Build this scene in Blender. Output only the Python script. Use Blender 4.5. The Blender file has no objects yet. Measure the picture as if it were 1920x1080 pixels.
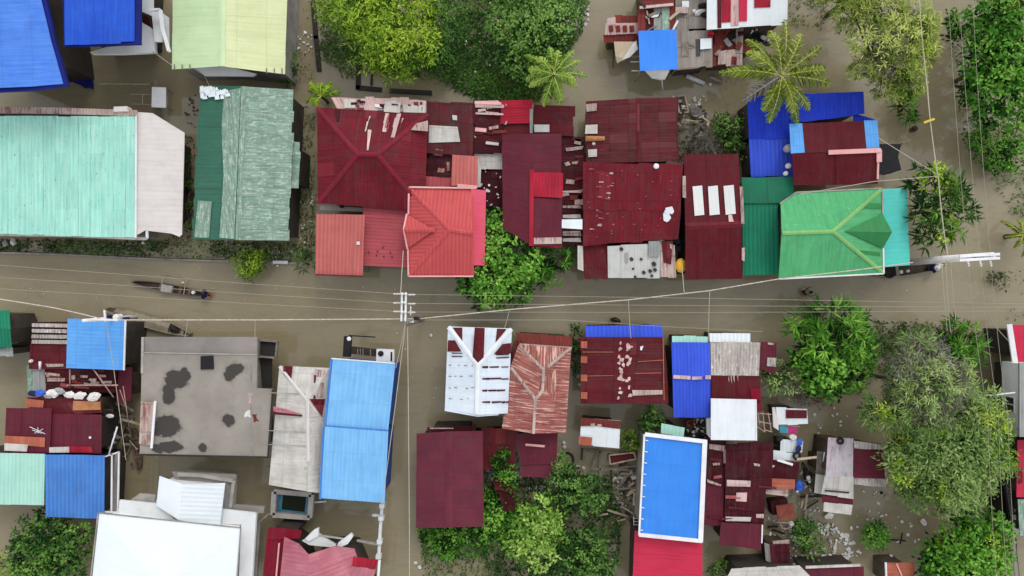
import bpy, math, random
import numpy as np

R = random.Random(11)
NR = np.random.RandomState(11)
scene = bpy.context.scene
col = scene.collection
H, F = 50.0, 1280.0            # drone height above the flood water, focal length in photo pixels


def P(u, v, z=0.0):
    """survey point of the photo (pixel) at height z above the water -> world metres"""
    k = (H - z) / F
    return np.array(((u - 960) * k, -(v - 540) * k, z))


def lin(c):
    c = c / 255.0
    return c / 12.92 if c <= 0.04045 else ((c + 0.055) / 1.055) ** 2.4


K = 0.86


def S(r, g, b, k=None):
    k = K if k is None else k
    return (min(lin(r) * k, .9), min(lin(g) * k, .9), min(lin(b) * k, .9), 1.0)


# ------------------------------------------------------------------ materials
class NT:
    def __init__(s, name):
        s.m = bpy.data.materials.new(name)
        s.m.use_nodes = True
        s.t = s.m.node_tree
        s.b = s.t.nodes['Principled BSDF']

    def n(s, typ, **kw):
        nd = s.t.nodes.new(typ)
        for k, v in kw.items():
            setattr(nd, k, v)
        return nd

    def lk(s, a, b):
        s.t.links.new(a, b)

    def put(s, sock, x):
        if hasattr(x, 'is_output') or isinstance(x, bpy.types.NodeSocket):
            s.lk(x, sock)
        else:
            sock.default_value = x

    def math(s, op, a, b=0.0, clamp=False):
        nd = s.n('ShaderNodeMath', operation=op, use_clamp=clamp)
        s.put(nd.inputs[0], a)
        s.put(nd.inputs[1], b)
        return nd.outputs[0]

    def comb(s, x, y, z=0.0):
        nd = s.n('ShaderNodeCombineXYZ')
        for i, q in enumerate((x, y, z)):
            s.put(nd.inputs[i], q)
        return nd.outputs[0]

    def noise(s, vec, scale, detail=3.0, rough=.55, dist=0.0):
        nd = s.n('ShaderNodeTexNoise')
        s.put(nd.inputs['Vector'], vec)
        nd.inputs['Scale'].default_value = scale
        nd.inputs['Detail'].default_value = detail
        nd.inputs['Roughness'].default_value = rough
        nd.inputs['Distortion'].default_value = dist
        return nd.outputs['Fac']

    def step(s, x, lo, hi):
        nd = s.n('ShaderNodeMapRange')
        s.put(nd.inputs['Value'], x)
        nd.inputs['From Min'].default_value = lo
        nd.inputs['From Max'].default_value = hi
        return nd.outputs['Result']

    def mix(s, f, a, b, mode='MIX'):
        nd = s.n('ShaderNodeMix', data_type='RGBA', blend_type=mode)
        s.put(nd.inputs[0], f)
        s.put(nd.inputs[6], a)
        s.put(nd.inputs[7], b)
        return nd.outputs[2]

    def bump(s, h, dist, strength=1.0, prev=None):
        nd = s.n('ShaderNodeBump')
        nd.inputs['Strength'].default_value = strength
        nd.inputs['Distance'].default_value = dist
        s.put(nd.inputs['Height'], h)
        if prev is not None:
            s.lk(prev, nd.inputs['Normal'])
        return nd.outputs[0]

    def rough(s, x):
        s.put(s.b.inputs['Roughness'], x)

    def spec(s, x):
        s.b.inputs['Specular IOR Level'].default_value = x


MATS = {}
RUST = (96, 40, 26)


def roof_mat(name, c1, c2=None, rust=0.0, rustc=RUST, pitch=.21, rib=.0025, ribc=.1, sheet=.85, var=.16, streak=.5,
             seam=.25, lap=0.0, laplen=1.9, patch=None, patch_amt=0.0, rough=.55, spec=.08, dirt=.25, wear=None, wear_amt=0.0, rs=(2.2, .9), fade=None, fade_amt=.2, ws=(9.0, 1.6, .4)):
    """painted or bare corrugated sheet: u runs along the eave, v down the slope, both in metres"""
    q = NT(name)
    tex = q.n('ShaderNodeUVMap')
    sep = q.n('ShaderNodeSeparateXYZ')
    q.lk(tex.outputs[0], sep.inputs[0])
    u, v = sep.outputs[0], sep.outputs[1]
    sid = q.math('FLOOR', q.math('DIVIDE', u, sheet))
    wn0 = q.n('ShaderNodeTexWhiteNoise', noise_dimensions='1D')
    q.lk(sid, wn0.inputs['W'])
    vv = q.math('ADD', q.math('DIVIDE', v, laplen), wn0.outputs[0] if lap > .3 else 0.37)
    lid = q.math('FLOOR', vv)
    wn = q.n('ShaderNodeTexWhiteNoise', noise_dimensions='2D')
    q.lk(q.comb(sid, lid), wn.inputs['Vector'])
    st = q.noise(q.comb(q.math('MULTIPLY', u, 7.0), q.math('MULTIPLY', v, .45)), 1.0, 4)
    bl = q.noise(q.comb(u, v), .55, 6, .6)
    fine = q.noise(q.comb(u, v), 5.0, 5, .65)
    c2 = c2 or tuple(x * .8 for x in c1)
    f = q.math('ADD', q.math('MULTIPLY', st, streak), q.math('MULTIPLY', bl, 1 - streak))
    base = q.mix(q.step(f, .38, .62), S(*c1), S(*c2))
    if fade is not None:      # odd sheets replaced or faded, with ragged edges
        fm = q.math('MULTIPLY', q.math('LESS_THAN', wn.outputs[0], fade_amt), q.step(q.math('ADD', q.math('MULTIPLY', st, .5), q.math('MULTIPLY', bl, .5)), .3, .6))
        base = q.mix(fm, base, S(*fade))
    if patch is not None:
        pn = q.math('ADD', q.math('MULTIPLY', fine, .35), q.math('MULTIPLY', q.noise(q.comb(q.math('MULTIPLY', u, 1.3), q.math('MULTIPLY', v, .8), 7.7), 1.0, 5, .6), .65))
        base = q.mix(q.step(pn, .66 - patch_amt, .70 - patch_amt), base, S(*patch))
    if wear is not None:
        pn = q.math('ADD', q.math('MULTIPLY', q.noise(q.comb(q.math('MULTIPLY', u, ws[0]), q.math('MULTIPLY', v, ws[1]), 3.1), 1.0, 4, .6), 1 - ws[2]), q.math('MULTIPLY', fine, ws[2]))
        base = q.mix(q.step(pn, .64 - wear_amt, .72 - wear_amt), base, S(*wear))
    if rust > 0:
        rn = q.math('ADD', q.math('MULTIPLY', q.noise(q.comb(q.math('MULTIPLY', u, rs[0]), q.math('MULTIPLY', v, rs[1]), 1.3), 1.0, 7, .65), .7), q.math('MULTIPLY', st, .3))
        base = q.mix(q.math('MULTIPLY', q.step(rn, .72 - rust * .35, .82 - rust * .3), .85), base, S(*rustc))
    dr = q.noise(q.comb(q.math('MULTIPLY', u, 4.5), q.math('MULTIPLY', v, .22), 6.4), 1.0, 5, .7)
    base = q.mix(q.math('MULTIPLY', q.step(dr, .52, .72), dirt * .9), base, (.075, .06, .05, 1))
    # grime: broad soft darkening, fine speckle
    base = q.mix(q.math('MULTIPLY', q.step(q.noise(q.comb(u, v, 4.2), 1.1, 7, .7), .45, .75), dirt), base, (.06, .05, .045, 1))
    base = q.mix(q.math('MULTIPLY', q.step(fine, .62, .8), .09), base, (.75, .7, .66, 1))
    val = q.math('ADD', 1 - var * .5, q.math('MULTIPLY', wn.outputs[0], var))
    if seam > 0:
        fr = q.math('FRACT', q.math('DIVIDE', u, sheet))
        val = q.math('MULTIPLY', val, q.math('SUBTRACT', 1.0, q.math('MULTIPLY', q.math('MULTIPLY', q.math('LESS_THAN', fr, .05), q.step(q.noise(q.comb(q.math('MULTIPLY', u, 3.0), q.math('MULTIPLY', v, .6), 9.0), 1.0, 3), .38, .6)), seam)))
    if lap > 0:
        fr = q.math('FRACT', vv)
        val = q.math('MULTIPLY', val, q.math('SUBTRACT', 1.0, q.math('MULTIPLY', q.math('LESS_THAN', fr, .05), lap)))
    wv = q.math('COSINE', q.math('MULTIPLY', u, 2 * math.pi / pitch))
    if ribc > 0:
        val = q.math('MULTIPLY', val, q.math('ADD', 1 - ribc * .5, q.math('MULTIPLY', wv, ribc * .5)))
    vm = q.n('ShaderNodeVectorMath', operation='SCALE')
    q.lk(base, vm.inputs[0])
    q.lk(val, vm.inputs['Scale'])
    q.lk(vm.outputs[0], q.b.inputs['Base Color'])
    nb = q.bump(wv, rib, .9) if rib > .0002 else None
    nb = q.bump(bl, .05, .35, nb)
    q.lk(nb, q.b.inputs['Normal'])
    q.rough(q.math('ADD', rough - .1, q.math('MULTIPLY', fine, .25)))
    q.spec(spec)
    MATS[name] = q.m
    return q.m


def plain_mat(name, c1, c2=None, scale=1.2, rough=.75, spec=.25, detail=6, stain=.35, bump=.02, metal=0.0, stainc=(.05, .045, .04, 1)):
    """plaster, concrete, timber, plastic: two tones mixed by noise in object space, with stains"""
    q = NT(name)
    tc = q.n('ShaderNodeTexCoord')
    o = tc.outputs['Object']
    c2 = c2 or tuple(x * .82 for x in c1)
    a = q.noise(o, scale, detail, .6)
    b = q.noise(o, scale * 4.3, 5, .65)
    base = q.mix(q.step(a, .35, .65), S(*c1), S(*c2))
    if stain:
        base = q.mix(q.math('MULTIPLY', q.step(q.math('ADD', q.math('MULTIPLY', a, .5), q.math('MULTIPLY', b, .5)), .5, .68), stain), base, stainc)
    q.lk(base, q.b.inputs['Base Color'])
    q.rough(rough)
    q.spec(spec)
    q.b.inputs['Metallic'].default_value = metal
    if bump:
        q.lk(q.bump(b, bump, .6), q.b.inputs['Normal'])
    MATS[name] = q.m
    return q.m


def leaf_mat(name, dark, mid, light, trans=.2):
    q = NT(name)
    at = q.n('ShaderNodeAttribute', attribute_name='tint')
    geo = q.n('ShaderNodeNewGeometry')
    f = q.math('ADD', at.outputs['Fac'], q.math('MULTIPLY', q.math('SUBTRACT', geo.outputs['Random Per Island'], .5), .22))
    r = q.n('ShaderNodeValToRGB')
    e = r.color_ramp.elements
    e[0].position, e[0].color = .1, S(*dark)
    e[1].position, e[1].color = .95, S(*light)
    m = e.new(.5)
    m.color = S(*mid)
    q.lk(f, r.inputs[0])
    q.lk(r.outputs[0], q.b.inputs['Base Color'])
    q.rough(.6)
    q.spec(.12)
    tr = q.n('ShaderNodeBsdfTranslucent')
    q.lk(r.outputs[0], tr.inputs[0])
    mx = q.n('ShaderNodeMixShader')
    mx.inputs[0].default_value = trans
    q.lk(q.b.outputs[0], mx.inputs[1])
    q.lk(tr.outputs[0], mx.inputs[2])
    q.lk(mx.outputs[0], q.t.nodes['Material Output'].inputs['Surface'])
    MATS[name] = q.m
    return q.m


# ------------------------------------------------------------------ mesh builder
class MB:
    def __init__(s):
        s.v, s.f, s.uv = [], [], []

    def face(s, pts, uv=None):
        i = len(s.v)
        s.v.extend([tuple(p) for p in pts])
        s.f.append(tuple(range(i, i + len(pts))))
        s.uv.append(uv or [(p[0], p[1]) for p in pts])

    def solid(s, vs, fs):
        i = len(s.v)
        s.v.extend([tuple(p) for p in vs])
        for f in fs:
            s.f.append(tuple(i + k for k in f))
            s.uv.append([(vs[k][0] + vs[k][2], vs[k][1] + vs[k][2]) for k in f])

    def box(s, c, sx, sy, sz, rz=0.0, tilt=0.0):
        """box standing on c (its bottom centre)"""
        ca, sa = math.cos(rz), math.sin(rz)
        vs = []
        for z in (0, sz):
            for x, y in ((-1, -1), (1, -1), (1, 1), (-1, 1)):
                a, b = x * sx / 2, y * sy / 2
                vs.append((c[0] + a * ca - b * sa, c[1] + a * sa + b * ca, c[2] + z + tilt * a))
        s.solid(vs, [(3, 2, 1, 0), (4, 5, 6, 7), (0, 1, 5, 4), (1, 2, 6, 5), (2, 3, 7, 6), (3, 0, 4, 7)])

    def prism(s, poly, z0, z1):
        """poly: world xy points; z0/z1 numbers or lists"""
        n = len(poly)
        a = sum(poly[i][0] * poly[(i + 1) % n][1] - poly[(i + 1) % n][0] * poly[i][1] for i in range(n))
        poly = list(poly)
        if not hasattr(z0, '__len__'):
            z0 = [z0] * n
        if not hasattr(z1, '__len__'):
            z1 = [z1] * n
        if a < 0:
            poly, z0, z1 = poly[::-1], list(z0)[::-1], list(z1)[::-1]
        vs = [(p[0], p[1], z) for p, z in zip(poly, z0)] + [(p[0], p[1], z) for p, z in zip(poly, z1)]
        fs = [tuple(range(n - 1, -1, -1)), tuple(range(n, 2 * n))]
        for i in range(n):
            j = (i + 1) % n
            fs.append((i, j, n + j, n + i))
        s.solid(vs, fs)

    def tube(s, pts, r, n=6, cap=True):
        pts = [np.array(p, float) for p in pts]
        rs = r if hasattr(r, '__len__') else [r] * len(pts)
        rings = []
        for i, p in enumerate(pts):
            d = pts[min(i + 1, len(pts) - 1)] - pts[max(i - 1, 0)]
            d = d / (np.linalg.norm(d) + 1e-9)
            a = np.cross(d, (0, 0, 1) if abs(d[2]) < .9 else (1, 0, 0))
            a /= np.linalg.norm(a)
            b = np.cross(d, a)
            rings.append([p + rs[i] * (math.cos(t) * a + math.sin(t) * b) for t in [2 * math.pi * k / n for k in range(n)]])
        vs = [q for rg in rings for q in rg]
        fs = []
        for i in range(len(pts) - 1):
            for k in range(n):
                k2 = (k + 1) % n
                fs.append((i * n + k, i * n + k2, (i + 1) * n + k2, (i + 1) * n + k))
        if cap:
            fs.append(tuple(range(n - 1, -1, -1)))
            fs.append(tuple(range((len(pts) - 1) * n, len(pts) * n)))
        s.solid(vs, fs)

    def lathe(s, c, prof, n=14, sx=1.0, sy=1.0, closed=False):
        vs, fs = [], []
        m = len(prof)
        for r, z in prof:
            for k in range(n):
                t = 2 * math.pi * k / n
                vs.append((c[0] + r * sx * math.cos(t), c[1] + r * sy * math.sin(t), c[2] + z))
        for i in range(m if closed else m - 1):
            i2 = (i + 1) % m
            for k in range(n):
                k2 = (k + 1) % n
                fs.append((i * n + k, i * n + k2, i2 * n + k2, i2 * n + k))
        if not closed:
            fs.append(tuple(range(n - 1, -1, -1)))
            fs.append(tuple(range((m - 1) * n, m * n)))
        s.solid(vs, fs)

    def blob(s, c, rx, ry, rz, seed=0, lump=.2, n=8, m=6, rot=0.0):
        rr = random.Random(seed)
        vs, fs = [], []
        for i in range(m + 1):
            th = math.pi * i / m
            for k in range(n):
                t = 2 * math.pi * k / n
                q = 1 + rr.uniform(-lump, lump)
                x, y, z = rx * math.sin(th) * math.cos(t) * q, ry * math.sin(th) * math.sin(t) * q, rz * math.cos(th) * q
                vs.append((c[0] + x * math.cos(rot) - y * math.sin(rot), c[1] + x * math.sin(rot) + y * math.cos(rot), c[2] + z))
        for i in range(m):
            for k in range(n):
                k2 = (k + 1) % n
                fs.append((i * n + k, (i + 1) * n + k, (i + 1) * n + k2, i * n + k2))
        s.solid(vs, fs)

    def build(s, name, mat, parent=None, smooth=False):
        off = np.array(parent_loc(parent)) if parent is not None else np.zeros(3)
        me = bpy.data.meshes.new(name)
        vv = np.array(s.v, float).reshape(-1, 3)
        if parent is None and len(vv):
            mn, mx = vv.min(0), vv.max(0)
            off = np.array(((mn[0] + mx[0]) / 2, (mn[1] + mx[1]) / 2, mn[2]))
        me.from_pydata([tuple(p) for p in (vv - off)], [], s.f)
        uvl = me.uv_layers.new(name='UVMap')
        flat = [c for f in s.uv for p in f for c in p]
        uvl.data.foreach_set('uv', flat)
        if smooth:
            me.polygons.foreach_set('use_smooth', [True] * len(me.polygons))
        me.materials.append(MATS[mat] if isinstance(mat, str) else mat)
        me.update()
        o = bpy.data.objects.new(name, me)
        col.objects.link(o)
        if parent is not None:
            o.parent = parent
        else:
            o.location = off
        return o


_loc = {}


def parent_loc(o):
    l = np.zeros(3)
    while o is not None:
        l = l + np.array(o.location)
        o = o.parent
    return l


def tag(o, label=None, cat=None, group=None, kind=None):
    for k, x in (('label', label), ('category', cat), ('group', group), ('kind', kind)):
        if x:
            o[k] = x
    return o


def thing(name, label, cat, loc, group=None):
    o = bpy.data.objects.new(name, None)
    o.empty_display_size = .3
    col.objects.link(o)
    o.location = tuple(loc)
    return tag(o, label, cat, group)


# ------------------------------------------------------------------ roofs and houses
FACETS = []      # triangles other things can be set down on


def reg(pts):
    pts = [np.array(p, float) for p in pts]
    for i in range(1, len(pts) - 1):
        FACETS.append((pts[0], pts[i], pts[i + 1]))


CAM = np.array((0, 0, H))


def on(u, v, dz=0.0):
    """the first roof (or the water) under this survey point"""
    d = P(u, v, 0) - CAM
    best = 1.0
    for a, b, c in FACETS:
        e1, e2 = b - a, c - a
        h = np.cross(d, e2)
        det = e1.dot(h)
        if abs(det) < 1e-9:
            continue
        s_ = CAM - a
        x = s_.dot(h) / det
        if x < -1e-6 or x > 1 + 1e-6:
            continue
        q = np.cross(s_, e1)
        y = d.dot(q) / det
        if y < -1e-6 or x + y > 1 + 1e-6:
            continue
        t = e2.dot(q) / det
        if 0 < t < best:
            best = t
    p = CAM + d * best
    p[2] += dz
    return p


def lerp(a, b, t):
    return a + (b - a) * t


class B:
    def __init__(s, name, label, cat, u, v, group=None):
        p = P(u, v, 0)
        s.o = thing(name, label, cat, (p[0], p[1], 0), group)

    # -- strips of sheet from edge p0-p1 to edge p3-p2
    def _strips(s, mb, p0, p1, p2, p3, w=.85, jit=.06, th=.035, zj=.02):
        p0, p1, p2, p3 = [np.array(p, float) for p in (p0, p1, p2, p3)]
        L = max(np.linalg.norm(p1 - p0), np.linalg.norm(p2 - p3))
        n = max(1, int(round(L / w)))
        uo, vo = R.uniform(0, 400), R.uniform(0, 400)
        uo = round(uo / w) * w
        for i in range(n):
            t0, t1 = i / n, (i + 1) / n
            ov = .02 if i < n - 1 else 0
            a, b = lerp(p0, p1, t0), lerp(p0, p1, min(1, t1 + ov / n))
            d, c = lerp(p3, p2, t0), lerp(p3, p2, min(1, t1 + ov / n))
            l1 = np.linalg.norm(d - a) + 1e-6
            ja, jb = R.uniform(-jit, jit) / l1, R.uniform(-jit, jit) / l1
            dz = np.array((0, 0, R.uniform(-zj, zj)))
            A, D = lerp(a, d, ja) + dz, lerp(a, d, 1 + jb) + dz
            Bb, C = lerp(b, c, ja + R.uniform(-.3, .3) * jit / l1) + dz, lerp(b, c, 1 + jb) + dz
            dn = np.array((0, 0, -th))
            vs = [A, Bb, C, D, A + dn, Bb + dn, C + dn, D + dn]
            u0, u1 = uo + i * w, uo + (i + 1) * w
            uv = [(u0 + .001, vo), (u1 - .001, vo), (u1 - .001, vo + l1), (u0 + .001, vo + l1)]
            # outward top face orientation
            nrm = np.cross(Bb - A, D - A)
            fs = [((0, 1, 2, 3), (0, 1, 2, 3)), ((7, 6, 5, 4), (3, 2, 1, 0)), ((0, 4, 5, 1), (0, 0, 1, 1)), ((1, 5, 6, 2), (1, 1, 2, 2)), ((2, 6, 7, 3), (2, 2, 3, 3)), ((3, 7, 4, 0), (3, 3, 0, 0))]
            k = len(mb.v)
            mb.v.extend([tuple(q) for q in vs])
            for f, g in fs:
                if nrm[2] < 0:
                    f, g = f[::-1], g[::-1]
                mb.f.append(tuple(k + x for x in f))
                mb.uv.append([uv[x] for x in g])
        reg([p0, p1, p2, p3])

    def sheet(s, q, z, mat, d='V', name='roof', wall=None, w=.85, jit=.06, inset=.3, label=None, parent=None, zj=.02):
        z = z if hasattr(z, '__len__') else [z] * 4
        p = [P(a[0], a[1], zz) for a, zz in zip(q, z)]
        mb = MB()
        if d == 'V':
            s._strips(mb, p[0], p[1], p[2], p[3], w, jit, zj=zj)
        else:
            s._strips(mb, p[0], p[3], p[2], p[1], w, jit, zj=zj)
        o = mb.build(name, mat, parent or s.o)
        if label:
            o['label'] = label
        if wall:
            s.wall(p, wall, inset)
        return o

    def wall(s, p, mat, inset=.3, name='wall', zb=-.6):
        c = np.mean([np.array(x) for x in p], axis=0)
        pl, zt = [], []
        for x in p:
            x = np.array(x)
            dd = c[:2] - x[:2]
            l = np.linalg.norm(dd) + 1e-6
            y = x[:2] + dd / l * min(inset * 1.4, l * .4)
            pl.append(y)
            zt.append(x[2] - .09)
        mb = MB()
        n = len(pl)
        mb.prism(pl, zb, zt)
        return mb.build(name, mat, s.o)

    def gable(s, q, r, ze, zr, mats, ridge='V', wall=None, w=.85, jit=.05, cap=None, capw=.4, inset=.35, zj=.02):
        if isinstance(mats, str):
            mats = (mats, mats)
        p = [P(a[0], a[1], ze) for a in q]
        r1, r2 = P(r[0][0], r[0][1], zr), P(r[1][0], r[1][1], zr)
        if ridge == 'V':
            fac = [(p[0], p[3], r2, r1), (r1, r2, p[2], p[1])]
            loop = [p[0], r1, p[1], p[2], r2, p[3]]
        else:
            fac = [(p[0], p[1], r2, r1), (r1, r2, p[2], p[3])]
            loop = [p[0], p[1], r2, p[2], p[3], r1]
        for f, m in zip(fac, mats):
            mb = MB()
            s._strips(mb, *f, w=w, jit=jit, zj=zj)
            mb.build('roof_slope', m, s.o)
        if cap:
            s.cap([r1, r2], capw, cap)
        if wall:
            s.wall(loop, wall, inset)

    def facets(s, pts, faces, mat, name='roof', wall=None, outline=None, th=.07, inset=.35, parent=None):
        """pts [(u,v,z)] -> joined roof planes with a thickness"""
        p = [P(*a) for a in pts]
        mb = MB()
        for f in faces:
            fp = [p[i] for i in f]
            n = np.zeros(3)
            for i in range(len(fp)):
                a, b = fp[i], fp[(i + 1) % len(fp)]
                n += np.cross(a, b)
            if n[2] < 0:
                fp = fp[::-1]
                n = -n
            n /= np.linalg.norm(n) + 1e-9
            dn = np.array((n[0], n[1], 0))
            dd = dn / np.linalg.norm(dn) if np.linalg.norm(dn) > .02 else np.array((0, -1., 0))
            uu = np.array((-dd[1], dd[0], 0))
            uo, vo = R.uniform(0, 300), R.uniform(0, 300)
            sl = math.sqrt(max(1e-3, 1 - dn.dot(dn)))
            mb.face(fp, [(x.dot(uu) + uo, x.dot(dd) / max(sl, .3) + vo) for x in fp])
            reg(fp)
            low = [x - np.array((0, 0, th)) for x in fp]
            mb.face(low[::-1])
        edges = {}
        for f in faces:
            for i in range(len(f)):
                e = (f[i], f[(i + 1) % len(f)])
                edges[tuple(sorted(e))] = edges.get(tuple(sorted(e)), 0) + 1
        for f in faces:
            for i in range(len(f)):
                e = (f[i], f[(i + 1) % len(f)])
                if edges[tuple(sorted(e))] == 1:
                    a, b = p[e[0]], p[e[1]]
                    dz = np.array((0, 0, th))
                    mb.face([a, b, b - dz, a - dz])
        o = mb.build(name, mat, parent or s.o)
        if wall:
            s.wall([p[i] for i in outline], wall, inset)
        return o

    def cap(s, pts, w, mat, name='ridge_cap', dz=.05):
        """folded capping strip along a ridge, hip or verge; pts are (u,v,z) or world"""
        pts = [P(*a) if not isinstance(a, np.ndarray) else a for a in pts]
        mb = MB()
        for a, b in zip(pts[:-1], pts[1:]):
            d = b - a
            d2 = np.array((-d[1], d[0], 0))
            d2 = d2 / (np.linalg.norm(d2) + 1e-9) * w / 2
            up, dn = np.array((0, 0, dz)), np.array((0, 0, dz - w * .16))
            mb.face([a + up, b + up, b + d2 + dn, a + d2 + dn])
            mb.face([a - d2 + dn, b - d2 + dn, b + up, a + up])
            lo = np.array((0, 0, -.03))
            mb.face([a + d2 + dn, b + d2 + dn, b + d2 + dn + lo, a + d2 + dn + lo])
            mb.face([b - d2 + dn, a - d2 + dn, a - d2 + dn + lo, b - d2 + dn + lo])
            mb.face([a + up, a + d2 + dn, a + d2 + dn + lo, a - d2 + dn + lo, a - d2 + dn])
            mb.face([b + up, b - d2 + dn, b - d2 + dn + lo, b + d2 + dn + lo, b + d2 + dn])
        return mb.build(name, mat, s.o)

    def bar(s, pts, w, h, mat, name='trim'):
        """straight rectangular members along (u,v,z) points: gutter, verge board, parapet, rail"""
        mb = MB()
        bars(mb, [P(*a) if not isinstance(a, np.ndarray) else a for a in pts], w, h)
        return mb.build(name, mat, s.o)

    def patch(s, q, mat, dz=.05, name='roof_patch', th=.025, d='V', label=None, parent=None):
        """a loose sheet lying on the roof under these survey points"""
        p = [on(a[0], a[1], dz) for a in q]
        zm = max(x[2] for x in p)
        good = [x[2] for x in p if x[2] > zm - .7]
        p = [x if x[2] > zm - .7 else P(a[0], a[1], sum(good) / len(good)) for x, a in zip(p, q)]
        mb = MB()
        n = len(p)
        c = np.mean(p, axis=0)
        ax = p[1] - p[0]
        ax = ax / (np.linalg.norm(ax) + 1e-9)
        ay = np.cross((0, 0, 1), ax)
        if d == 'H':
            ax, ay = ay, ax
        uo = R.uniform(0, 300)
        uv = [(x.dot(ax) + uo, x.dot(ay) + uo) for x in p]
        nn = np.zeros(3)
        for i in range(n):
            nn += np.cross(p[i] - c, p[(i + 1) % n] - c)
        if nn[2] < 0:
            p, uv = p[::-1], uv[::-1]
        mb.face(p, uv)
        lo = [x - np.array((0, 0, th)) for x in p]
        for i in range(n):
            j = (i + 1) % n
            mb.face([p[j], p[i], lo[i], lo[j]], [uv[j], uv[i], uv[i], uv[j]])
        o = mb.build(name, mat, parent or s.o)
        if label:
            o['label'] = label
        return o

    def slab(s, poly, z0, z1, mat, name='slab', regit=True):
        zz = z1 if not hasattr(z1, '__len__') else max(z1)
        pts = [P(a[0], a[1], zz) for a in poly]
        mb = MB()
        mb.prism([p[:2] for p in pts], z0, z1)
        if regit:
            reg(pts)
        return mb.build(name, mat, s.o)


def bars(mb, pts, w, h):
    for a, b in zip(pts[:-1], pts[1:]):
        a, b = np.array(a, float), np.array(b, float)
        d = b - a
        d2 = np.array((-d[1], d[0], 0))
        l = np.linalg.norm(d2)
        d2 = (d2 / l if l > 1e-6 else np.array((1., 0, 0))) * w / 2
        up = np.array((0, 0, h))
        vs = [a - d2, b - d2, b + d2, a + d2, a - d2 + up, b - d2 + up, b + d2 + up, a + d2 + up]
        mb.solid(vs, [(3, 2, 1, 0), (4, 5, 6, 7), (0, 1, 5, 4), (1, 2, 6, 5), (2, 3, 7, 6), (3, 0, 4, 7)])


# ------------------------------------------------------------------ foliage
def leaf_mesh(name, base, dirs, nrm, L, W, tint, mat, parent, fold=.25, droop=0.0):
    n = len(base)
    side = np.cross(dirs, nrm)
    side /= np.linalg.norm(side, axis=1)[:, None] + 1e-9
    up = np.cross(side, dirs)
    L, W = np.broadcast_to(L, n)[:, None], np.broadcast_to(W, n)[:, None]
    mid = base + dirs * L * .45
    tip = base + dirs * L - np.array((0, 0, 1.0)) * droop * L
    v = np.stack([base, mid + side * W * .5 + up * W * fold, tip, mid - side * W * .5 + up * W * fold], 1).reshape(-1, 3)
    off = parent_loc(parent) if parent is not None else np.zeros(3)
    me = bpy.data.meshes.new(name)
    me.vertices.add(4 * n)
    me.vertices.foreach_set('co', (v - off).astype(np.float32).ravel())
    i = np.arange(n)[:, None] * 4
    tri = np.concatenate([i + np.array([[0, 1, 2]]), i + np.array([[0, 2, 3]])], 1).reshape(-1)
    me.loops.add(6 * n)
    me.loops.foreach_set('vertex_index', tri.astype(np.int32))
    me.polygons.add(2 * n)
    me.polygons.foreach_set('loop_start', np.arange(0, 6 * n, 3, dtype=np.int32))
    me.polygons.foreach_set('loop_total', np.full(2 * n, 3, dtype=np.int32))
    at = me.attributes.new('tint', 'FLOAT', 'POINT')
    at.data.foreach_set('value', np.repeat(np.clip(tint, 0, 1), 4).astype(np.float32))
    me.materials.append(MATS[mat])
    me.update(calc_edges=True)
    me.validate()
    o = bpy.data.objects.new(name, me)
    col.objects.link(o)
    if parent is not None:
        o.parent = parent
    return o


def unit(a):
    return a / (np.linalg.norm(a, axis=-1, keepdims=True) + 1e-9)


STY = dict(
    broad=dict(L=.28, W=.17, k=8, dens=20, spread=.9, cl=.16),
    lush=dict(L=.35, W=.21, k=8, dens=17, spread=.9, cl=.2),
    fine=dict(L=.3, W=.085, k=13, dens=14, spread=1.1, cl=.2),
    feather=dict(L=.42, W=.075, k=13, dens=12, spread=1.0, cl=.14),
    long=dict(L=.85, W=.15, k=9, dens=7, spread=1.0, cl=.05),
    small=dict(L=.2, W=.13, k=8, dens=24, spread=1.0, cl=.14),
    twig=dict(L=.5, W=.035, k=10, dens=13, spread=1.2, cl=.2),
)


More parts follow.
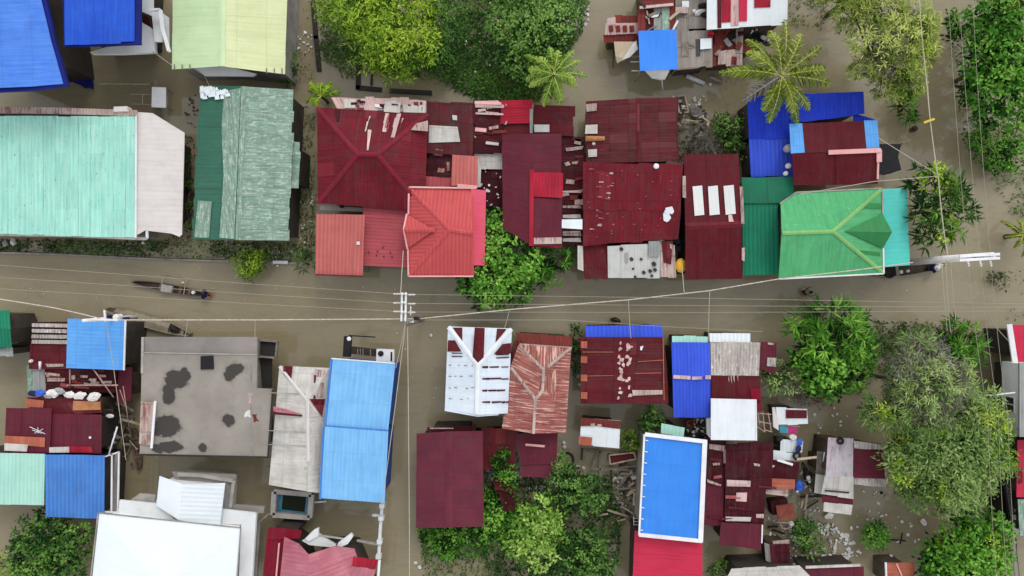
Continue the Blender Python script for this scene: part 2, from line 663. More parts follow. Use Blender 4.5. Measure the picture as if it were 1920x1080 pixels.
def crown(blobs, style, mat, parent, name='crown', flat=.7, dens=1.0, tint0=.5, scale=1.0):
    st = STY[style]
    Bs, D, N_, T = [], [], [], []
    zmax = max(b[3] for b in blobs)
    for bi, (u, v, rpx, zc) in enumerate(blobs):
        c = P(u, v, zc)
        r = rpx * (H - zc) / F
        m = max(6, int(st['dens'] * dens * r * r * 2.2))
        d = unit(NR.normal(size=(m, 3)))
        d[:, 2] = np.abs(d[:, 2]) * NR.choice([1, 1, 1, -.5], m)
        d = unit(d)
        # knobbly surface: a few random lobes push the shell in and out
        lob = unit(NR.normal(size=(9, 3)))
        amp = NR.uniform(-.42, .26, 9)
        rad = 1 + (np.exp(-((1 - d @ lob.T) / .12)) * amp).sum(1)
        bt = NR.uniform(-.1, .1)
        shell = np.where(NR.rand(m) < .72, NR.uniform(.82, 1.03, m), NR.uniform(.35, .8, m))
        pc = c + d * (rad * shell)[:, None] * np.array((r, r, r * flat))
        ct = tint0 + bt + .32 * d[:, 2] - .14 + (shell - .85) * .7 + NR.normal(0, .1, m) + (rad - 1) * 1.1 + (zc - zmax) * .07  # crown shading put into leaf tint: tops lighter, inner and low leaves darker
        k = st['k']
        base = np.repeat(pc, k, 0) + NR.normal(0, st['cl'] * scale, (m * k, 3)) * np.array((1, 1, .5))
        out = np.repeat(d, k, 0) * .8
        dr = unit(out + NR.normal(0, st['spread'], (m * k, 3)) * np.array((1, 1, .45)))
        Bs.append(base)
        D.append(dr)
        N_.append(unit(np.repeat(d, k, 0) * .5 + np.array((0, 0, 1.)) + NR.normal(0, .35, (m * k, 3))))
        T.append(np.repeat(ct, k) + NR.normal(0, .06, m * k))
    Bs, D, N_, T = [np.concatenate(x) for x in (Bs, D, N_, T)]
    n = len(Bs)
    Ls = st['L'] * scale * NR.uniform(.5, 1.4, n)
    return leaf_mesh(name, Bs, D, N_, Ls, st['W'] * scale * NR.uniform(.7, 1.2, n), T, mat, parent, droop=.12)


def tree(name, label, cat, blobs, style, mat, group=None, base=None, dens=1.0, tint0=.5, scale=1.0, trunk=True, tr=.14, extra=None, flat=.7, limbs=True):
    u0 = np.mean([b[0] for b in blobs])
    v0 = np.mean([b[1] for b in blobs])
    zc = np.mean([b[3] for b in blobs])
    g = P(u0, v0, zc) if base is None else P(base[0], base[1], 0)
    g = np.array((g[0], g[1], 0.0))
    o = thing(name, label, cat, g, group)
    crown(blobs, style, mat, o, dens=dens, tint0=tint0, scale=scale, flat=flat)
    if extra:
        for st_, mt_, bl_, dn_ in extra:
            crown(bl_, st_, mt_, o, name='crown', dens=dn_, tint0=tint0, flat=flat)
    if trunk:
        mb = MB()
        hub = g + np.array((R.uniform(-.2, .2), R.uniform(-.2, .2), max(.5, zc * .5)))
        mb.tube([g + np.array((0, 0, -.8)), g + np.array((.05, 0, .3)), hub], [tr * 1.35, tr * 1.1, tr], 8)
        for (u, v, rpx, z) in (blobs if limbs else []):
            e = P(u, v, z)
            r = rpx * (H - z) / F
            m_ = lerp(hub, e, .5) + np.array((R.uniform(-.3, .3), R.uniform(-.3, .3), .2))
            mb.tube([hub - np.array((0, 0, .15)), m_, e], [tr * .7, tr * .45, tr * .2], 6)
            for _ in range(3):
                q = e + np.array((R.uniform(-.7, .7) * r, R.uniform(-.7, .7) * r, R.uniform(.0, .5) * r))
                mb.tube([lerp(m_, e, .6), q], [tr * .25, tr * .08], 5)
        mb.build('trunk', 'bark', o)
    return o


def inside(x, y, poly):
    c = np.zeros(len(x), bool)
    n = len(poly)
    for i in range(n):
        x1, y1 = poly[i]
        x2, y2 = poly[(i + 1) % n]
        m = ((y1 > y) != (y2 > y)) & (x < (x2 - x1) * (y - y1) / (y2 - y1 + 1e-12) + x1)
        c ^= m
    return c


def cover(name, poly, mat, dens=60, L=.22, W=.1, z=(.02, .35), gap=.45, gscale=.5, tint0=.45, seed=0, label=None):
    """low plants standing in the water over an area nobody could count"""
    w = [P(a[0], a[1], .1)[:2] for a in poly]
    xs, ys = [p[0] for p in w], [p[1] for p in w]
    area = (max(xs) - min(xs)) * (max(ys) - min(ys))
    n = int(area * dens)
    rs = np.random.RandomState(100 + seed)
    x, y = rs.uniform(min(xs), max(xs), n), rs.uniform(min(ys), max(ys), n)
    ph = rs.uniform(0, 6.28, (14, 3))
    fld = np.zeros(n)
    for i in range(14):
        f = gscale * (1 + i * .45)
        a = ph[i, 0]
        fld += np.sin((x * math.cos(a) + y * math.sin(a)) * f * 2 + ph[i, 1]) / (1 + i * .25)
    fld = fld / 3.2
    k = inside(x, y, w) & (fld + rs.normal(0, .25, n) > gap - .75)
    x, y, fld = x[k], y[k], fld[k]
    n = len(x)
    zz = rs.uniform(z[0], z[1], n) * np.clip(.6 + fld * .6, .25, 1.5)
    b = np.stack([x, y, zz], 1)
    d = unit(np.stack([rs.normal(size=n), rs.normal(size=n), rs.uniform(-.1, 1.0, n)], 1))
    nn = unit(np.array((0, 0, 1.)) + rs.normal(0, .5, (n, 3)))
    t = tint0 + fld * .25 + rs.normal(0, .12, n)
    o = leaf_mesh(name, b, d, nn, L * rs.uniform(.6, 1.3, n), W * rs.uniform(.6, 1.3, n), t, mat, None)
    return tag(o, label, None, None, 'stuff')


def frond(parent, c, az, Lf, rise, drop, mat, nl=22, ll=.75, lw=.07, tint=.5):
    """one feather frond: arched midrib with leaflets on both sides"""
    pts = []
    for i in range(13):
        t = i / 12
        rr = Lf * (t - .12 * t * t)
        z = rise * Lf * math.sin(t * 2.0) - drop * Lf * t * t
        pts.append(np.array((c[0] + math.cos(az) * rr, c[1] + math.sin(az) * rr, c[2] + z)))
    base, dirs, nr, Ls, Ws, T = [], [], [], [], [], []
    sd = np.array((-math.sin(az), math.cos(az), 0))
    for i in range(nl):
        t = .12 + .86 * i / (nl - 1)
        f = t * 12
        k = min(11, int(f))
        p = lerp(pts[k], pts[k + 1], f - k)
        d = unit(pts[k + 1] - pts[k])
        for sg in (-1, 1):
            if R.random() < .07:
                continue
            prof = math.sin(math.pi * min(1, .12 + t * .86)) ** .6
            base.append(p)
            dirs.append(unit(d * R.uniform(.55, .95) + sd * sg * R.uniform(.6, 1.1) + np.array((0, 0, R.uniform(-.8, 0)))))
            nr.append(unit(np.array((0, 0, 1.)) + sd * sg * -.4))
            Ls.append(ll * prof * R.uniform(.8, 1.1))
            Ws.append(lw * R.uniform(.8, 1.2))
            T.append(tint + R.uniform(-.18, .18) + .15 * (t - .4))
    # midrib: a chain of slim leaves laid end to end
    for a, b in zip(pts[:-1], pts[1:]):
        base.append(a)
        dirs.append(unit(b - a))
        nr.append(np.array((0, 0, 1.)))
        Ls.append(np.linalg.norm(b - a) * 1.25)
        Ws.append(.085)
        T.append(.95)
    return leaf_mesh('frond', np.array(base), np.array(dirs), np.array(nr), np.array(Ls), np.array(Ws), np.array(T), mat, parent, fold=.15, droop=.2)


def palm(name, label, cat, u, v, zt, rpx, n, mat, foot=None, az0=0, rise=.28, drop=.55, nl=22, ll=.75, lw=.07, tint=.5, tr=.14, group=None, azs=None):
    top = P(u, v, zt)
    ft = P(foot[0], foot[1], 0) if foot else np.array((top[0], top[1], 0))
    o = thing(name, label, cat, (ft[0], ft[1], 0), group)
    mb = MB()
    mb.tube([ft + np.array((0, 0, -.8)), lerp(ft, top, .35) + np.array((.1, 0, 0)), lerp(ft, top, .7) + np.array((.05, 0, 0)), top], [tr * 1.5, tr * 1.1, tr, tr * .8], 8)
    mb.build('trunk', 'bark', o)
    Lf = rpx * (H - zt) / F
    for i in range(n):
        az = (azs[i] if azs else az0 + i * 2.39996 + R.uniform(-.2, .2))
        ring = i / max(1, n - 1)
        old = R.random() < .12
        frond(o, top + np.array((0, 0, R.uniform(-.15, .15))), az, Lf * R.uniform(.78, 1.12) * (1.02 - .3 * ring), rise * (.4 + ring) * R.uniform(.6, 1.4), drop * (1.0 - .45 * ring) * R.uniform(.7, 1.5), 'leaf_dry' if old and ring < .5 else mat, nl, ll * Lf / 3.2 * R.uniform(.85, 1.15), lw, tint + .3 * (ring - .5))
    return o


# ------------------------------------------------------------------ small things
def wire(name, label, pts, r, mat, sag=0.0, group=None, cat='wire', seg=10):
    pts = [P(*a) if not isinstance(a, np.ndarray) else a for a in pts]
    out = []
    for a, b in zip(pts[:-1], pts[1:]):
        for i in range(seg):
            t = i / seg
            p = lerp(a, b, t)
            p = p - np.array((0, 0, sag * 4 * t * (1 - t)))
            out.append(p)
    out.append(pts[-1])
    mb = MB()
    mb.tube(out, r, 5)
    return tag(mb.build(name, mat), label, cat, group)


def plank(name, label, cat, a, b, w, h, mat, group=None):
    mb = MB()
    bars(mb, [P(*a), P(*b)], w, h)
    return tag(mb.build(name, mat), label, cat, group)


def stick(name, label, cat, a, b, r, mat, group=None):
    mb = MB()
    mb.tube([P(*a), P(*b)], [r, r * .8], 7)
    return tag(mb.build(name, mat, smooth=True), label, cat, group)


def tyre(label, u, v, r=.3, dz=.0, mat='rubber', group=None, z=None):
    p = on(u, v, .08 + dz) if z is None else P(u, v, z)
    mb = MB()
    prof = [(r + .09 * math.cos(t), .09 * math.sin(t)) for t in [2 * math.pi * k / 8 for k in range(8)]]
    mb.lathe(p, prof, 18, closed=True)
    return tag(mb.build('tyre', mat, smooth=True), label, 'tyre', group)


def bucket(name, label, cat, u, v, r, h, mat, dz=0.0, group=None, lid=True, z=None):
    p = on(u, v, dz) if z is None else P(u, v, z)
    o = thing(name, label, cat, p, group)
    mb = MB()
    if lid:
        mb.lathe(p, [(r * .85, 0), (r, h * .3), (r, h * .9), (r * .9, h)], 16)
        mb.build('body', mat, o)
        mb = MB()
        mb.lathe(p + np.array((0, 0, h + .002)), [(r * .55, 0), (r * .55, .05), (r * .3, .07)], 12)
        mb.build('lid', mat, o)
    else:
        mb.lathe(p, [(r * .7, 0), (r, h), (r * 1.06, h), (r * 1.06, h - .03), (r * .97, h - .03), (r * .9, h - .02), (r * .62, .03)], 16)
        mb.build('body', mat, o, smooth=False)
        mb = MB()
        ar = [p + np.array((math.cos(t) * r * 1.0, math.sin(t) * .06, h + math.sin(t) * r * .25)) for t in [math.pi * k / 8 for k in range(9)]]
        mb.tube(ar, .012, 5)
        mb.build('handle', 'steel', o)
    return o


def sack(name, label, cat, u, v, rx, ry, rz, mat, rot=0.0, dz=0.0, group=None, lump=.22, z=None):
    p = on(u, v, rz * .7 + dz) if z is None else P(u, v, z)
    mb = MB()
    mb.blob(p, rx, ry, rz, R.randint(0, 9999), lump, 10, 7, rot)
    return tag(mb.build(name, mat), label, cat, group)


def litter(label, poly, n, mats=('litter_white',), s=(.06, .2), z=(.02, .12), seed=0):
    rs = random.Random(seed + 50)
    us, vs = [a[0] for a in poly], [a[1] for a in poly]
    mb = MB()
    k = 0
    tries = 0
    while k < n and tries < n * 30:
        tries += 1
        u, v = rs.uniform(min(us), max(us)), rs.uniform(min(vs), max(vs))
        if not inside(np.array([u]), np.array([v]), poly)[0]:
            continue
        k += 1
        p = P(u, v, rs.uniform(*z))
        a = rs.uniform(s[0], s[1])
        b = a * rs.uniform(.4, .9)
        t = rs.uniform(0, 3.14)
        c_, s_ = math.cos(t), math.sin(t)
        m = rs.randint(4, 6)
        pts = []
        for i in range(m):
            q = 2 * math.pi * i / m
            x, y = a * math.cos(q) * rs.uniform(.6, 1.1), b * math.sin(q) * rs.uniform(.6, 1.1)
            pts.append((p[0] + x * c_ - y * s_, p[1] + x * s_ + y * c_, p[2] + rs.uniform(-.03, .06)))
        mb.face(pts)
    o = mb.build('litter', mats[0])
    return tag(o, label, None, None, 'stuff')


def canoe(name, label, a, b, w, mat, group=None, h=.32, floor='boat_inside', thwarts=(.3, .55, .75), z0=0.0, outrig=None, deck=None, sharp=.55):
    pa, pb = P(a[0], a[1], .25 + z0), P(b[0], b[1], .25 + z0)
    d = pb - pa
    L = np.linalg.norm(d)
    d = d / L
    sd = np.array((-d[1], d[0], 0))
    o = thing(name, label, 'boat', ((pa[0] + pb[0]) / 2, (pa[1] + pb[1]) / 2, z0), group)
    N_ = 17
    rows_o, rows_i = [], []
    for i in range(N_):
        t = i / (N_ - 1)
        hw = max(.025, w / 2 * (math.sin(math.pi * (.02 + t * .96))) ** sharp)
        sheer = h + .22 * (2 * t - 1) ** 4
        c = np.array((pa[0], pa[1], z0)) + d * L * t
        up = np.array((0, 0, 1.))
        rows_o.append([c + sd * hw + up * sheer, c + sd * hw * .75 + up * .04, c - up * .14 * (1 - (2 * t - 1) ** 6), c - sd * hw * .75 + up * .04, c - sd * hw + up * sheer])
        iw = max(.01, hw - .045)
        rows_i.append([c + sd * iw + up * sheer, c + sd * iw * .75 + up * .09, c - sd * iw * .75 + up * .09, c - sd * iw + up * sheer])
    mb = MB()
    for i in range(N_ - 1):
        for k in range(4):
            mb.face([rows_o[i][k], rows_o[i][k + 1], rows_o[i + 1][k + 1], rows_o[i + 1][k]])
        mb.face([rows_o[i][0], rows_o[i + 1][0], rows_i[i + 1][0], rows_i[i][0]])
        mb.face([rows_o[i][4], rows_i[i][3], rows_i[i + 1][3], rows_o[i + 1][4]])
    hull = mb.build('hull', mat, o)
    mb = MB()
    for i in range(N_ - 1):
        for k in range(3):
            mb.face([rows_i[i][k + 1], rows_i[i][k], rows_i[i + 1][k], rows_i[i + 1][k + 1]])
    mb.build('inside_planking', floor, o)
    for t in thwarts:
        hw = w / 2 * (math.sin(math.pi * (.02 + t * .96))) ** sharp
        mb = MB()
        c = np.array((pa[0], pa[1], z0 + h - .1)) + d * L * t
        mb.box(c, .2, hw * 1.9, .04, math.atan2(d[1], d[0]))
        mb.build('thwart', mat, o)
    if deck:
        t0, t1 = deck
        mb = MB()
        prev = None
        for i in range(N_):
            t = i / (N_ - 1)
            if t0 <= t <= t1:
                row = (rows_i[i][0] + np.array((0, 0, -.03)), np.array((rows_i[i][0] + rows_i[i][3])) / 2 + np.array((0, 0, .08)), rows_i[i][3] + np.array((0, 0, -.03)))
                if prev is not None:
                    mb.face([prev[0], prev[1], row[1], row[0]])
                    mb.face([prev[1], prev[2], row[2], row[1]])
                prev = row
        mb.build('deck', mat, o)
    if outrig:
        side, dist, t0, t1 = outrig
        mb = MB()
        f0 = np.array((pa[0], pa[1], z0 + .06)) + d * L * t0 + sd * side * dist
        f1 = np.array((pa[0], pa[1], z0 + .06)) + d * L * t1 + sd * side * dist
        mb.tube([f0 - d * .3, f0, f1, f1 + d * .3], [.03, .05, .05, .03], 7)
        mb.build('outrigger_float', 'bamboo', o)
        for t in (t0, t1):
            mb = MB()
            c = np.array((pa[0], pa[1], z0 + h)) + d * L * t
            mb.tube([c - sd * side * .25, c + sd * side * dist * .6 + np.array((0, 0, .08)), c + sd * side * dist - np.array((0, 0, h - .09))], .035, 6)
            mb.build('outrigger_boom', 'bamboo', o)
    return o


def skin_mesh(name, verts, edges, radii, mat, parent, root=0, sub=1):
    off = parent_loc(parent)
    me = bpy.data.meshes.new(name)
    me.from_pydata([tuple(np.array(v) - off) for v in verts], edges, [])
    o = bpy.data.objects.new(name, me)
    col.objects.link(o)
    o.parent = parent
    md = o.modifiers.new('skin', 'SKIN')
    sv = me.skin_vertices[0].data if me.skin_vertices else None
    if sv is None:
        bpy.context.view_layer.objects.active = o
        sv = me.skin_vertices[0].data
    for i, r in enumerate(radii):
        r = r if hasattr(r, '__len__') else (r, r)
        sv[i].radius = r
        sv[i].use_root = (i == root)
    md.use_smooth_shade = True
    s2 = o.modifiers.new('sub', 'SUBSURF')
    s2.levels = s2.render_levels = sub
    me.materials.append(MATS[mat])
    return o


def person(label, u, v, z, rz, pose, shirt, shorts, hat=None, group=None):
    """pose: 'wade' (standing, water to the waist), 'sit' (seated low in a boat)"""
    p = P(u, v, z)
    o = thing('person', label, 'person', (p[0], p[1], z), group)
    ca, sa = math.cos(rz), math.sin(rz)

    def T(x, y, zz):      # x right, y forward
        return np.array((p[0] + x * ca - y * sa, p[1] + x * sa + y * ca, z + zz))
    V, E, Rr = [], [], []

    def add(q, r, par=None):
        V.append(T(*q))
        Rr.append(r)
        if par is not None:
            E.append((par, len(V) - 1))
        return len(V) - 1
    if pose == 'sit':
        hz, lean = .12, .12
        knees = [(.13, .38, .35), (-.13, .38, .35)]
        feet = [(.13, .42, .03), (-.13, .42, .03)]
        toes = [(.14, .6, .02), (-.14, .6, .02)]
        elbows, hands = [(.29, .16, .36), (-.29, .2, .38)], [(.2, .42, .36), (-.22, .45, .38)]
    else:
        hz, lean = .92, .06
        knees = [(.11, .08, .5), (-.11, -.02, .5)]
        feet = [(.11, .02, .06), (-.11, -.12, .06)]
        toes = [(.12, .2, .03), (-.12, .06, .03)]
        elbows, hands = [(.33, .06, hz + .22), (-.31, .12, hz + .24)], [(.4, .3, hz + .2), (-.26, .38, hz + .26)]
    pel = add((0, 0, hz), (.15, .11))
    wa = add((0, lean * .4, hz + .2), (.135, .10), pel)
    ch = add((0, lean, hz + .4), (.165, .115), wa)
    nk = add((0, lean + .01, hz + .53), .055, ch)
    hd = add((0, lean + .04, hz + .64), (.085, .095), nk)
    add((0, lean + .05, hz + .74), (.07, .08), hd)
    add((0, lean + .145, hz + .63), .018, hd)          # nose
    tors = [pel, wa, ch]
    arms, legs = [], []
    for i, sg in enumerate((1, -1)):
        sh = add((sg * .2, lean, hz + .45), .062, ch)
        el = add(elbows[i], .045, sh)
        wr = add(hands[i], .03, el)
        hx = np.array(hands[i]) - np.array(elbows[i])
        hx = hx / np.linalg.norm(hx)
        pm = add(tuple(np.array(hands[i]) + hx * .07), (.035, .02), wr)
        for k in range(4):
            a = add(tuple(np.array(hands[i]) + hx * (.12 + .01 * (k in (1, 2))) + np.array((.018 * (k - 1.5), 0, -.01))), .009, pm)
            add(tuple(np.array(hands[i]) + hx * (.15 + .012 * (k in (1, 2))) + np.array((.02 * (k - 1.5), 0, -.03))), .008, a)
        add(tuple(np.array(hands[i]) + hx * .07 + np.array((-sg * .05, .01, 0))), .01, wr)
        arms.append((sh, el))
        hp = add((sg * .1, 0, hz - .04), .085, pel)
        kn = add(knees[i], .06, hp)
        ft = add(feet[i], .042, kn)
        add(toes[i], .04, ft)
        legs.append((hp, kn))
    skin_mesh('body', V, E, Rr, 'skin', o, 0, 1)
    sv = [V[pel] + np.array((0, 0, .06)), V[wa], V[ch], V[ch] + np.array((0, 0, .07))]
    se, sr = [(0, 1), (1, 2), (2, 3)], [(.2, .16), (.2, .165), (.25, .19), .11]
    for sh, el in arms:
        k = len(sv)
        sv += [V[sh], lerp(V[sh], V[el], 1.12)]
        se += [(2, k), (k, k + 1)]
        sr += [.115, .095]
    skin_mesh('shirt', sv, se, sr, shirt, o, 0, 1)
    sv, se, sr = [V[pel] + np.array((0, 0, .05)), V[pel] - np.array((0, 0, .03))], [(0, 1)], [(.2, .16), (.2, .16)]
    for hp, kn in legs:
        k = len(sv)
        sv += [V[hp], lerp(V[hp], V[kn], 1.05)]
        se += [(1, k), (k, k + 1)]
        sr += [.135, .115]
    skin_mesh('shorts', sv, se, sr, shorts, o, 0, 1)
    mb = MB()
    hc = V[hd] + np.array((0, 0, .05))
    mb.lathe(hc, [(.098, -.04), (.105, .02), (.09, .08), (.05, .115), (.01, .125)], 14, 1, 1)
    mb.build('hair', 'hair', o, smooth=True)
    if hat:
        mb = MB()
        mb.lathe(hc, [(.2, .03), (.2, .045), (.115, .06), (.11, .13), (.06, .165), (.01, .17)], 18)
        mb.build('hat', hat, o, smooth=True)
    return o
# ================================================================== materials
roof_mat('maroon', (106, 32, 40), (84, 26, 34), rust=.38, rustc=(140, 66, 58), ribc=.06, lap=.15, var=.14, fade=(132, 58, 66), fade_amt=.12, dirt=.35)
roof_mat('maroon_bright', (122, 30, 42), (96, 25, 36), rust=.3, rustc=(160, 74, 70), ribc=.06, lap=.12, var=.12, seam=.15, fade=(140, 46, 60), fade_amt=.07, dirt=.35, rs=(4, .5))
roof_mat('maroon_dark', (82, 22, 32), (62, 18, 26), rust=.42, rustc=(132, 60, 52), ribc=.1, lap=.3, var=.3, dirt=.4)
roof_mat('maroon_grey', (108, 42, 56), (92, 36, 48), rust=.12, rustc=(120, 52, 60), ribc=.03, rib=.001, seam=.1, var=.08, lap=.08)
roof_mat('plum', (112, 48, 62), (98, 42, 56), rust=.05, ribc=.02, rib=.001, seam=.05, var=.05, streak=.2, dirt=.3)
roof_mat('maroon_brown', (106, 32, 40), (84, 26, 34), rust=.28, rustc=(142, 68, 60), ribc=.06, lap=.25, var=.16, fade=(124, 48, 50), fade_amt=.08, dirt=.45, rs=(5, .4))
roof_mat('maroon_deep', (98, 26, 36), (86, 22, 32), rust=.1, rustc=(130, 56, 58), ribc=.05, lap=.08, var=.07, dirt=.25)
roof_mat('maroon_old', (100, 38, 44), (80, 31, 36), rust=.36, rustc=(128, 62, 56), ribc=.06, lap=.3, laplen=1.3, var=.2, fade=(120, 60, 66), fade_amt=.12, dirt=.5, sheet=.7)
roof_mat('green_cap', (142, 192, 116), (126, 182, 112), rust=0, ribc=0, seam=0, var=.05, dirt=.25)
roof_mat('red_bright', (190, 40, 62), (150, 32, 50), rust=.2, rustc=(226, 150, 150), ribc=.12)
roof_mat('crimson', (208, 56, 84), (194, 46, 72), rust=0, ribc=.03, rib=.001, pitch=.28, var=.1, dirt=.15, streak=.8)
roof_mat('coral', (210, 92, 92), (196, 82, 84), rust=0, pitch=.26, ribc=.18, rib=.009, seam=0, var=.04, dirt=.15)
roof_mat('coral_pink', (224, 92, 114), (214, 86, 108), rust=0, pitch=.3, ribc=.03, rib=.001, seam=0, var=.04, dirt=.12)
roof_mat('salmon', (204, 114, 108), (190, 102, 98), rust=.05, rustc=(120, 50, 50), pitch=.26, ribc=.2, rib=.007, seam=.1, var=.06, dirt=.15)
roof_mat('salmon_dark', (192, 90, 96), (172, 78, 86), rust=.15, rustc=(110, 48, 52), pitch=.26, ribc=.14, rib=.006, seam=.1, var=.08, dirt=.25)
roof_mat('pink_faded', (200, 130, 140), (178, 96, 112), rust=.05, ribc=.08, pitch=.3, seam=.12, var=.08, dirt=.2)
roof_mat('dark_red', (140, 22, 48), (126, 20, 42), rust=.1, ribc=.08, var=.1)
roof_mat('rusty_pink', (142, 74, 66), (178, 114, 104), rust=.42, rustc=(96, 42, 36), ribc=.08, wear=(226, 188, 174), wear_amt=.11, lap=.14, seam=.05, var=.1, laplen=1.5, streak=.95, rs=(8, .25), ws=(8.0, .45, .1), dirt=.35)
roof_mat('maroon_cap', (132, 36, 54), (118, 30, 46), rust=.15, ribc=0, seam=0, var=.05)
roof_mat('scuff', (176, 96, 98), (150, 74, 78), rust=.2, ribc=0, seam=0, var=.1)
roof_mat('white_plain', (238, 245, 248), (234, 241, 245), rust=0, ribc=.01, rib=.0004, pitch=.3, seam=.04, var=.02, dirt=.05)
roof_mat('rusty_white', (206, 188, 178), (186, 160, 150), rust=.6, rustc=(130, 62, 52), ribc=.2, lap=.3, seam=.3, var=.25)
roof_mat('pink_white', (222, 176, 170), (208, 190, 186), rust=.5, rustc=(160, 72, 74), ribc=.1, var=.3, seam=.3)
roof_mat('white_clean', (236, 240, 242), (226, 232, 235), rust=0, ribc=.015, rib=.0006, pitch=.3, seam=.1, sheet=.9, var=.045, dirt=.12, rough=.5)
roof_mat('white_ribbed', (234, 241, 243), (226, 234, 236), rust=0, ribc=.12, rib=.003, pitch=.3, seam=.04, var=.03, dirt=.05)
roof_mat('white_blue', (228, 236, 243), (214, 226, 238), rust=.0, ribc=.02, rib=.001, seam=.06, var=.05, dirt=.1, lap=.06)
roof_mat('white_old', (214, 210, 202), (196, 190, 182), rust=.15, rustc=(150, 120, 110), ribc=.02, rib=.001, seam=.12, lap=.12, var=.1, dirt=.35)
roof_mat('white_streak', (206, 198, 190), (176, 164, 156), rust=.5, rustc=(110, 88, 80), ribc=.22, wear=(236, 232, 226), wear_amt=.1, seam=.25, var=.2)
roof_mat('white_beige', (224, 216, 210), (216, 208, 204), rust=0, ribc=.03, seam=.05, var=.05, dirt=.15, pitch=.35)
roof_mat('mint', (182, 234, 216), (156, 224, 206), rust=.0, ribc=.08, pitch=.3, seam=.45, sheet=.8, var=.1, dirt=.12, wear=(84, 98, 84), wear_amt=.045, streak=.9)
roof_mat('mint_pale', (180, 228, 208), (168, 218, 204), rust=0, ribc=.1, pitch=.26, seam=.08, var=.06, dirt=.1)
roof_mat('lime_pale', (206, 226, 180), (198, 222, 172), rust=0, ribc=.02, rib=.001, pitch=.3, seam=.05, var=.05, dirt=.1)
roof_mat('yellow_pale', (222, 226, 178), (214, 220, 168), rust=0, ribc=.02, rib=.001, pitch=.3, seam=.08, var=.06, dirt=.1, lap=.08)
roof_mat('green_dark', (58, 106, 88), (66, 116, 96), rust=.0, ribc=.08, pitch=.3, seam=.1, var=.08, lap=.12, wear=(120, 156, 136), wear_amt=.02, dirt=.2)
roof_mat('green_worn', (148, 172, 154), (118, 150, 130), rust=0, ribc=.02, rib=.001, seam=.16, sheet=.72, var=.08, lap=.16, laplen=.95, wear=(182, 198, 184), wear_amt=.13, dirt=.35, streak=.95)
roof_mat('green_sheet', (38, 136, 104), (32, 124, 94), rust=0, ribc=.22, pitch=.26, rib=.008, seam=.06, var=.06, dirt=.2)
roof_mat('green_flat', (40, 122, 92), (34, 110, 84), rust=0, ribc=.1, pitch=.235, seam=.06, var=.06, dirt=.2)
roof_mat('green_bright', (80, 174, 114), (98, 182, 122), rust=0, ribc=.03, rib=.0012, pitch=.26, seam=.03, var=.06, wear=(150, 200, 136), wear_amt=.06, dirt=.25, streak=.9)
roof_mat('green_shade', (54, 136, 76), (66, 142, 86), rust=0, ribc=.06, seam=.03, var=.04, dirt=.25)
roof_mat('turquoise', (104, 222, 208), (94, 212, 200), rust=0, ribc=.02, rib=.001, seam=.04, var=.03, dirt=.08)
roof_mat('blue_roof', (92, 144, 232), (74, 124, 218), rust=0, ribc=.015, rib=.0008, pitch=.3, seam=.1, var=.07, dirt=.14, lap=.06)
roof_mat('blue_wing', (48, 98, 210), (36, 80, 194), rust=0, ribc=.06, rib=.002, pitch=.3, seam=.08, var=.07, dirt=.16)
roof_mat('blue_deep', (40, 70, 206), (30, 56, 186), rust=0, ribc=.08, rib=.003, pitch=.26, seam=.1, var=.1, dirt=.2)
roof_mat('blue_rib', (68, 98, 228), (58, 86, 212), rust=0, ribc=.2, pitch=.27, rib=.006, seam=.05, var=.06, dirt=.15)
roof_mat('blue_mid', (86, 142, 216), (72, 128, 206), rust=0, ribc=.18, pitch=.3, rib=.005, seam=.08, var=.07, dirt=.2)
roof_mat('blue_sky', (136, 196, 242), (118, 182, 236), rust=0, ribc=.06, pitch=.3, rib=.002, seam=.08, var=.05, dirt=.14, lap=.05)
roof_mat('blue_light', (106, 174, 240), (92, 160, 232), rust=0, ribc=.06, pitch=.26, rib=.002, seam=.06, var=.06, dirt=.1, lap=.14, laplen=1.0)
roof_mat('azure', (68, 142, 232), (60, 134, 226), rust=0, ribc=0, rib=.0003, seam=.05, sheet=.9, var=.035, dirt=.08, rough=.6, lap=.03)
roof_mat('tarp_blue', (74, 146, 246), (66, 138, 240), rust=0, rib=.0001, ribc=0, seam=0, var=.02, dirt=.04, rough=.45)
roof_mat('tarp_white', (226, 226, 224), (210, 206, 198), rust=0, rib=.0001, ribc=0, seam=0, var=.04, dirt=.15)
roof_mat('tarp_beige', (214, 196, 166), (204, 184, 156), rust=0, rib=.0001, ribc=0, seam=0, var=.04, dirt=.15)
roof_mat('skylight', (226, 226, 222), (214, 216, 214), rust=0, rib=.0001, ribc=.05, seam=0, var=.03, dirt=.08)
roof_mat('rust_red', (136, 62, 52), (112, 46, 42), rust=.4, rustc=(80, 34, 30), ribc=.14, var=.25, wear=(186, 120, 106), wear_amt=.03)
roof_mat('rust_orange', (186, 110, 86), (170, 92, 72), rust=.3, ribc=.1, var=.2)
roof_mat('grey_sheet', (168, 168, 164), (150, 152, 150), rust=.15, ribc=.12, var=.15, seam=.2)
roof_mat('grey_boards', (166, 156, 146), (146, 138, 130), rust=.2, rustc=(90, 74, 66), ribc=.05, sheet=.3, seam=.35, var=.25, laplen=2.4, lap=.3, dirt=.4)
roof_mat('white_holes', (206, 206, 200), (194, 194, 190), rust=0, ribc=.05, sheet=.9, seam=.15, var=.06, patch=(40, 42, 44), patch_amt=-.005, dirt=.15)
roof_mat('mauve_worn', (208, 184, 190), (190, 196, 200), rust=.55, rustc=(110, 58, 78), ribc=.06, seam=.12, var=.12, wear=(214, 170, 184), wear_amt=.04)

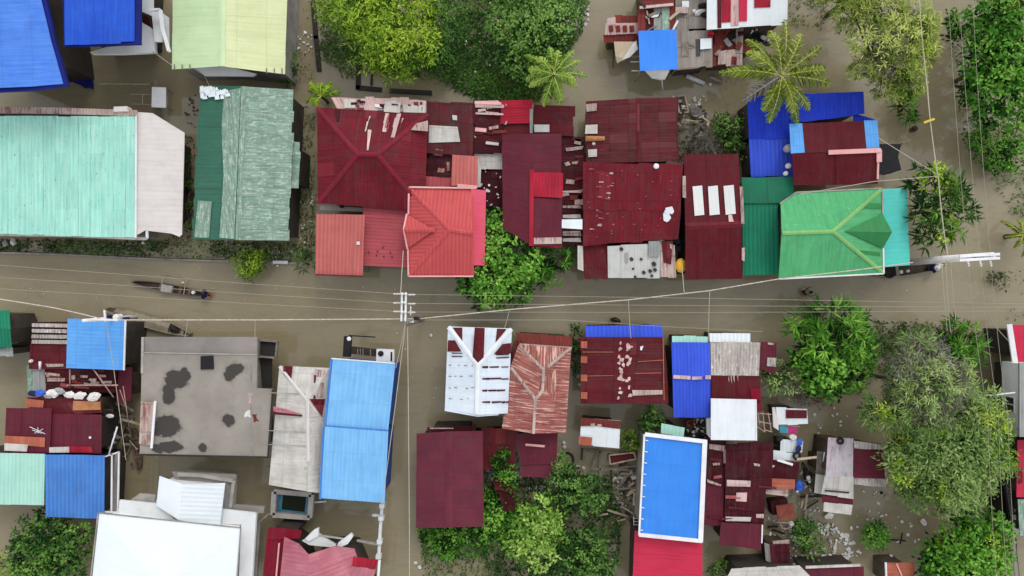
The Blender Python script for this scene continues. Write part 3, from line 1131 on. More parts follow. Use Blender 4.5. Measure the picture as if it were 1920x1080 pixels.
plain_mat('concrete', (152, 144, 139), (136, 129, 124), scale=.35, stain=.25, stainc=(.12, .11, .10, 1))
plain_mat('concrete_light', (182, 176, 168), (160, 154, 146), scale=.6, stain=.3)
plain_mat('concrete_wet', (58, 54, 50), (42, 40, 38), scale=1.2, stain=.3)
plain_mat('stain_dark', (64, 59, 56), (52, 48, 46), scale=1.0, stain=.1, rough=.35)
plain_mat('plaster_white', (232, 234, 234), (218, 219, 217), scale=.5, stain=.14, stainc=(.28, .26, .22, 1))
plain_mat('plaster_grey', (150, 146, 140), (122, 118, 112), scale=.8, stain=.3)
plain_mat('trim_white', (238, 238, 240), (222, 222, 224), scale=.9, stain=.08, bump=0)
plain_mat('trim_pink', (236, 180, 176), (226, 164, 160), scale=.9, stain=.1, bump=0)
plain_mat('trim_navy', (14, 28, 128), (10, 20, 96), scale=.7, stain=.1, bump=0)
plain_mat('trim_grey', (170, 164, 156), (140, 134, 128), scale=1.2)
plain_mat('wall_dark', (74, 66, 58), (52, 46, 42), scale=.9)
plain_mat('wall_wood', (96, 80, 66), (70, 58, 48), scale=1.4)
plain_mat('wall_pale', (170, 164, 152), (146, 140, 130), scale=.7, stain=.4)
plain_mat('wall_blue', (60, 90, 170), (50, 78, 150), scale=.7)
plain_mat('wood_pale', (196, 178, 152), (168, 150, 126), scale=2.2)
plain_mat('wood_grey', (142, 132, 120), (112, 104, 95), scale=2.0)
plain_mat('wood_dark', (66, 52, 44), (46, 38, 34), scale=2.0)
plain_mat('plywood', (190, 132, 88), (168, 110, 72), scale=1.6)
plain_mat('bamboo', (190, 172, 150), (164, 146, 124), scale=3.0, bump=.01)
plain_mat('bamboo_pink', (196, 160, 150), (170, 134, 126), scale=3.0, bump=.01)
plain_mat('boat_grey', (158, 148, 126), (136, 126, 106), scale=1.6)
plain_mat('boat_brown', (122, 104, 86), (96, 80, 66), scale=1.6)
plain_mat('boat_pale', (176, 162, 140), (150, 138, 118), scale=1.6)
plain_mat('boat_inside', (84, 72, 62), (62, 52, 46), scale=2.2)
plain_mat('rubber', (34, 33, 34), (26, 26, 27), scale=3, rough=.8, stain=0)
plain_mat('black_plastic', (34, 30, 34), (24, 22, 26), scale=2, rough=.45, stain=.1)
plain_mat('net_black', (44, 44, 48), (34, 34, 38), scale=2.4, rough=.9)
plain_mat('steel', (150, 150, 150), (126, 126, 124), scale=2, rough=.4, metal=.6, stain=.2)
plain_mat('pole_concrete', (250, 240, 236), (236, 224, 220), scale=1.0, stain=.15)
plain_mat('pole_wood', (120, 106, 94), (92, 82, 74), scale=1.6)
plain_mat('insulator', (236, 234, 232), (224, 222, 220), scale=3, rough=.3, stain=0, bump=0)
plain_mat('wire_pale', (196, 188, 166), (178, 170, 150), scale=2, stain=0, bump=0)
plain_mat('wire_thin', (160, 154, 132), (150, 144, 124), scale=2, stain=0, bump=0)
plain_mat('cable_thick', (214, 200, 186), (180, 166, 152), scale=5, stain=.2, bump=0)
plain_mat('sack_white', (234, 230, 226), (214, 208, 204), scale=2.4, stain=.15)
plain_mat('sack_grey', (176, 172, 170), (150, 146, 144), scale=2.4)
plain_mat('plastic_blue', (62, 110, 214), (50, 92, 190), scale=2.2, rough=.4, stain=.1)
plain_mat('plastic_navy', (30, 34, 86), (22, 24, 62), scale=2.2, rough=.5, stain=.1)
plain_mat('plastic_red', (190, 20, 50), (160, 16, 42), scale=2, rough=.4, stain=.1)
plain_mat('plastic_yellow', (244, 190, 62), (230, 170, 50), scale=1.4, rough=.5, stain=.1)
plain_mat('plastic_teal', (70, 150, 160), (60, 130, 142), scale=2, rough=.5)
plain_mat('cloth_pink', (190, 60, 120), (170, 50, 104), scale=2, rough=.9)
plain_mat('cloth_teal', (70, 160, 176), (60, 142, 158), scale=2, rough=.9)
plain_mat('cloth_navy', (36, 30, 84), (26, 22, 60), scale=3, rough=.9)
plain_mat('cloth_olive', (150, 142, 118), (126, 118, 98), scale=3, rough=.9)
plain_mat('cloth_white', (228, 226, 224), (206, 204, 204), scale=3, rough=.9)
plain_mat('cloth_dark', (44, 42, 46), (32, 30, 34), scale=3, rough=.9)
plain_mat('skin', (150, 104, 78), (136, 92, 68), scale=3, rough=.55, stain=0, bump=0)
plain_mat('hair', (22, 18, 16), (16, 13, 12), scale=5, rough=.5, stain=0)
plain_mat('pool_blue', (80, 140, 160), (66, 120, 142), scale=1.2)
plain_mat('glass_dark', (26, 28, 32), (20, 22, 26), scale=2, rough=.12, spec=.6, stain=0, bump=0)
plain_mat('litter_white', (240, 238, 234), (206, 202, 198), scale=2.5, stain=.2, bump=0)
plain_mat('litter_dark', (92, 84, 78), (62, 56, 52), scale=2.5)
plain_mat('twig_grey', (150, 142, 130), (118, 110, 100), scale=2.5, bump=0)
plain_mat('twig_red', (150, 82, 74), (122, 64, 58), scale=2.5, bump=0)
plain_mat('bark', (92, 80, 66), (68, 58, 48), scale=2.2, bump=.04)
plain_mat('rust_metal', (140, 72, 54), (108, 52, 42), scale=1.6, stain=.35)
plain_mat('sign_yellow', (222, 190, 70), (206, 172, 60), scale=2, stain=.1)

leaf_mat('leaf_lime', (52, 88, 18), (132, 174, 42), (206, 226, 86))
leaf_mat('leaf_yellow', (66, 84, 34), (152, 174, 78), (220, 230, 132))
leaf_mat('leaf_bright', (24, 58, 18), (84, 146, 44), (160, 210, 88))
leaf_mat('leaf_fresh', (48, 88, 28), (116, 162, 56), (188, 218, 112))
leaf_mat('leaf_mid', (32, 64, 26), (88, 132, 54), (152, 188, 96))
leaf_mat('leaf_dark', (20, 48, 20), (60, 104, 40), (128, 168, 76))
leaf_mat('leaf_olive', (54, 80, 36), (116, 150, 74), (184, 206, 128))
leaf_mat('leaf_grey', (78, 82, 62), (150, 154, 122), (204, 204, 174))
leaf_mat('leaf_palm', (48, 84, 22), (116, 156, 52), (190, 210, 104))
leaf_mat('leaf_palm_yellow', (56, 80, 18), (128, 150, 46), (204, 212, 104))
leaf_mat('leaf_weed', (40, 66, 28), (82, 122, 50), (136, 168, 82))
leaf_mat('leaf_mud', (38, 44, 30), (66, 76, 48), (110, 122, 80))
leaf_mat('leaf_dry', (96, 90, 82), (140, 134, 124), (186, 180, 170))
leaf_mat('leaf_red', (84, 40, 34), (136, 76, 66), (190, 130, 116))


def make_water():
    q = NT('flood_water')
    tc = q.n('ShaderNodeTexCoord')
    o = tc.outputs['Object']
    mp = q.n('ShaderNodeMapping')
    mp.inputs['Scale'].default_value = (.35, 1.0, 1.0)
    mp.inputs['Rotation'].default_value = (0, 0, .05)
    q.lk(o, mp.inputs['Vector'])
    m = mp.outputs[0]
    a = q.noise(o, .045, 3, .5)
    b = q.noise(m, .3, 5, .6, .8)
    base = q.mix(q.step(q.math('ADD', q.math('MULTIPLY', a, .6), q.math('MULTIPLY', b, .4)), .36, .64), S(139, 127, 98), S(154, 143, 116))
    # silt drifts, greenish algae, thin scum lines
    c = q.noise(m, .9, 6, .65, 1.2)
    base = q.mix(q.math('MULTIPLY', q.step(c, .52, .75), .3), base, S(104, 94, 66))
    e = q.noise(o, .16, 4, .6, .5)
    base = q.mix(q.math('MULTIPLY', q.step(e, .56, .75), .22), base, S(100, 104, 70))
    ln = q.noise(m, 1.1, 3, .5, 2.5)
    ridge = q.math('ABSOLUTE', q.math('SUBTRACT', ln, .5))
    base = q.mix(q.math('MULTIPLY', q.math('SUBTRACT', 1.0, q.step(ridge, 0, .02)), .1), base, S(196, 186, 160))
    q.lk(base, q.b.inputs['Base Color'])
    q.rough(q.math('ADD', .03, q.math('MULTIPLY', q.step(c, .4, .7), .12)))
    q.b.inputs['IOR'].default_value = 1.5
    q.spec(.5)
    r1 = q.noise(m, 2.2, 5, .6, .5)
    q.lk(q.bump(r1, .012, .2), q.b.inputs['Normal'])
    MATS['flood_water'] = q.m


def concrete_stained(name, spots, joints=1.0):
    """flat concrete roof; spots = (x, y, rx, ry) in object space where damp has blackened it, with feathered tide marks"""
    q = NT(name)
    tc = q.n('ShaderNodeTexCoord')
    o = tc.outputs['Object']
    a = q.noise(o, .35, 6, .6)
    f = q.noise(o, 2.2, 6, .7)
    base = q.mix(q.step(a, .35, .65), S(160, 152, 142), S(140, 133, 124))
    base = q.mix(q.math('MULTIPLY', q.step(f, .5, .75), .3), base, S(112, 106, 100))
    sep = q.n('ShaderNodeSeparateXYZ')
    q.lk(o, sep.inputs[0])
    nx = q.math('MULTIPLY', q.math('SUBTRACT', q.noise(o, 1.6, 5, .65), .5), 1.5)
    tot = None
    for x, y, rx, ry in spots:
        dx = q.math('DIVIDE', q.math('SUBTRACT', sep.outputs[0], x), rx)
        dy = q.math('DIVIDE', q.math('SUBTRACT', sep.outputs[1], y), ry)
        d = q.math('SQRT', q.math('ADD', q.math('MULTIPLY', dx, dx), q.math('MULTIPLY', dy, dy)))
        d = q.math('ADD', d, nx)
        tot = d if tot is None else q.math('MINIMUM', tot, d)
    halo = q.math('SUBTRACT', 1.0, q.step(tot, .95, 1.35))
    core = q.math('SUBTRACT', 1.0, q.step(tot, .86, 1.0))
    base = q.mix(q.math('MULTIPLY', halo, .35), base, S(100, 94, 88))
    base = q.mix(q.math('MULTIPLY', core, .9), base, S(58, 54, 52))
    q.lk(base, q.b.inputs['Base Color'])
    q.rough(.8)
    q.spec(.15)
    q.lk(q.bump(f, .01, .5), q.b.inputs['Normal'])
    MATS[name] = q.m


make_water()

# ================================================================== ground and flood water
def plane(name, z, half, mat, kind):
    n = 24
    mb = MB()
    for i in range(n):
        for j in range(n):
            x0, x1 = -half + 2 * half * i / n, -half + 2 * half * (i + 1) / n
            y0, y1 = -half + 2 * half * j / n, -half + 2 * half * (j + 1) / n
            mb.face([(x0, y0, z), (x1, y0, z), (x1, y1, z), (x0, y1, z)])
    return tag(mb.build(name, mat), None, None, None, kind)


plain_mat('mud', (92, 78, 60), (74, 62, 48), scale=.2)
plane('ground', -1.1, 600, 'mud', 'structure')
plane('flood_water', 0.0, 600, 'flood_water', 'structure')

# ================================================================== camera, sun, sky
cam = bpy.data.cameras.new('camera')
cam.lens = 24.0
cam.sensor_width = 36.0
cam.clip_end = 2000
co = bpy.data.objects.new('camera', cam)
co.location = (0, 0, H)
col.objects.link(co)
scene.camera = co

SUN_EL, SUN_AZ = math.radians(46), math.radians(20)     # azimuth clockwise from north (+y): light comes from the upper right
sun = bpy.data.lights.new('sun', 'SUN')
sun.energy = .9
sun.angle = math.radians(22.0)
sun.color = (1.0, .965, .91)
so = bpy.data.objects.new('sun', sun)
col.objects.link(so)
so.rotation_euler = (math.pi / 2 - SUN_EL, 0, math.pi - SUN_AZ)
w = bpy.data.worlds.new('World')
scene.world = w
w.use_nodes = True
nt = w.node_tree
sky = nt.nodes.new('ShaderNodeTexSky')
sky.sky_type = 'NISHITA'
sky.sun_disc = False
sky.sun_elevation = SUN_EL
sky.sun_rotation = SUN_AZ
sky.air_density = 1.0
sky.dust_density = .6
hs = nt.nodes.new('ShaderNodeHueSaturation')
hs.inputs['Saturation'].default_value = .15
hs.inputs['Value'].default_value = 2.0
nt.links.new(sky.outputs[0], hs.inputs['Color'])
nt.links.new(hs.outputs[0], nt.nodes['Background'].inputs[0])
nt.nodes['Background'].inputs[1].default_value = .15
scene.view_settings.view_transform = 'Standard'
scene.view_settings.look = 'None'
scene.view_settings.exposure = 0
scene.cycles.max_bounces = 5
scene.cycles.diffuse_bounces = 3
scene.cycles.transparent_max_bounces = 4
# ================================================================== buildings, top left
ROW = 'tin roofed houses along the flooded street'

b = B('tall_house', 'tall house with curved pale blue roof edged in navy beside the white balcony', 'house', 40, 60)
b.slab([(-90, -90), (80, -90), (86, 0), (103, 75), (127, 160), (60, 169), (-90, 176)], 6.1, 6.35, 'trim_navy', 'fascia')
b.facets([(-90, -90, 6.7), (74, -90, 6.45), (77, 0, 6.45), (95, 75, 6.42), (118, 157, 6.4), (60, 162, 6.5), (-90, 168, 6.7)], [(0, 1, 2, 3, 4, 5, 6)], 'blue_roof', th=.05)
b.slab([(116, -90), (264, -90), (263, 83), (190, 85), (119, 88)], 5.7, 5.9, 'trim_navy', 'fascia')
b.sheet([(119, -90), (252, -90), (252, 79), (121, 84)], [6.4, 6.0, 5.96, 6.2], 'blue_wing', 'V', 'roof')
b.wall([P(-90, -90, 6), P(60, -90, 6), P(85, 110, 6), P(-90, 130, 6)], 'wall_dark', .5)  # both walls coloured dark to stand for the shadow beneath the blue roof
b.wall([P(110, -90, 5.6), P(235, -90, 5.6), P(232, 55, 5.6), P(110, 60, 5.6)], 'wall_dark', .4)
b.slab([(168, 98), (200, 88), (262, 84), (263, 40), (283, 52), (290, 62), (291, 98), (230, 101), (172, 101)], 2.7, 3.0, 'plaster_white', 'balcony')
b.slab([(262, -60), (286, -60), (286, 30), (268, 22), (262, 20)], 3.2, 3.4, 'plaster_white', 'balcony')
b.bar([(283, 21, 3.9), (303, 20, 3.9)], .12, .3, 'trim_white', 'parapet')
b.bar([(303, 20, 3.9), (307, 55, 3.9), (319, 98, 3.9)], .14, .3, 'trim_white', 'parapet')
b.slab([(284, 22), (302, 22), (305, 55), (304, 78), (290, 78)], 3.2, 3.35, 'plaster_white', 'balcony')
b.slab([(304, 24), (317, 33), (318, 96), (308, 62)], 2.6, 2.75, 'plaster_white', 'balcony')
b.slab([(264, 24), (280, 34), (281, 50), (264, 40)], 2.5, 2.6, 'maroon_grey', 'stair')

b = B('wide_house', 'house with pale lime and pale yellow gable roof at the top edge', 'house', 430, 60)
b.gable([(325, -70), (541, -70), (534, 139), (322, 130)], [(417, -70), (415, 124)], 3.6, 4.5, ('lime_pale', 'yellow_pale'), 'V', 'plaster_grey', w=1.2, jit=.02, cap='lime_pale', capw=.5, zj=.006)
mb = MB()
for i in range(15):
    u = 328 + i * 14.4
    if 385 < u < 420:
        continue
    p0 = on(u, 134 if u > 430 else 127, .03)
    bars(mb, [p0 - np.array((0, .16, 0)), p0 + np.array((0, .2, .03))], .05, .06)
mb.build('rafter_tail', 'wood_grey', b.o)
b.slab([(362, 128), (415, 122), (480, 138), (474, 143), (385, 142)], 2.9, 3.1, 'plaster_white', 'gable_wall', False)

b = B('gable_house', 'house with dark green and weathered pale green gable roof and a white peeled corner', 'house', 460, 300)
b.gable([(375, 160), (552, 168), (540, 451), (361, 448)], [(457, 162), (446, 450)], 3.1, 3.8, ('green_dark', 'green_worn'), 'V', 'wall_dark', w=.72, jit=.09, cap='green_worn', capw=.35)
b.sheet([(540, 264), (563, 267), (559, 353), (538, 352)], 2.85, 'green_worn', 'H', 'roof', 'wall_dark', w=.6)
b.patch([(421, 172), (452, 165), (440, 448), (412, 446), (420, 330), (416, 240)], 'green_worn', .06)
b.patch([(372, 376), (398, 378), (392, 446), (365, 445)], 'green_worn', .06)
for i in range(44):
    u, v = 374 + R.uniform(0, 60) * R.uniform(.5, 1), 163 + R.uniform(0, 24) * R.uniform(.3, 1)
    a, c = R.uniform(3, 9), R.uniform(3, 7)
    b.patch([(u, v), (u + a, v - 2), (u + a + 2, v + c), (u + 1, v + c + 1)], 'white_plain', .07 + .003 * i, 'peeling_paint')

b = B('long_house', 'long house with mint green streaked roof and a cream lean to on one side', 'house', 150, 320)
b.sheet([(-90, 217), (257, 218), (256, 446), (-90, 436)], [3.6, 3.6, 3.3, 3.3], 'mint', 'V', 'roof', 'plaster_grey', w=.9, jit=.03, zj=.012)
b.bar([(-90, 205, 3.5), (100, 208, 3.5), (258, 213, 3.5)], .42, .12, 'rusty_white', 'gutter')
b.bar([(-90, 214, 3.45), (258, 219, 3.45)], .14, .08, 'wood_dark', 'gutter')
b.bar([(-90, 438, 3.15), (130, 442, 3.15), (275, 448, 3.15)], .2, .12, 'trim_grey', 'gutter')
b.facets([(256, 210, 3.4), (286, 212, 3.2), (346, 249, 2.8), (341, 440, 2.833), (336, 444, 2.867), (322, 438, 2.96), (272, 432, 3.293), (257, 440, 3.393)], [(0, 1, 2, 3, 4, 5, 6, 7)], 'white_beige', 'roof')
b.wall([P(262, 225, 2.8), P(325, 255, 2.8), P(322, 420, 2.8), P(262, 425, 2.8)], 'wall_dark', .2)
b.bar([(256, 214, 3.55), (255, 446, 3.45)], .12, .07, 'trim_white', 'verge_board')
b.slab([(213, 200), (238, 199), (239, 208), (213, 209)], 3.2, 3.8, 'white_beige', 'vent_box')
b.bar([(262, 447, 3.1), (277, 447, 3.1), (277, 433, 3.1)], .14, .14, 'plaster_white', 'downpipe')

# ================================================================== red block, top middle
b = B('hip_house', 'house with big dark maroon hipped roof behind the salmon carports', 'house', 700, 295)
b.facets([(594, 201, 3.2), (802, 213, 3.2), (797, 396, 3.2), (596, 381, 3.2), (671, 289, 4.7), (708, 289, 4.7)],
         [(0, 1, 5, 4), (1, 2, 5), (2, 3, 4, 5), (3, 0, 4)], 'maroon_bright', 'roof', 'wall_dark', [0, 1, 2, 3])
for a in [[(594, 201, 3.22), (671, 289, 4.72)], [(802, 213, 3.22), (708, 289, 4.72)], [(797, 396, 3.22), (708, 289, 4.72)], [(596, 381, 3.22), (671, 289, 4.72)], [(668, 289, 4.72), (711, 289, 4.72)]]:
    b.cap(a, .3, 'maroon_cap', 'hip_cap')
b.sheet([(620, 181), (799, 186), (799, 214), (632, 204)], [2.9, 2.9, 3.05, 3.05], 'pink_white', 'V', 'roof', None, w=.6, jit=.12)
for q in [[(722, 190), (752, 192), (750, 212), (720, 210)], [(756, 196), (797, 197), (797, 212), (757, 211)], [(645, 186), (668, 187), (666, 203), (646, 203)]]:
    b.patch(q, 'white_old', .08)
for i in range(16):
    u, v, a = R.uniform(636, 790), R.uniform(187, 203), R.uniform(4, 16)
    b.patch([(u, v), (u + a, v + R.uniform(-2, 2)), (u + a, v + R.uniform(3, 8)), (u + 1, v + 5)], R.choice(['white_plain', 'white_old', 'rust_red', 'maroon_dark', 'white_plain']), .09 + .004 * i)
for i in range(14):
    u, v = R.choice([722, 727, 741, 746, 752, 690]) + R.uniform(-2, 3), R.uniform(212, 236)
    b.patch([(u, v), (u + R.uniform(1.5, 3.5), v), (u - 2, v + R.uniform(8, 22)), (u - 4, v + R.uniform(8, 20))], R.choice(['white_old', 'scuff', 'pink_white']), .07 + .002 * i)
for q, m in [([(723, 212), (730, 213), (724, 248), (717, 247)], 'pink_white'), ([(744, 213), (752, 213), (740, 258), (733, 258)], 'pink_white'), ([(780, 232), (802, 226), (803, 246), (770, 244)], 'rusty_white'), ([(690, 243), (697, 244), (691, 282), (688, 282)], 'pink_white'), ([(629, 206), (637, 206), (636, 228), (630, 227)], 'maroon_dark')]:
    b.patch(q, m, .06)
b.slab([(600, 386), (716, 391), (715, 398), (601, 394)], 1.9, 2.1, 'concrete_light', 'ledge')

b = B('carport', 'salmon ribbed carport roof nearest the canal bush', 'carport', 637, 458, 'salmon carports')
b.sheet([(593, 401), (684, 403), (680, 517), (591, 514)], [3.3, 3.3, 3.0, 3.0], 'salmon', 'V', 'roof', 'wall_pale', w=1.1, jit=.015, inset=.25, zj=.006)
b.bar([(592, 515, 3.0), (680, 518, 3.0)], .08, .08, 'maroon', 'gutter')
b.patch([(669, 453), (675, 453), (675, 459), (669, 459)], 'skylight', .06, 'roof_vent')
b = B('carport', 'lower stained salmon carport roof between the two taller red roofs', 'carport', 720, 450, 'salmon carports')
b.sheet([(680, 384), (770, 392), (772, 502), (680, 498)], 2.75, 'salmon_dark', 'H', 'roof', 'wall_dark', w=.9, jit=.02)
for i in range(7):
    u, v = R.uniform(690, 735), R.uniform(462, 485)
    b.patch([(u, v), (u + 2, v + .6), (u + 1.5, v + 4), (u - .5, v + 3)], 'maroon_grey', .05)

b = B('hip_house', 'house with bright coral red hipped roof, pale trim and a pointed dormer', 'house', 830, 435)
b.facets([(767, 352, 3.6), (886, 355, 3.6), (889, 517, 3.6), (766, 517, 3.6), (843, 430, 4.7), (886, 437, 4.7)],
         [(0, 1, 5, 4), (1, 2, 5), (2, 3, 4, 5), (3, 0, 4)], 'coral', 'roof', 'wall_pale', [0, 1, 2, 3], inset=.5)
b.facets([(762, 401, 3.75), (757, 430, 4.35), (764, 466, 3.75), (815, 431, 4.45)], [(0, 1, 3), (1, 2, 3)], 'coral', 'dormer_roof')
b.sheet([(883, 354), (911, 357), (909, 498), (886, 497)], [3.75, 3.6, 3.6, 3.75], 'coral_pink', 'H', 'roof', None, w=.9, jit=.01, zj=.004)
b.bar([(766, 402, 3.65), (767, 351, 3.65), (893, 353, 3.65)], .11, .09, 'trim_pink', 'verge_board')
b.bar([(763, 401, 3.72), (757, 430, 4.3), (764, 467, 3.72)], .1, .09, 'trim_pink', 'verge_board')
b.bar([(765, 466, 3.6), (766, 518, 3.6), (888, 518, 3.6)], .1, .09, 'trim_pink', 'gutter')
for a in [[(768, 353, 3.62), (843, 430, 4.72)], [(767, 516, 3.62), (843, 430, 4.72)], [(841, 430, 4.72), (886, 437, 4.72)], [(758, 430, 4.38), (815, 431, 4.47)]]:
    b.cap(a, .3, 'coral', 'hip_cap')

b = B('shack', 'low maroon tin shack with a white sheet, squeezed behind the big maroon hip roof', 'shack', 845, 240)
b.sheet([(800, 189), (889, 194), (886, 292), (800, 288)], [2.6, 2.6, 2.8, 2.8], 'maroon_old', 'V', 'roof', 'wall_dark', w=.8, jit=.05)
b.sheet([(803, 284), (850, 286), (848, 335), (801, 332)], 2.5, 'maroon_dark', 'H', 'roof', None, w=.5, jit=.1)
b.patch([(805, 235), (858, 238), (863, 266), (804, 268)], 'white_old', .06)
b.patch([(848, 216), (857, 217), (857, 226), (849, 225)], 'white_old', .06)
for q in [[(816, 279), (832, 281), (830, 293), (812, 291)], [(822, 315), (835, 317), (833, 324), (820, 323)], [(836, 304), (844, 304), (844, 320), (838, 322)]]:
    b.patch(q, 'rusty_pink', .06)
b = B('shed', 'small salmon ribbed shed roof behind the coral hip roof', 'shed', 872, 320)
b.sheet([(848, 290), (896, 293), (895, 349), (846, 348)], [3.1, 3.1, 3.3, 3.3], 'salmon', 'V', 'roof', 'wall_dark', w=.9, jit=.01, inset=.2, zj=.005)
b.sheet([(896, 294), (902, 316), (901, 350), (894, 350)], 2.8, 'white_old', 'V', 'roof', None)
b.sheet([(795, 331), (846, 333), (845, 351), (794, 350)], 2.9, 'salmon_dark', 'V', 'roof', 'wall_dark', w=.8)
b.bar([(858, 348, 3.3), (895, 351, 3.3)], .2, .12, 'trim_pink', 'gutter')

b = B('shack', 'shack with ragged red tin roof crossed by white boards, next to the coconut palm', 'shack', 940, 225)
b.sheet([(890, 189), (943, 188), (941, 287), (889, 286)], [2.9, 2.9, 2.6, 2.6], 'maroon_dark', 'H', 'roof', 'wall_dark', w=.55, jit=.12)
b.sheet([(940, 189), (1001, 187), (996, 231), (940, 232)], [3.1, 3.1, 2.9, 2.9], 'red_bright', 'H', 'roof', None, w=.6, jit=.08)
b.sheet([(938, 228), (998, 230), (996, 252), (938, 254)], 2.7, 'maroon', 'H', 'roof', None, w=.5)
for i, (x0, y0, x1, y1) in enumerate([(890, 193, 940, 195), (892, 213, 944, 215), (888, 228, 950, 231), (891, 243, 912, 245), (890, 257, 943, 259), (911, 268, 935, 271), (948, 197, 1000, 200)]):
    a, c = on(x0, y0, .06), on(x1, y1, .06)
    b.bar([a, c], R.uniform(.1, .26), .04, ['trim_pink', 'pink_white', 'white_old'][i % 3], 'roof_batten')
b.patch([(890, 190), (934, 189), (946, 199), (944, 203), (891, 202)], 'pink_white', .09)
b.bar([(996, 188, 3.0), (996, 250, 2.8)], .2, .08, 'grey_sheet', 'gutter')
b.sheet([(889, 287), (944, 287), (944, 320), (890, 318)], 2.35, 'white_old', 'V', 'roof', 'wall_dark', w=.6, jit=.1)
b.sheet([(900, 322), (945, 319), (946, 390), (905, 388)], 2.2, 'maroon_dark', 'V', 'roof', 'wall_dark')

b = B('gable_house', 'narrow house with purplish maroon gable roof and a bright red ridge panel', 'house', 997, 356)
b.gable([(941, 252), (1053, 251), (1054, 462), (943, 428)], [(998, 251), (997, 461)], 3.3, 3.8, 'maroon_grey', 'V', 'wall_dark', w=1.0, jit=.02, zj=.006)
b.patch([(999, 323), (1056, 324), (1055, 371), (1000, 369)], 'red_bright', .09)
b.patch([(1001, 371), (1054, 373), (1053, 446), (1001, 446)], 'maroon_grey', .07)
b.patch([(1001, 446), (1053, 445), (1053, 457), (1001, 458)], 'rusty_white', .08)
b.cap([(997, 318, 3.84), (996, 461, 3.84)], .3, 'red_bright', 'ridge_cap')
b.bar([(996, 462, 3.35), (1053, 463, 3.35)], .12, .08, 'dark_red', 'gutter')

b = B('shack', 'strip of dark maroon tin patched with white sheets between two maroon roofs', 'shack', 1072, 330)
b.sheet([(1001, 196), (1077, 199), (1077, 256), (1000, 250)], 2.6, 'maroon', 'H', 'roof', 'wall_dark', w=.7, jit=.1)
b.sheet([(1052, 254), (1099, 258), (1094, 460), (1053, 458)], 2.4, 'maroon_dark', 'H', 'roof', 'wall_dark', w=.55, jit=.14)
b.patch([(1001, 234), (1030, 234), (1030, 248), (1002, 248)], 'tarp_white', .07)
b.patch([(1053, 412), (1092, 411), (1092, 430), (1053, 428)], 'white_clean', .2, 'roof_patch')
for y, hh, m in [(358, 4, 'pink_white'), (386, 5, 'rusty_white'), (403, 7, 'white_old'), (434, 9, 'rusty_white'), (447, 7, 'white_old')]:
    b.patch([(1055, y), (1088, y - 1), (1090, y + hh), (1055, y + hh - 1)], m, .1)
for q in [[(1060, 278), (1094, 274), (1092, 280), (1062, 284)], [(1058, 306), (1066, 303), (1070, 309), (1061, 312)], [(1072, 304), (1084, 302), (1082, 308), (1073, 308)], [(1062, 336), (1078, 338), (1076, 346), (1060, 344)]]:
    b.patch(q, 'rusty_white', .07)

b = B('gable_house', 'wide house with plain dark maroon roof beside the wooden trough', 'house', 1185, 244)
b.gable([(1098, 190), (1271, 182), (1273, 302), (1098, 306)], [(1196, 184), (1197, 304)], 2.9, 3.3, 'maroon_old', 'V', 'wall_dark', w=.9, jit=.06, cap='maroon', capw=.2)
b.patch([(1098, 235), (1120, 234), (1120, 251), (1097, 251)], 'white_old', .1)
b.patch([(1098, 196), (1119, 194), (1118, 208), (1100, 210)], 'rusty_white', .1)
b.patch([(1102, 281), (1119, 280), (1119, 294), (1103, 295)], 'white_old', .1)

b = B('wide_house', 'house with broad reddish maroon roof carrying a white splash of paint', 'house', 1185, 384)
b.sheet([(1093, 304), (1281, 308), (1276, 396), (1093, 394)], [3.5, 3.5, 3.3, 3.3], 'maroon_bright', 'V', 'roof', 'wall_dark', w=.8, jit=.04)
b.sheet([(1094, 390), (1277, 394), (1272, 448), (1093, 461)], [3.28, 3.28, 3.1, 3.1], 'maroon_bright', 'V', 'roof', 'wall_dark', w=.8, jit=.06)
for i in range(22):
    u, v = R.choice([1107, 1120, 1138, 1146]) + R.uniform(-3, 3), R.uniform(315, 440)
    a = R.uniform(3, 10)
    b.patch([(u, v), (u + a, v + R.uniform(-2, 2)), (u + a - 1, v + R.uniform(2, 4)), (u - 1, v + 2.5)], 'scuff' if i % 3 else 'rusty_white', .06)
for i in range(26):
    u, v = R.uniform(1100, 1265), R.uniform(312, 445)
    a = R.uniform(1.5, 4)
    b.patch([(u, v), (u + a, v + R.uniform(-1, 1)), (u + a - 1, v + 2), (u - 1, v + 1.5)], 'scuff', .05)
for i in range(9):
    t = i * .7
    u, v = 1249 + 8 * math.cos(t * 1.3) * (i % 3) * .5 + i * .5, 402 + 10 * math.sin(t) * .9
    b.patch([(u - 5, v - 4), (u + 3, v - 6), (u + 6, v + 1), (u + 2, v + 6), (u - 4, v + 3)], 'white_clean', .07 + .006 * i, 'paint_splash')

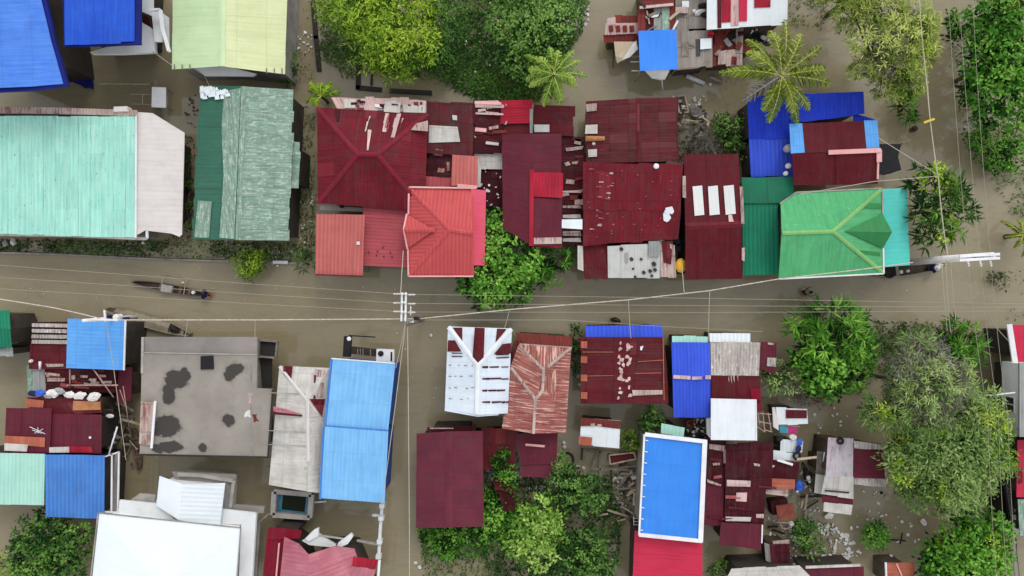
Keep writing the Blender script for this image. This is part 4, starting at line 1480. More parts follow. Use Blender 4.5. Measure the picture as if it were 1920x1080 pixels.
b = B('lean_to', 'pale grey lean to roof full of dark holes at the street side', 'lean-to', 1190, 488)
b.sheet([(1083, 460), (1142, 460), (1141, 522), (1097, 522)], 2.7, 'maroon', 'V', 'roof', 'wall_dark', w=.55, jit=.1)
b.sheet([(1139, 461), (1238, 457), (1237, 521), (1140, 522)], [3.0, 3.0, 2.75, 2.75], 'white_holes', 'V', 'roof', 'wall_dark', w=.9, jit=.04)
b.sheet([(1216, 451), (1237, 450), (1237, 480), (1216, 480)], 3.08, 'grey_sheet', 'V', 'roof', None)
b.sheet([(1237, 449), (1265, 460), (1268, 520), (1238, 520)], [2.95, 2.95, 2.75, 2.75], 'rusty_white', 'V', 'roof', 'wall_dark', w=.5, jit=.08)
b.patch([(1240, 452), (1262, 452), (1258, 496), (1244, 492)], 'maroon', .06)
for u, v, a in [(1165, 467, 4), (1184, 486, 4), (1202, 486, 3), (1226, 495, 5), (1207, 511, 4), (1219, 508, 4), (1228, 506, 4), (1191, 519, 3), (1222, 517, 3), (1187, 504, 2.5)]:
    b.patch([(u - a, v - a * .5), (u, v - a), (u + a, v), (u + a * .4, v + a), (u - a * .6, v + a * .7)], 'stain_dark', .07, 'roof_hole')
b.patch([(1171, 475), (1178, 474), (1177, 493), (1172, 493)], 'grey_sheet', .07)
b.sheet([(1083, 462), (1093, 462), (1094, 508), (1083, 504)], 2.85, 'white_old', 'V', 'roof', None)

b = B('gable_house', 'house with dark maroon roof and three white skylight panels', 'house', 1338, 406)
b.gable([(1282, 290), (1385, 288), (1392, 523), (1285, 524)], [(1285, 424), (1391, 420)], 3.2, 3.8, 'maroon_deep', 'H', 'wall_dark', w=.85, jit=.03, cap='maroon_bright', capw=.5)
for q in [[(1298, 350), (1316, 348), (1320, 403), (1302, 405)], [(1327, 350), (1345, 348), (1349, 402), (1330, 404)], [(1356, 349), (1375, 347), (1379, 401), (1360, 403)]]:
    b.patch(q, 'skylight', .08, 'skylight')
b.patch([(1365, 403), (1372, 403), (1375, 416), (1366, 416)], 'pink_white', .07)
for q in [[(1386, 350), (1393, 350), (1396, 420), (1389, 420)], [(1390, 465), (1397, 464), (1396, 490), (1390, 488)], [(1280, 330), (1285, 330), (1286, 372), (1280, 370)]]:
    b.patch(q, 'rusty_white', .1, 'loose_sheet')

# ================================================================== green and blue, upper right
b = B('annex', 'dark green ribbed annex roof beside the three skylight roof', 'annex', 1430, 430)
b.sheet([(1390, 333), (1486, 331), (1489, 380), (1392, 381)], 3.1, 'green_flat', 'V', 'roof', 'wall_dark', w=.9, jit=.02)
b.sheet([(1392, 368), (1458, 370), (1461, 515), (1393, 517)], [3.0, 3.0, 2.7, 2.7], 'green_sheet', 'V', 'roof', 'wall_dark', w=1.1, jit=.02, zj=.006)
b = B('hip_house', 'house with bright green hipped roof and turquoise strip beside the concrete pole', 'house', 1570, 435)
b.facets([(1464, 381, 3.5), (1492, 362, 3.5), (1652, 354, 3.5), (1655, 512, 3.5), (1460, 522, 3.5), (1466, 437, 4.5), (1562, 434, 4.5)],
         [(0, 1, 2, 6, 5), (2, 3, 6), (3, 4, 5, 6)], 'green_bright', 'roof', 'wall_pale', [0, 1, 2, 3, 4])
b.facets([(1655, 401, 3.65), (1673, 435, 4.2), (1656, 465, 3.65), (1584, 434, 4.32)], [(0, 1, 3), (1, 2, 3)], 'green_shade', 'dormer_roof')
b.sheet([(1654, 354), (1701, 353), (1706, 497), (1656, 501)], [3.0, 2.8, 2.8, 3.0], 'turquoise', 'H', 'roof', 'wall_pale', w=1.2, jit=.015, zj=.005)
for a in [[(1653, 355, 3.52), (1562, 434, 4.52)], [(1655, 511, 3.52), (1562, 434, 4.52)], [(1467, 437, 4.52), (1562, 434, 4.52)]]:
    b.cap(a, .26, 'green_cap', 'hip_cap')
b.bar([(1462, 382, 3.45), (1492, 361, 3.45), (1653, 353, 3.45), (1654, 402, 3.45)], .1, .1, 'trim_grey', 'gutter')
b.bar([(1655, 465, 3.45), (1656, 513, 3.45), (1459, 523, 3.45)], .1, .1, 'trim_white', 'gutter')
b.patch([(1619, 380), (1652, 382), (1652, 392), (1620, 390)], 'green_shade', .05)
b.patch([(1600, 468), (1650, 474), (1650, 480), (1604, 476)], 'green_shade', .05)

b = B('wide_house', 'house with deep blue roof partly under the yellowish coconut palm', 'house', 1500, 240)
b.sheet([(1401, 180), (1484, 178), (1487, 258), (1405, 260)], [3.0, 3.0, 2.9, 2.9], 'blue_deep', 'V', 'roof', 'wall_dark', w=.9, jit=.04)
b.sheet([(1404, 258), (1487, 256), (1488, 331), (1408, 331)], [2.85, 2.85, 2.6, 2.6], 'blue_rib', 'V', 'roof', 'wall_dark', w=.9, jit=.04)
b.sheet([(1482, 177), (1619, 172), (1621, 214), (1482, 232)], [3.0, 3.0, 3.05, 3.05], 'blue_deep', 'V', 'roof', 'wall_dark', w=.9, jit=.04)
b.sheet([(1600, 212), (1640, 224), (1640, 300), (1600, 300)], 2.75, 'blue_deep', 'V', 'roof', None, w=.9)
b = B('raised_roof_house', 'taller maroon roofed house with light blue panels set into the deep blue roof', 'house', 1565, 288)
b.sheet([(1503, 231), (1621, 227), (1625, 285), (1508, 286)], [3.6, 3.6, 4.1, 4.1], 'maroon_deep', 'V', 'roof', 'wall_pale', w=.9, jit=.01, zj=.005)
b.sheet([(1480, 232), (1504, 231), (1509, 286), (1483, 288)], [3.55, 3.6, 4.1, 4.05], 'blue_light', 'V', 'roof', None, w=1.2, jit=.01, zj=.004)
b.sheet([(1620, 226), (1645, 225), (1649, 279), (1625, 280)], [3.6, 3.55, 4.05, 4.1], 'blue_light', 'V', 'roof', None, w=1.2, jit=.01, zj=.004)
b.sheet([(1485, 288), (1646, 284), (1646, 345), (1488, 348)], [4.1, 4.1, 3.6, 3.6], 'maroon_deep', 'V', 'roof', None, w=.9, jit=.02)
b.bar([(1553, 286, 4.15), (1651, 282, 4.15)], .3, .07, 'trim_pink', 'ridge_cap')
b.bar([(1648, 281, 4.1), (1648, 304, 4.05)], .34, .07, 'trim_pink', 'verge_board')
b.bar([(1646, 304, 4.0), (1645, 336, 3.7)], .12, .07, 'trim_pink', 'verge_board')

# ================================================================== shanty cluster at the top edge
b = B('shack', 'shack with striped red and white tin and worn holes beside the beige tarpaulin', 'shack', 1166, 52)
b.sheet([(1153, 30), (1195, 28), (1195, 43), (1152, 44)], 2.1, 'rust_red', 'V', 'roof', None, w=.6)
b.sheet([(1138, 33), (1154, 31), (1154, 47), (1138, 48)], 2.2, 'pink_white', 'V', 'roof', None)
b.sheet([(1136, 44), (1196, 42), (1196, 64), (1134, 65)], [2.2, 2.2, 2.0, 2.0], 'pink_white', 'V', 'roof', 'wall_wood', w=.7, jit=.06)
for i in range(4):
    u = 1141 + i * 13
    b.patch([(u, 49), (u + 8, 48), (u + 9, 60), (u + 1, 61)], 'rust_red', .06)
b.sheet([(1131, 65), (1198, 63), (1198, 78), (1133, 79)], [1.9, 1.9, 1.8, 1.8], 'rust_red', 'V', 'roof', 'wall_wood', w=.8, jit=.05)
b = B('plank_shack', 'shack roofed with upright red, white and green strips above the blue tarpaulin', 'shack', 1232, 30)
b.sheet([(1198, -40), (1266, -40), (1264, 12), (1200, 16)], 2.8, 'rust_red', 'H', 'roof', 'wall_wood', w=.7, jit=.1)
for x0, x1, m in [(1196, 1211, 'rust_red'), (1211, 1227, 'maroon_dark'), (1226, 1242, 'grey_sheet'), (1241, 1255, 'green_worn'), (1254, 1266, 'rust_red')]:
    b.sheet([(x0, 15), (x1, 14), (x1, 58), (x0, 58)], 2.55 + R.uniform(-.05, .05), m, 'V', 'roof', None, w=.4, jit=.08)
b.wall([P(1198, 16, 2.4), P(1266, 16, 2.4), P(1266, 56, 2.4), P(1198, 56, 2.4)], 'wall_wood', .1)
b.bar([(1199, 15, 2.75), (1262, 9, 2.75)], .18, .1, 'pink_white', 'roof_batten')
b = B('plank_shack', 'shack with weathered grey plank roof between the blue tarpaulin and the rusty tin', 'shack', 1305, 80)
b.sheet([(1264, 58), (1336, 54), (1336, 124), (1266, 130)], 2.5, 'grey_boards', 'V', 'roof', 'wall_wood', w=.45, jit=.1)
b.sheet([(1266, -40), (1330, -40), (1328, 55), (1267, 58)], 2.2, 'grey_boards', 'V', 'roof', 'wall_wood', w=.5, jit=.1)
b.patch([(1266, 14), (1290, 14), (1290, 26), (1266, 25)], 'pink_white', .1)
b.patch([(1278, 3), (1291, 3), (1291, 15), (1278, 15)], 'white_clean', .12)
b.patch([(1312, 74), (1333, 73), (1333, 92), (1312, 94)], 'white_clean', .15)
b.patch([(1304, 74), (1313, 74), (1313, 105), (1305, 106)], 'stain_dark', .06, 'roof_hole')
b.patch([(1278, 80), (1291, 78), (1291, 106), (1277, 107)], 'wood_grey', .06)
b.bar([(1264, 131, 2.45), (1308, 127, 2.45)], .1, .06, 'wood_grey', 'fascia')
b = B('shack', 'low rusty brown tin shack under the edge of the large white patched roof', 'shack', 1365, 90)
b.sheet([(1334, 56), (1382, 54), (1382, 122), (1334, 124)], 2.1, 'rust_red', 'V', 'roof', 'wall_wood', w=.7, jit=.08)
b.sheet([(1348, 96), (1392, 88), (1392, 120), (1346, 123)], 2.3, 'rusty_white', 'V', 'roof', None, w=.6, jit=.1)
b.sheet([(1380, 54), (1394, 54), (1392, 100), (1380, 100)], 2.35, 'grey_boards', 'V', 'roof', 'wall_wood', w=.3)
b.sheet([(1390, 82), (1410, 83), (1410, 102), (1390, 101)], 1.9, 'rust_red', 'V', 'roof', 'wall_wood')
b = B('wide_house', 'house with large white roof holding red tin panels at the top edge', 'house', 1400, 10)
b.sheet([(1326, -60), (1478, -60), (1476, 46), (1325, 55)], [3.6, 3.6, 3.2, 3.2], 'white_clean', 'V', 'roof', 'wall_wood', w=1.1, jit=.05)
for q, m in [([(1344, -50), (1352, -50), (1352, 53), (1345, 53)], 'maroon'), ([(1352, -50), (1370, -50), (1369, 42), (1353, 43)], 'red_bright'), ([(1384, -50), (1401, -50), (1400, 40), (1385, 40)], 'crimson'), ([(1413, -50), (1445, -50), (1444, 14), (1414, 15)], 'red_bright'), ([(1370, -50), (1384, -50), (1384, 48), (1370, 49)], 'pink_white')]:
    b.patch(q, m, .07)

# ================================================================== lower left
b = B('gable_house', 'green roofed house cut by the frame edge across the street from the mint roof', 'house', 4, 622)
b.gable([(-70, 580), (17, 581), (22, 652), (-70, 656)], [(-70, 615), (19, 617)], 3.0, 3.6, 'green_sheet', 'H', 'wall_dark', w=.9)
b.sheet([(-70, 652), (23, 652), (24, 667), (-70, 670)], 2.7, 'grey_sheet', 'V', 'roof', 'wall_dark', w=.5)

b = B('shack', 'shack of maroon tin and grey boards under the small bright blue roof', 'shack', 130, 680)
b.sheet([(61, 604), (130, 603), (130, 645), (59, 645)], [2.5, 2.5, 2.3, 2.3], 'maroon_dark', 'H', 'roof', 'wall_wood', w=.5, jit=.1)
for y in (606, 616.5, 627, 637):
    b.patch([(61, y), (128, y + 1), (128, y + 8), (60, y + 7)], 'white_streak', .07, 'roof_patch')
b.sheet([(56, 644), (128, 642), (128, 692), (56, 692)], 2.2, 'maroon_brown', 'H', 'roof', 'wall_wood', w=.6, jit=.08)
b.sheet([(86, 690), (222, 688), (216, 736), (86, 735)], 2.1, 'maroon_dark', 'H', 'roof', 'wall_wood', w=.55, jit=.1)
b.sheet([(222, 690), (248, 690), (246, 752), (218, 756)], 1.9, 'maroon_grey', 'V', 'roof', 'wall_wood')
for q in [[(88, 700), (113, 701), (112, 707), (88, 706)], [(89, 708), (123, 709), (122, 715), (90, 715)], [(135, 704), (142, 703), (142, 711), (135, 712)], [(152, 703), (166, 704), (165, 708), (152, 708)], [(185, 702), (200, 703), (200, 707), (186, 707)], [(190, 714), (211, 714), (210, 719), (192, 719)], [(86, 682), (120, 682), (120, 687), (90, 688)]]:
    b.patch(q, 'rusty_white', .07)
b.bar([(126, 722, 2.4), (222, 722, 2.4)], .1, .08, 'bamboo_pink', 'rail')
b.sheet([(50, 686), (64, 684), (64, 734), (51, 736)], 1.8, 'green_worn', 'V', 'roof', 'wall_wood', w=.5)
b.sheet([(62, 682), (87, 684), (87, 732), (62, 732)], 1.95, 'grey_sheet', 'V', 'roof', 'wall_wood', w=.6)
b = B('raised_shed', 'small shed with flat bright blue roof by the leaning street pole', 'shed', 180, 645)
b.sheet([(127, 597), (236, 600), (232, 694), (124, 690)], [3.4, 3.4, 3.2, 3.2], 'blue_light', 'H', 'roof', 'wall_dark', w=.9, jit=.02, zj=.006)
b.bar([(236, 598, 3.35), (233, 694, 3.2)], .1, .08, 'trim_white', 'verge_board')

b = B('gable_house', 'house with two level plum maroon roof and a brown plywood corner', 'house', 100, 800)
b.sheet([(48, 745), (191, 747), (191, 775), (96, 777)], 2.9, 'maroon', 'V', 'roof', 'wall_dark', w=.9, jit=.05)
b.sheet([(12, 764), (97, 766), (94, 850), (8, 848)], [3.2, 3.2, 3.0, 3.0], 'maroon_grey', 'V', 'roof', 'wall_dark', w=1.0, jit=.03)
b.sheet([(95, 775), (191, 777), (190, 850), (93, 848)], [3.0, 3.0, 2.85, 2.85], 'maroon_grey', 'V', 'roof', 'wall_dark', w=1.0, jit=.03)
b.patch([(139, 751), (190, 753), (190, 768), (138, 769)], 'plywood', .1)
b.patch([(48, 747), (84, 751), (82, 764), (48, 763)], 'rust_orange', .08)
b.patch([(9, 817), (86, 820), (85, 838), (9, 831)], 'rust_orange', .08)
b.patch([(8, 831), (54, 833), (52, 846), (8, 845)], 'white_old', .1)
b.patch([(94, 838), (131, 837), (131, 848), (94, 848)], 'white_old', .1)
b.patch([(131, 836), (172, 837), (176, 848), (131, 848)], 'red_bright', .08)
b.patch([(168, 818), (172, 818), (172, 822), (168, 822)], 'white_clean', .08)

b = B('long_house', 'house with pale mint and mid blue ribbed roof and a white porch frame', 'house', 100, 910)
b.sheet([(-70, 848), (84, 851), (82, 947), (-70, 945)], [3.2, 3.2, 3.0, 3.0], 'mint_pale', 'V', 'roof', 'wall_dark', w=1.1, jit=.01, zj=.006)
b.sheet([(84, 852), (196, 854), (195, 973), (86, 969)], [3.2, 3.2, 2.9, 2.9], 'blue_mid', 'V', 'roof', 'wall_dark', w=1.1, jit=.01, zj=.006)
b.slab([(198, 852), (224, 850), (221, 958), (197, 956)], 1.4, 1.5, 'concrete_light', 'porch_floor')
b.bar([(197, 856, 2.7), (224, 847, 2.7), (222, 960, 2.7), (196, 959, 2.7)], .09, .1, 'trim_white', 'porch_frame')
b.bar([(211, 850, 2.7), (210, 958, 2.7)], .09, .1, 'trim_white', 'porch_frame')

CO = P(385, 745, 0)
SP = []
for u, v, a, c in [(330, 712, 22, 20), (317, 738, 14, 20), (345, 703, 14, 14), (441, 692, 20, 13), (430, 703, 12, 12), (312, 800, 26, 24), (318, 838, 26, 12), (428, 787, 14, 11), (379, 840, 9, 10), (297, 842, 12, 10)]:
    w_ = P(u, v, 3.3)
    SP.append((w_[0] - CO[0], w_[1] - CO[1], a * .0365, c * .0365))
concrete_stained('concrete_damp', SP)
b = B('concrete_house', 'flat grey concrete roofed house with black damp stains', 'house', 385, 745)
b.slab([(268, 632), (482, 632), (482, 664), (267, 660)], 3.0, 3.2, 'concrete', 'roof')
b.slab([(266, 660), (482, 664), (481, 728), (512, 730), (503, 856), (262, 851)], 3.1, 3.3, 'concrete_damp', 'roof')
b.wall([P(268, 640, 3), P(480, 640, 3), P(495, 850, 3), P(268, 848, 3)], 'plaster_grey', .3)
b.bar([(271, 661, 3.3), (482, 665, 3.3)], .07, .05, 'concrete_light', 'parapet')
b.bar([(268, 632, 3.22), (267, 700, 3.32)], .16, .06, 'concrete_light', 'parapet')
b.bar([(471, 665, 3.3), (471, 855, 3.3)], .06, .03, 'trim_grey', 'roof_joint')
b.bar([(262, 852, 3.25), (503, 857, 3.25)], .12, .1, 'concrete_wet', 'parapet')
b.bar([(503, 857, 3.25), (512, 730, 3.25)], .1, .1, 'concrete_wet', 'parapet')


def stain(b, pts, mat='stain_dark', dz=.012, k=3):
    for _ in range(k):
        q = []
        for i in range(len(pts)):
            a, c = pts[i], pts[(i + 1) % len(pts)]
            q.append(a)
            j_ = 3.2 / (1 + _)
            q.append(((a[0] + c[0]) / 2 + R.uniform(-j_, j_), (a[1] + c[1]) / 2 + R.uniform(-j_, j_)))
        pts = q
    return b.patch(pts, mat, dz, 'loose_sheet', th=.006)


b.slab([(376, 668), (399, 667), (400, 692), (376, 693)], 3.3, 3.42, 'black_plastic', 'roof_hatch')
stain(b, [(465, 738), (474, 737), (473, 757), (465, 756)], 'pink_white')
stain(b, [(460, 772), (470, 770), (472, 784), (458, 783)], 'tarp_white')
stain(b, [(473, 775), (483, 776), (485, 790), (475, 791)], 'rust_red')
b.slab([(482, 668), (510, 668), (509, 726), (482, 726)], 1.6, 1.7, 'concrete_wet', 'side_slab')
b.slab([(486, 637), (522, 640), (519, 670), (485, 668)], 1.9, 2.0, 'concrete_wet', 'water_tank')
b.bar([(487, 637, 2.0), (522, 640, 2.0), (519, 670, 2.0), (486, 668, 2.0), (487, 637, 2.0)], .12, .3, 'wood_grey', 'tank_rim')

b = B('hip_house', 'house with aged white roof showing red triangles, beside the long sky blue roof', 'house', 560, 800)
b.facets([(524, 686, 3.2), (618, 690, 3.2), (606, 925, 3.2), (504, 909, 3.2), (577, 752, 3.9), (578, 922, 3.9)],
         [(0, 1, 4), (1, 2, 5, 4), (2, 3, 5), (3, 0, 4, 5)], 'white_old', 'roof', 'wall_dark', [0, 1, 2, 3])
for q in [[(531, 686), (549, 687), (545, 717), (531, 701)], [(581, 748), (610, 748), (604, 782)], [(589, 703), (593, 703), (592, 748), (588, 747)], [(513, 772), (567, 778), (567, 781), (512, 777)]]:
    b.patch(q, 'maroon', .05)
b.patch([(512, 762), (540, 768), (566, 776), (513, 771)], 'pink_faded', .045)
b.patch([(591, 692), (610, 694), (607, 745), (594, 744)], 'rusty_white', .06)
for y in (736, 807, 833, 857, 875):
    b.bar([on(506 + (y - 700) * -.02, y, .03), on(573, y + 3, .03)], .05, .02, 'trim_grey', 'sheet_edge')
for a in [[(524, 687, 3.22), (577, 752, 3.92)], [(606, 790, 3.22), (577, 752, 3.92)], [(577, 750, 3.92), (578, 865, 3.92)]]:
    b.cap(a, .2, 'white_beige', 'hip_cap')
b = B('long_house', 'long house with sky blue two part roof beside the side canal', 'house', 668, 810)
b.sheet([(624, 673), (741, 682), (727, 815), (611, 806)], [3.9, 3.7, 3.7, 3.9], 'blue_sky', 'V', 'roof', 'wall_blue', w=1.2, jit=.008, zj=.004)
b.sheet([(609, 800), (728, 809), (721, 943), (602, 934)], [4.05, 3.9, 3.75, 3.85], 'blue_sky', 'V', 'roof', 'wall_blue', w=1.2, jit=.008, zj=.004)
b.bar([(622, 672, 3.8), (610, 798, 3.8)], .14, .1, 'blue_mid', 'verge_board')
b.bar([(607, 800, 3.9), (601, 935, 3.8)], .14, .1, 'blue_mid', 'verge_board')
b.bar([(610, 798.5, 4.0), (727, 807.5, 3.85)], .1, .05, 'blue_mid', 'sheet_edge')  # darker bar added along the sheet joint to draw its shadow line
b.bar([(622, 672, 3.85), (741, 681, 3.65)], .08, .08, 'trim_white', 'gutter')

b = B('garage', 'white courtyard wall and square cistern with green water inside', 'cistern', 550, 943)
for seg in [[(517, 919), (586, 925)], [(586, 925), (583, 968)], [(583, 968), (514, 963)], [(514, 963), (517, 919)]]:
    b.bar([(seg[0][0], seg[0][1], 1.2), (seg[1][0], seg[1][1], 1.2)], .34, .35, 'concrete_light', 'rim')
b.slab([(520, 922), (583, 927), (580, 966), (517, 960)], .9, 1.0, 'pool_blue', 'basin')
b.slab([(531, 926), (574, 930), (571, 960), (528, 955)], 1.0, 1.02, 'leaf_mud', 'cistern_water')
b.o.name = 'cistern'
b = B('courtyard_wall', 'narrow white courtyard wall with posts at the side canal', 'wall', 713, 990)
b.bar([(718, 940, 1.4), (714, 990, 1.4), (711, 1045, 1.4)], .2, .25, 'plaster_white', 'wall_coping')
b.bar([(713, 1020, 1.3), (670, 1012, 1.3)], .12, .2, 'concrete_light', 'wall_coping')
for v in (945, 968, 1012, 1040):
    b.bar([(718 - (v - 940) * .07 - 4, v, 1.4), (718 - (v - 940) * .07 + 5, v, 1.4)], .3, .5, 'plaster_white', 'post')

b = B('raised_house', 'house with faded pink hipped roof and dark red side strip at the lower edge', 'house', 600, 1050)
b.sheet([(503, 988), (566, 994), (562, 1010), (500, 1012)], 2.9, 'dark_red', 'V', 'roof', 'wall_dark', w=1.0, jit=.01)
b.sheet([(500, 1008), (536, 1012), (520, 1130), (488, 1130)], 2.8, 'dark_red', 'V', 'roof', 'wall_dark', w=1.0, jit=.01)
b.bar([(524, 1018, 2.95), (514, 1130, 2.95)], .1, .08, 'trim_pink', 'gutter')
b.facets([(533, 1007, 3.3), (560, 1020, 3.2), (578, 1040, 3.9), (578, 1130, 3.9), (520, 1130, 3.2)], [(0, 1, 2), (0, 2, 3, 4)], 'pink_faded', 'roof', 'wall_dark', [0, 1, 3, 4])
b.facets([(578, 1040, 3.9), (628, 1024, 3.3), (664, 1029, 3.2), (700, 1130, 3.2), (578, 1130, 3.9)], [(0, 1, 2, 3, 4)], 'pink_faded', 'roof', 'wall_dark', [0, 1, 2, 3, 4])
b.sheet([(662, 1046), (709, 1050), (704, 1066), (660, 1062)], 3.3, 'red_bright', 'V', 'roof', None, w=1)
b.sheet([(660, 1062), (704, 1068), (690, 1130), (620, 1130)], 3.35, 'pink_faded', 'V', 'roof', None, w=1)
b.bar([(712, 1050, 3.3), (706, 1130, 3.3)], .16, .12, 'trim_white', 'gutter')
b.slab([(566, 1014), (596, 1000), (630, 1022), (628, 1027), (580, 1022)], 2.6, 2.8, 'plaster_white', 'parapet')
b.slab([(588, 994), (597, 990), (597, 1005), (578, 1016), (572, 1010)], 2.7, 2.95, 'plaster_white', 'parapet')
b.slab([(658, 1000), (662, 1006), (652, 1020), (630, 1030), (634, 1018)], 2.7, 2.95, 'plaster_white', 'parapet')
b.bar([(598, 1003, 2.75), (648, 1010, 2.75)], .1, .1, 'concrete_light', 'rail')

b = B('white_house', 'large white roofed house with a lower white gable and grey concrete terrace', 'house', 320, 1020)
b.facets([(186, 962, 4.2), (452, 990, 4.2), (440, 1130, 4.2), (168, 1130, 4.2), (300, 1100, 4.7)], [(0, 1, 4), (1, 2, 4), (2, 3, 4), (3, 0, 4)], 'white_plain', 'roof', 'plaster_white', [0, 1, 2, 3])
b.bar([(186, 961, 4.15), (452, 989, 4.15), (441, 1130, 4.15)], .06, .1, 'trim_grey', 'gutter')
b.bar([(185, 961, 4.15), (166, 1130, 4.15)], .06, .1, 'trim_grey', 'gutter')
b.facets([(299, 893, 3.5), (341, 908, 4.1), (335, 975, 4.1), (293, 948, 3.5)], [(0, 1, 2, 3)], 'white_plain', 'roof', None)
b.facets([(341, 908, 4.1), (422, 906, 3.6), (412, 988, 3.6), (335, 975, 4.1)], [(0, 1, 2, 3)], 'white_ribbed', 'roof', None)
b.wall([P(300, 900, 3.4), P(415, 910, 3.4), P(410, 985, 3.4), P(298, 950, 3.4)], 'plaster_white', .2)
b.slab([(224, 938), (295, 945), (330, 975), (222, 964)], 3.0, 3.2, 'plaster_white', 'terrace')
b.slab([(322, 884), (443, 890), (438, 946), (496, 950), (494, 962), (440, 962), (422, 906), (332, 905)], 2.4, 2.6, 'concrete', 'terrace')
b.slab([(246, 936), (262, 925), (292, 928), (290, 942), (248, 942)], 2.7, 2.8, 'concrete_light', 'terrace')
b.slab([(415, 955), (478, 962), (476, 985), (412, 982)], 3.0, 3.2, 'plaster_white', 'terrace')
b.slab([(452, 985), (480, 962), (470, 1130), (446, 1130)], 3.0, 3.3, 'plaster_white', 'terrace')
b.slab([(476, 985), (488, 980), (478, 1130), (472, 1130)], 2.2, 2.4, 'plaster_grey', 'terrace')
b.bar([(336, 888, 2.6), (380, 890, 2.6), (440, 900, 2.6)], .25, .25, 'concrete_light', 'parapet')
b.bar([(440, 900, 2.6), (434, 950, 2.6)], .2, .2, 'concrete_light', 'parapet')
b.bar([(478, 985, 2.4), (506, 962, 2.4)], .1, .1, 'wood_grey', 'rail')

# ================================================================== lower middle
b = B('hip_house', 'house with white hipped roof showing dark red triangles and stripes', 'house', 896, 695)
b.facets([(840, 612, 3.3), (960, 616, 3.3), (952, 775, 3.3), (896, 778, 4.1), (834, 767, 3.3), (896, 684, 4.1)],
         [(0, 1, 5), (1, 2, 3, 5), (3, 4, 0, 5)], 'white_blue', 'roof', 'wall_dark', [0, 1, 2, 4])
for q in [[(890, 614), (909, 615), (907, 672), (896, 682), (886, 671)], [(849, 614), (867, 614), (867, 641)], [(932, 616), (950, 617), (929, 642)], [(840, 638), (853, 638), (865, 659), (839, 659)], [(959, 643), (942, 645), (926, 664), (958, 663)]]:
    b.patch(q, 'maroon', .05)
for y in (687, 709, 731, 753):
    x = 904
    while x < 950:
        a = min(R.uniform(8, 22), 954 - x)
        dy = R.uniform(-.6, .6)
        b.patch([(x, y + dy), (x + a, y - .6 + dy), (x + a - 1, y + R.uniform(1.6, 3.2)), (x + 1, y + R.uniform(1.6, 3.2))], 'maroon_dark', .05, 'sheet_gap')
        x += a + R.uniform(-1, 3)
for y in (684, 705, 727, 747):
    x = 841
    while x < 884:
        a = R.uniform(2, 8)
        dy = R.uniform(-1, 1)
        b.patch([(x, y + dy), (x + a, y + dy + .4), (x + a * .8, y + dy + R.uniform(.7, 1.2)), (x + 1, y + dy + .9)], 'maroon_dark', .05, 'sheet_gap')
        x += a + R.uniform(4, 16)
for y in (661, 667):
    b.patch([(846, y), (868, y + .5), (866, y + 2), (848, y + 2)], 'maroon_dark', .05, 'sheet_gap')
    b.patch([(930, y + 3), (955, y + 2), (954, y + 4), (931, y + 5)], 'maroon_dark', .05, 'sheet_gap')
for a in [[(841, 613, 3.33), (896, 684, 4.13)], [(959, 617, 3.33), (896, 684, 4.13)], [(896, 682, 4.14), (894, 777, 4.14)]]:
    b.cap(a, .3, 'white_clean', 'hip_cap')
b.bar([(834, 768, 3.28), (895, 779, 3.9), (935, 776, 3.4)], .14, .08, 'white_blue', 'verge_board')
b = B('hip_house', 'house with heavily rusted pinkish brown hipped roof and ribbed valleys', 'house', 1010, 715)
b.facets([(972, 646, 3.1), (1071, 652, 3.1), (1061, 811, 3.1), (1000, 813, 4.0), (941, 803, 3.1), (957, 688, 3.2), (1020, 694, 4.0), (1004, 749, 4.05)],
         [(0, 1, 6), (1, 2, 3, 7, 6), (0, 6, 7, 5), (5, 7, 3, 4)], 'rusty_pink', 'roof', 'wall_dark', [0, 1, 2, 4, 5])
b.sheet([(966, 624), (1073, 630), (1072, 653), (974, 646)], [2.8, 2.8, 2.95, 2.95], 'rust_red', 'V', 'roof', 'wall_dark', w=.6, jit=.05)
b.sheet([(960, 640), (975, 640), (974, 690), (957, 690)], 2.75, 'rust_red', 'H', 'roof', 'wall_dark', w=.6, jit=.1)
for a in [[(973, 647, 3.12), (1020, 694, 4.02)], [(1070, 653, 3.12), (1020, 694, 4.02)], [(958, 689, 3.22), (1004, 749, 4.07)], [(1020, 692, 4.02), (1017, 733, 4.03), (1004, 749, 4.07), (1000, 813, 4.02)]]:
    b.cap(a, .2, 'rusty_white', 'hip_cap')
b.cap([(975, 720, 3.4), (969, 805, 3.4)], .12, 'rusty_white', 'sheet_edge')
b.bar([(974, 645, 3.0), (1072, 652, 3.0)], .1, .08, 'rusty_white', 'gutter')

b = B('gable_house', 'house with smooth plum maroon gable roof at the side canal, green bushes below it', 'house', 842, 900)
b.gable([(781, 813), (905, 808), (907, 987), (780, 990)], [(842, 809), (842, 989)], 3.0, 3.5, 'plum', 'V', 'wall_dark', w=1.3, jit=.012, cap='plum', capw=.5, zj=.005)
b.sheet([(801, 801), (892, 800), (892, 813), (801, 815)], 2.5, 'maroon_dark', 'V', 'roof', 'wall_dark')
b.bar([(806, 803, 2.56), (850, 803, 2.56)], .08, .04, 'rusty_white', 'roof_batten')
b = B('shack', 'low dark maroon shack overgrown with green vines', 'shack', 940, 870)
b.sheet([(904, 803), (968, 802), (966, 880), (904, 880)], [2.2, 2.2, 1.9, 1.9], 'maroon_brown', 'V', 'roof', 'wall_dark', w=.9)
b.sheet([(925, 895), (962, 893), (966, 958), (944, 958)], 1.4, 'maroon_dark', 'V', 'roof', 'wall_dark', w=.8)
b.sheet([(926, 894), (965, 896), (962, 922), (928, 920)], 1.6, 'maroon_brown', 'V', 'roof', None)
b = B('shack', 'small flat maroon shack roof behind the rusty brown hip roof', 'shack', 1008, 855)
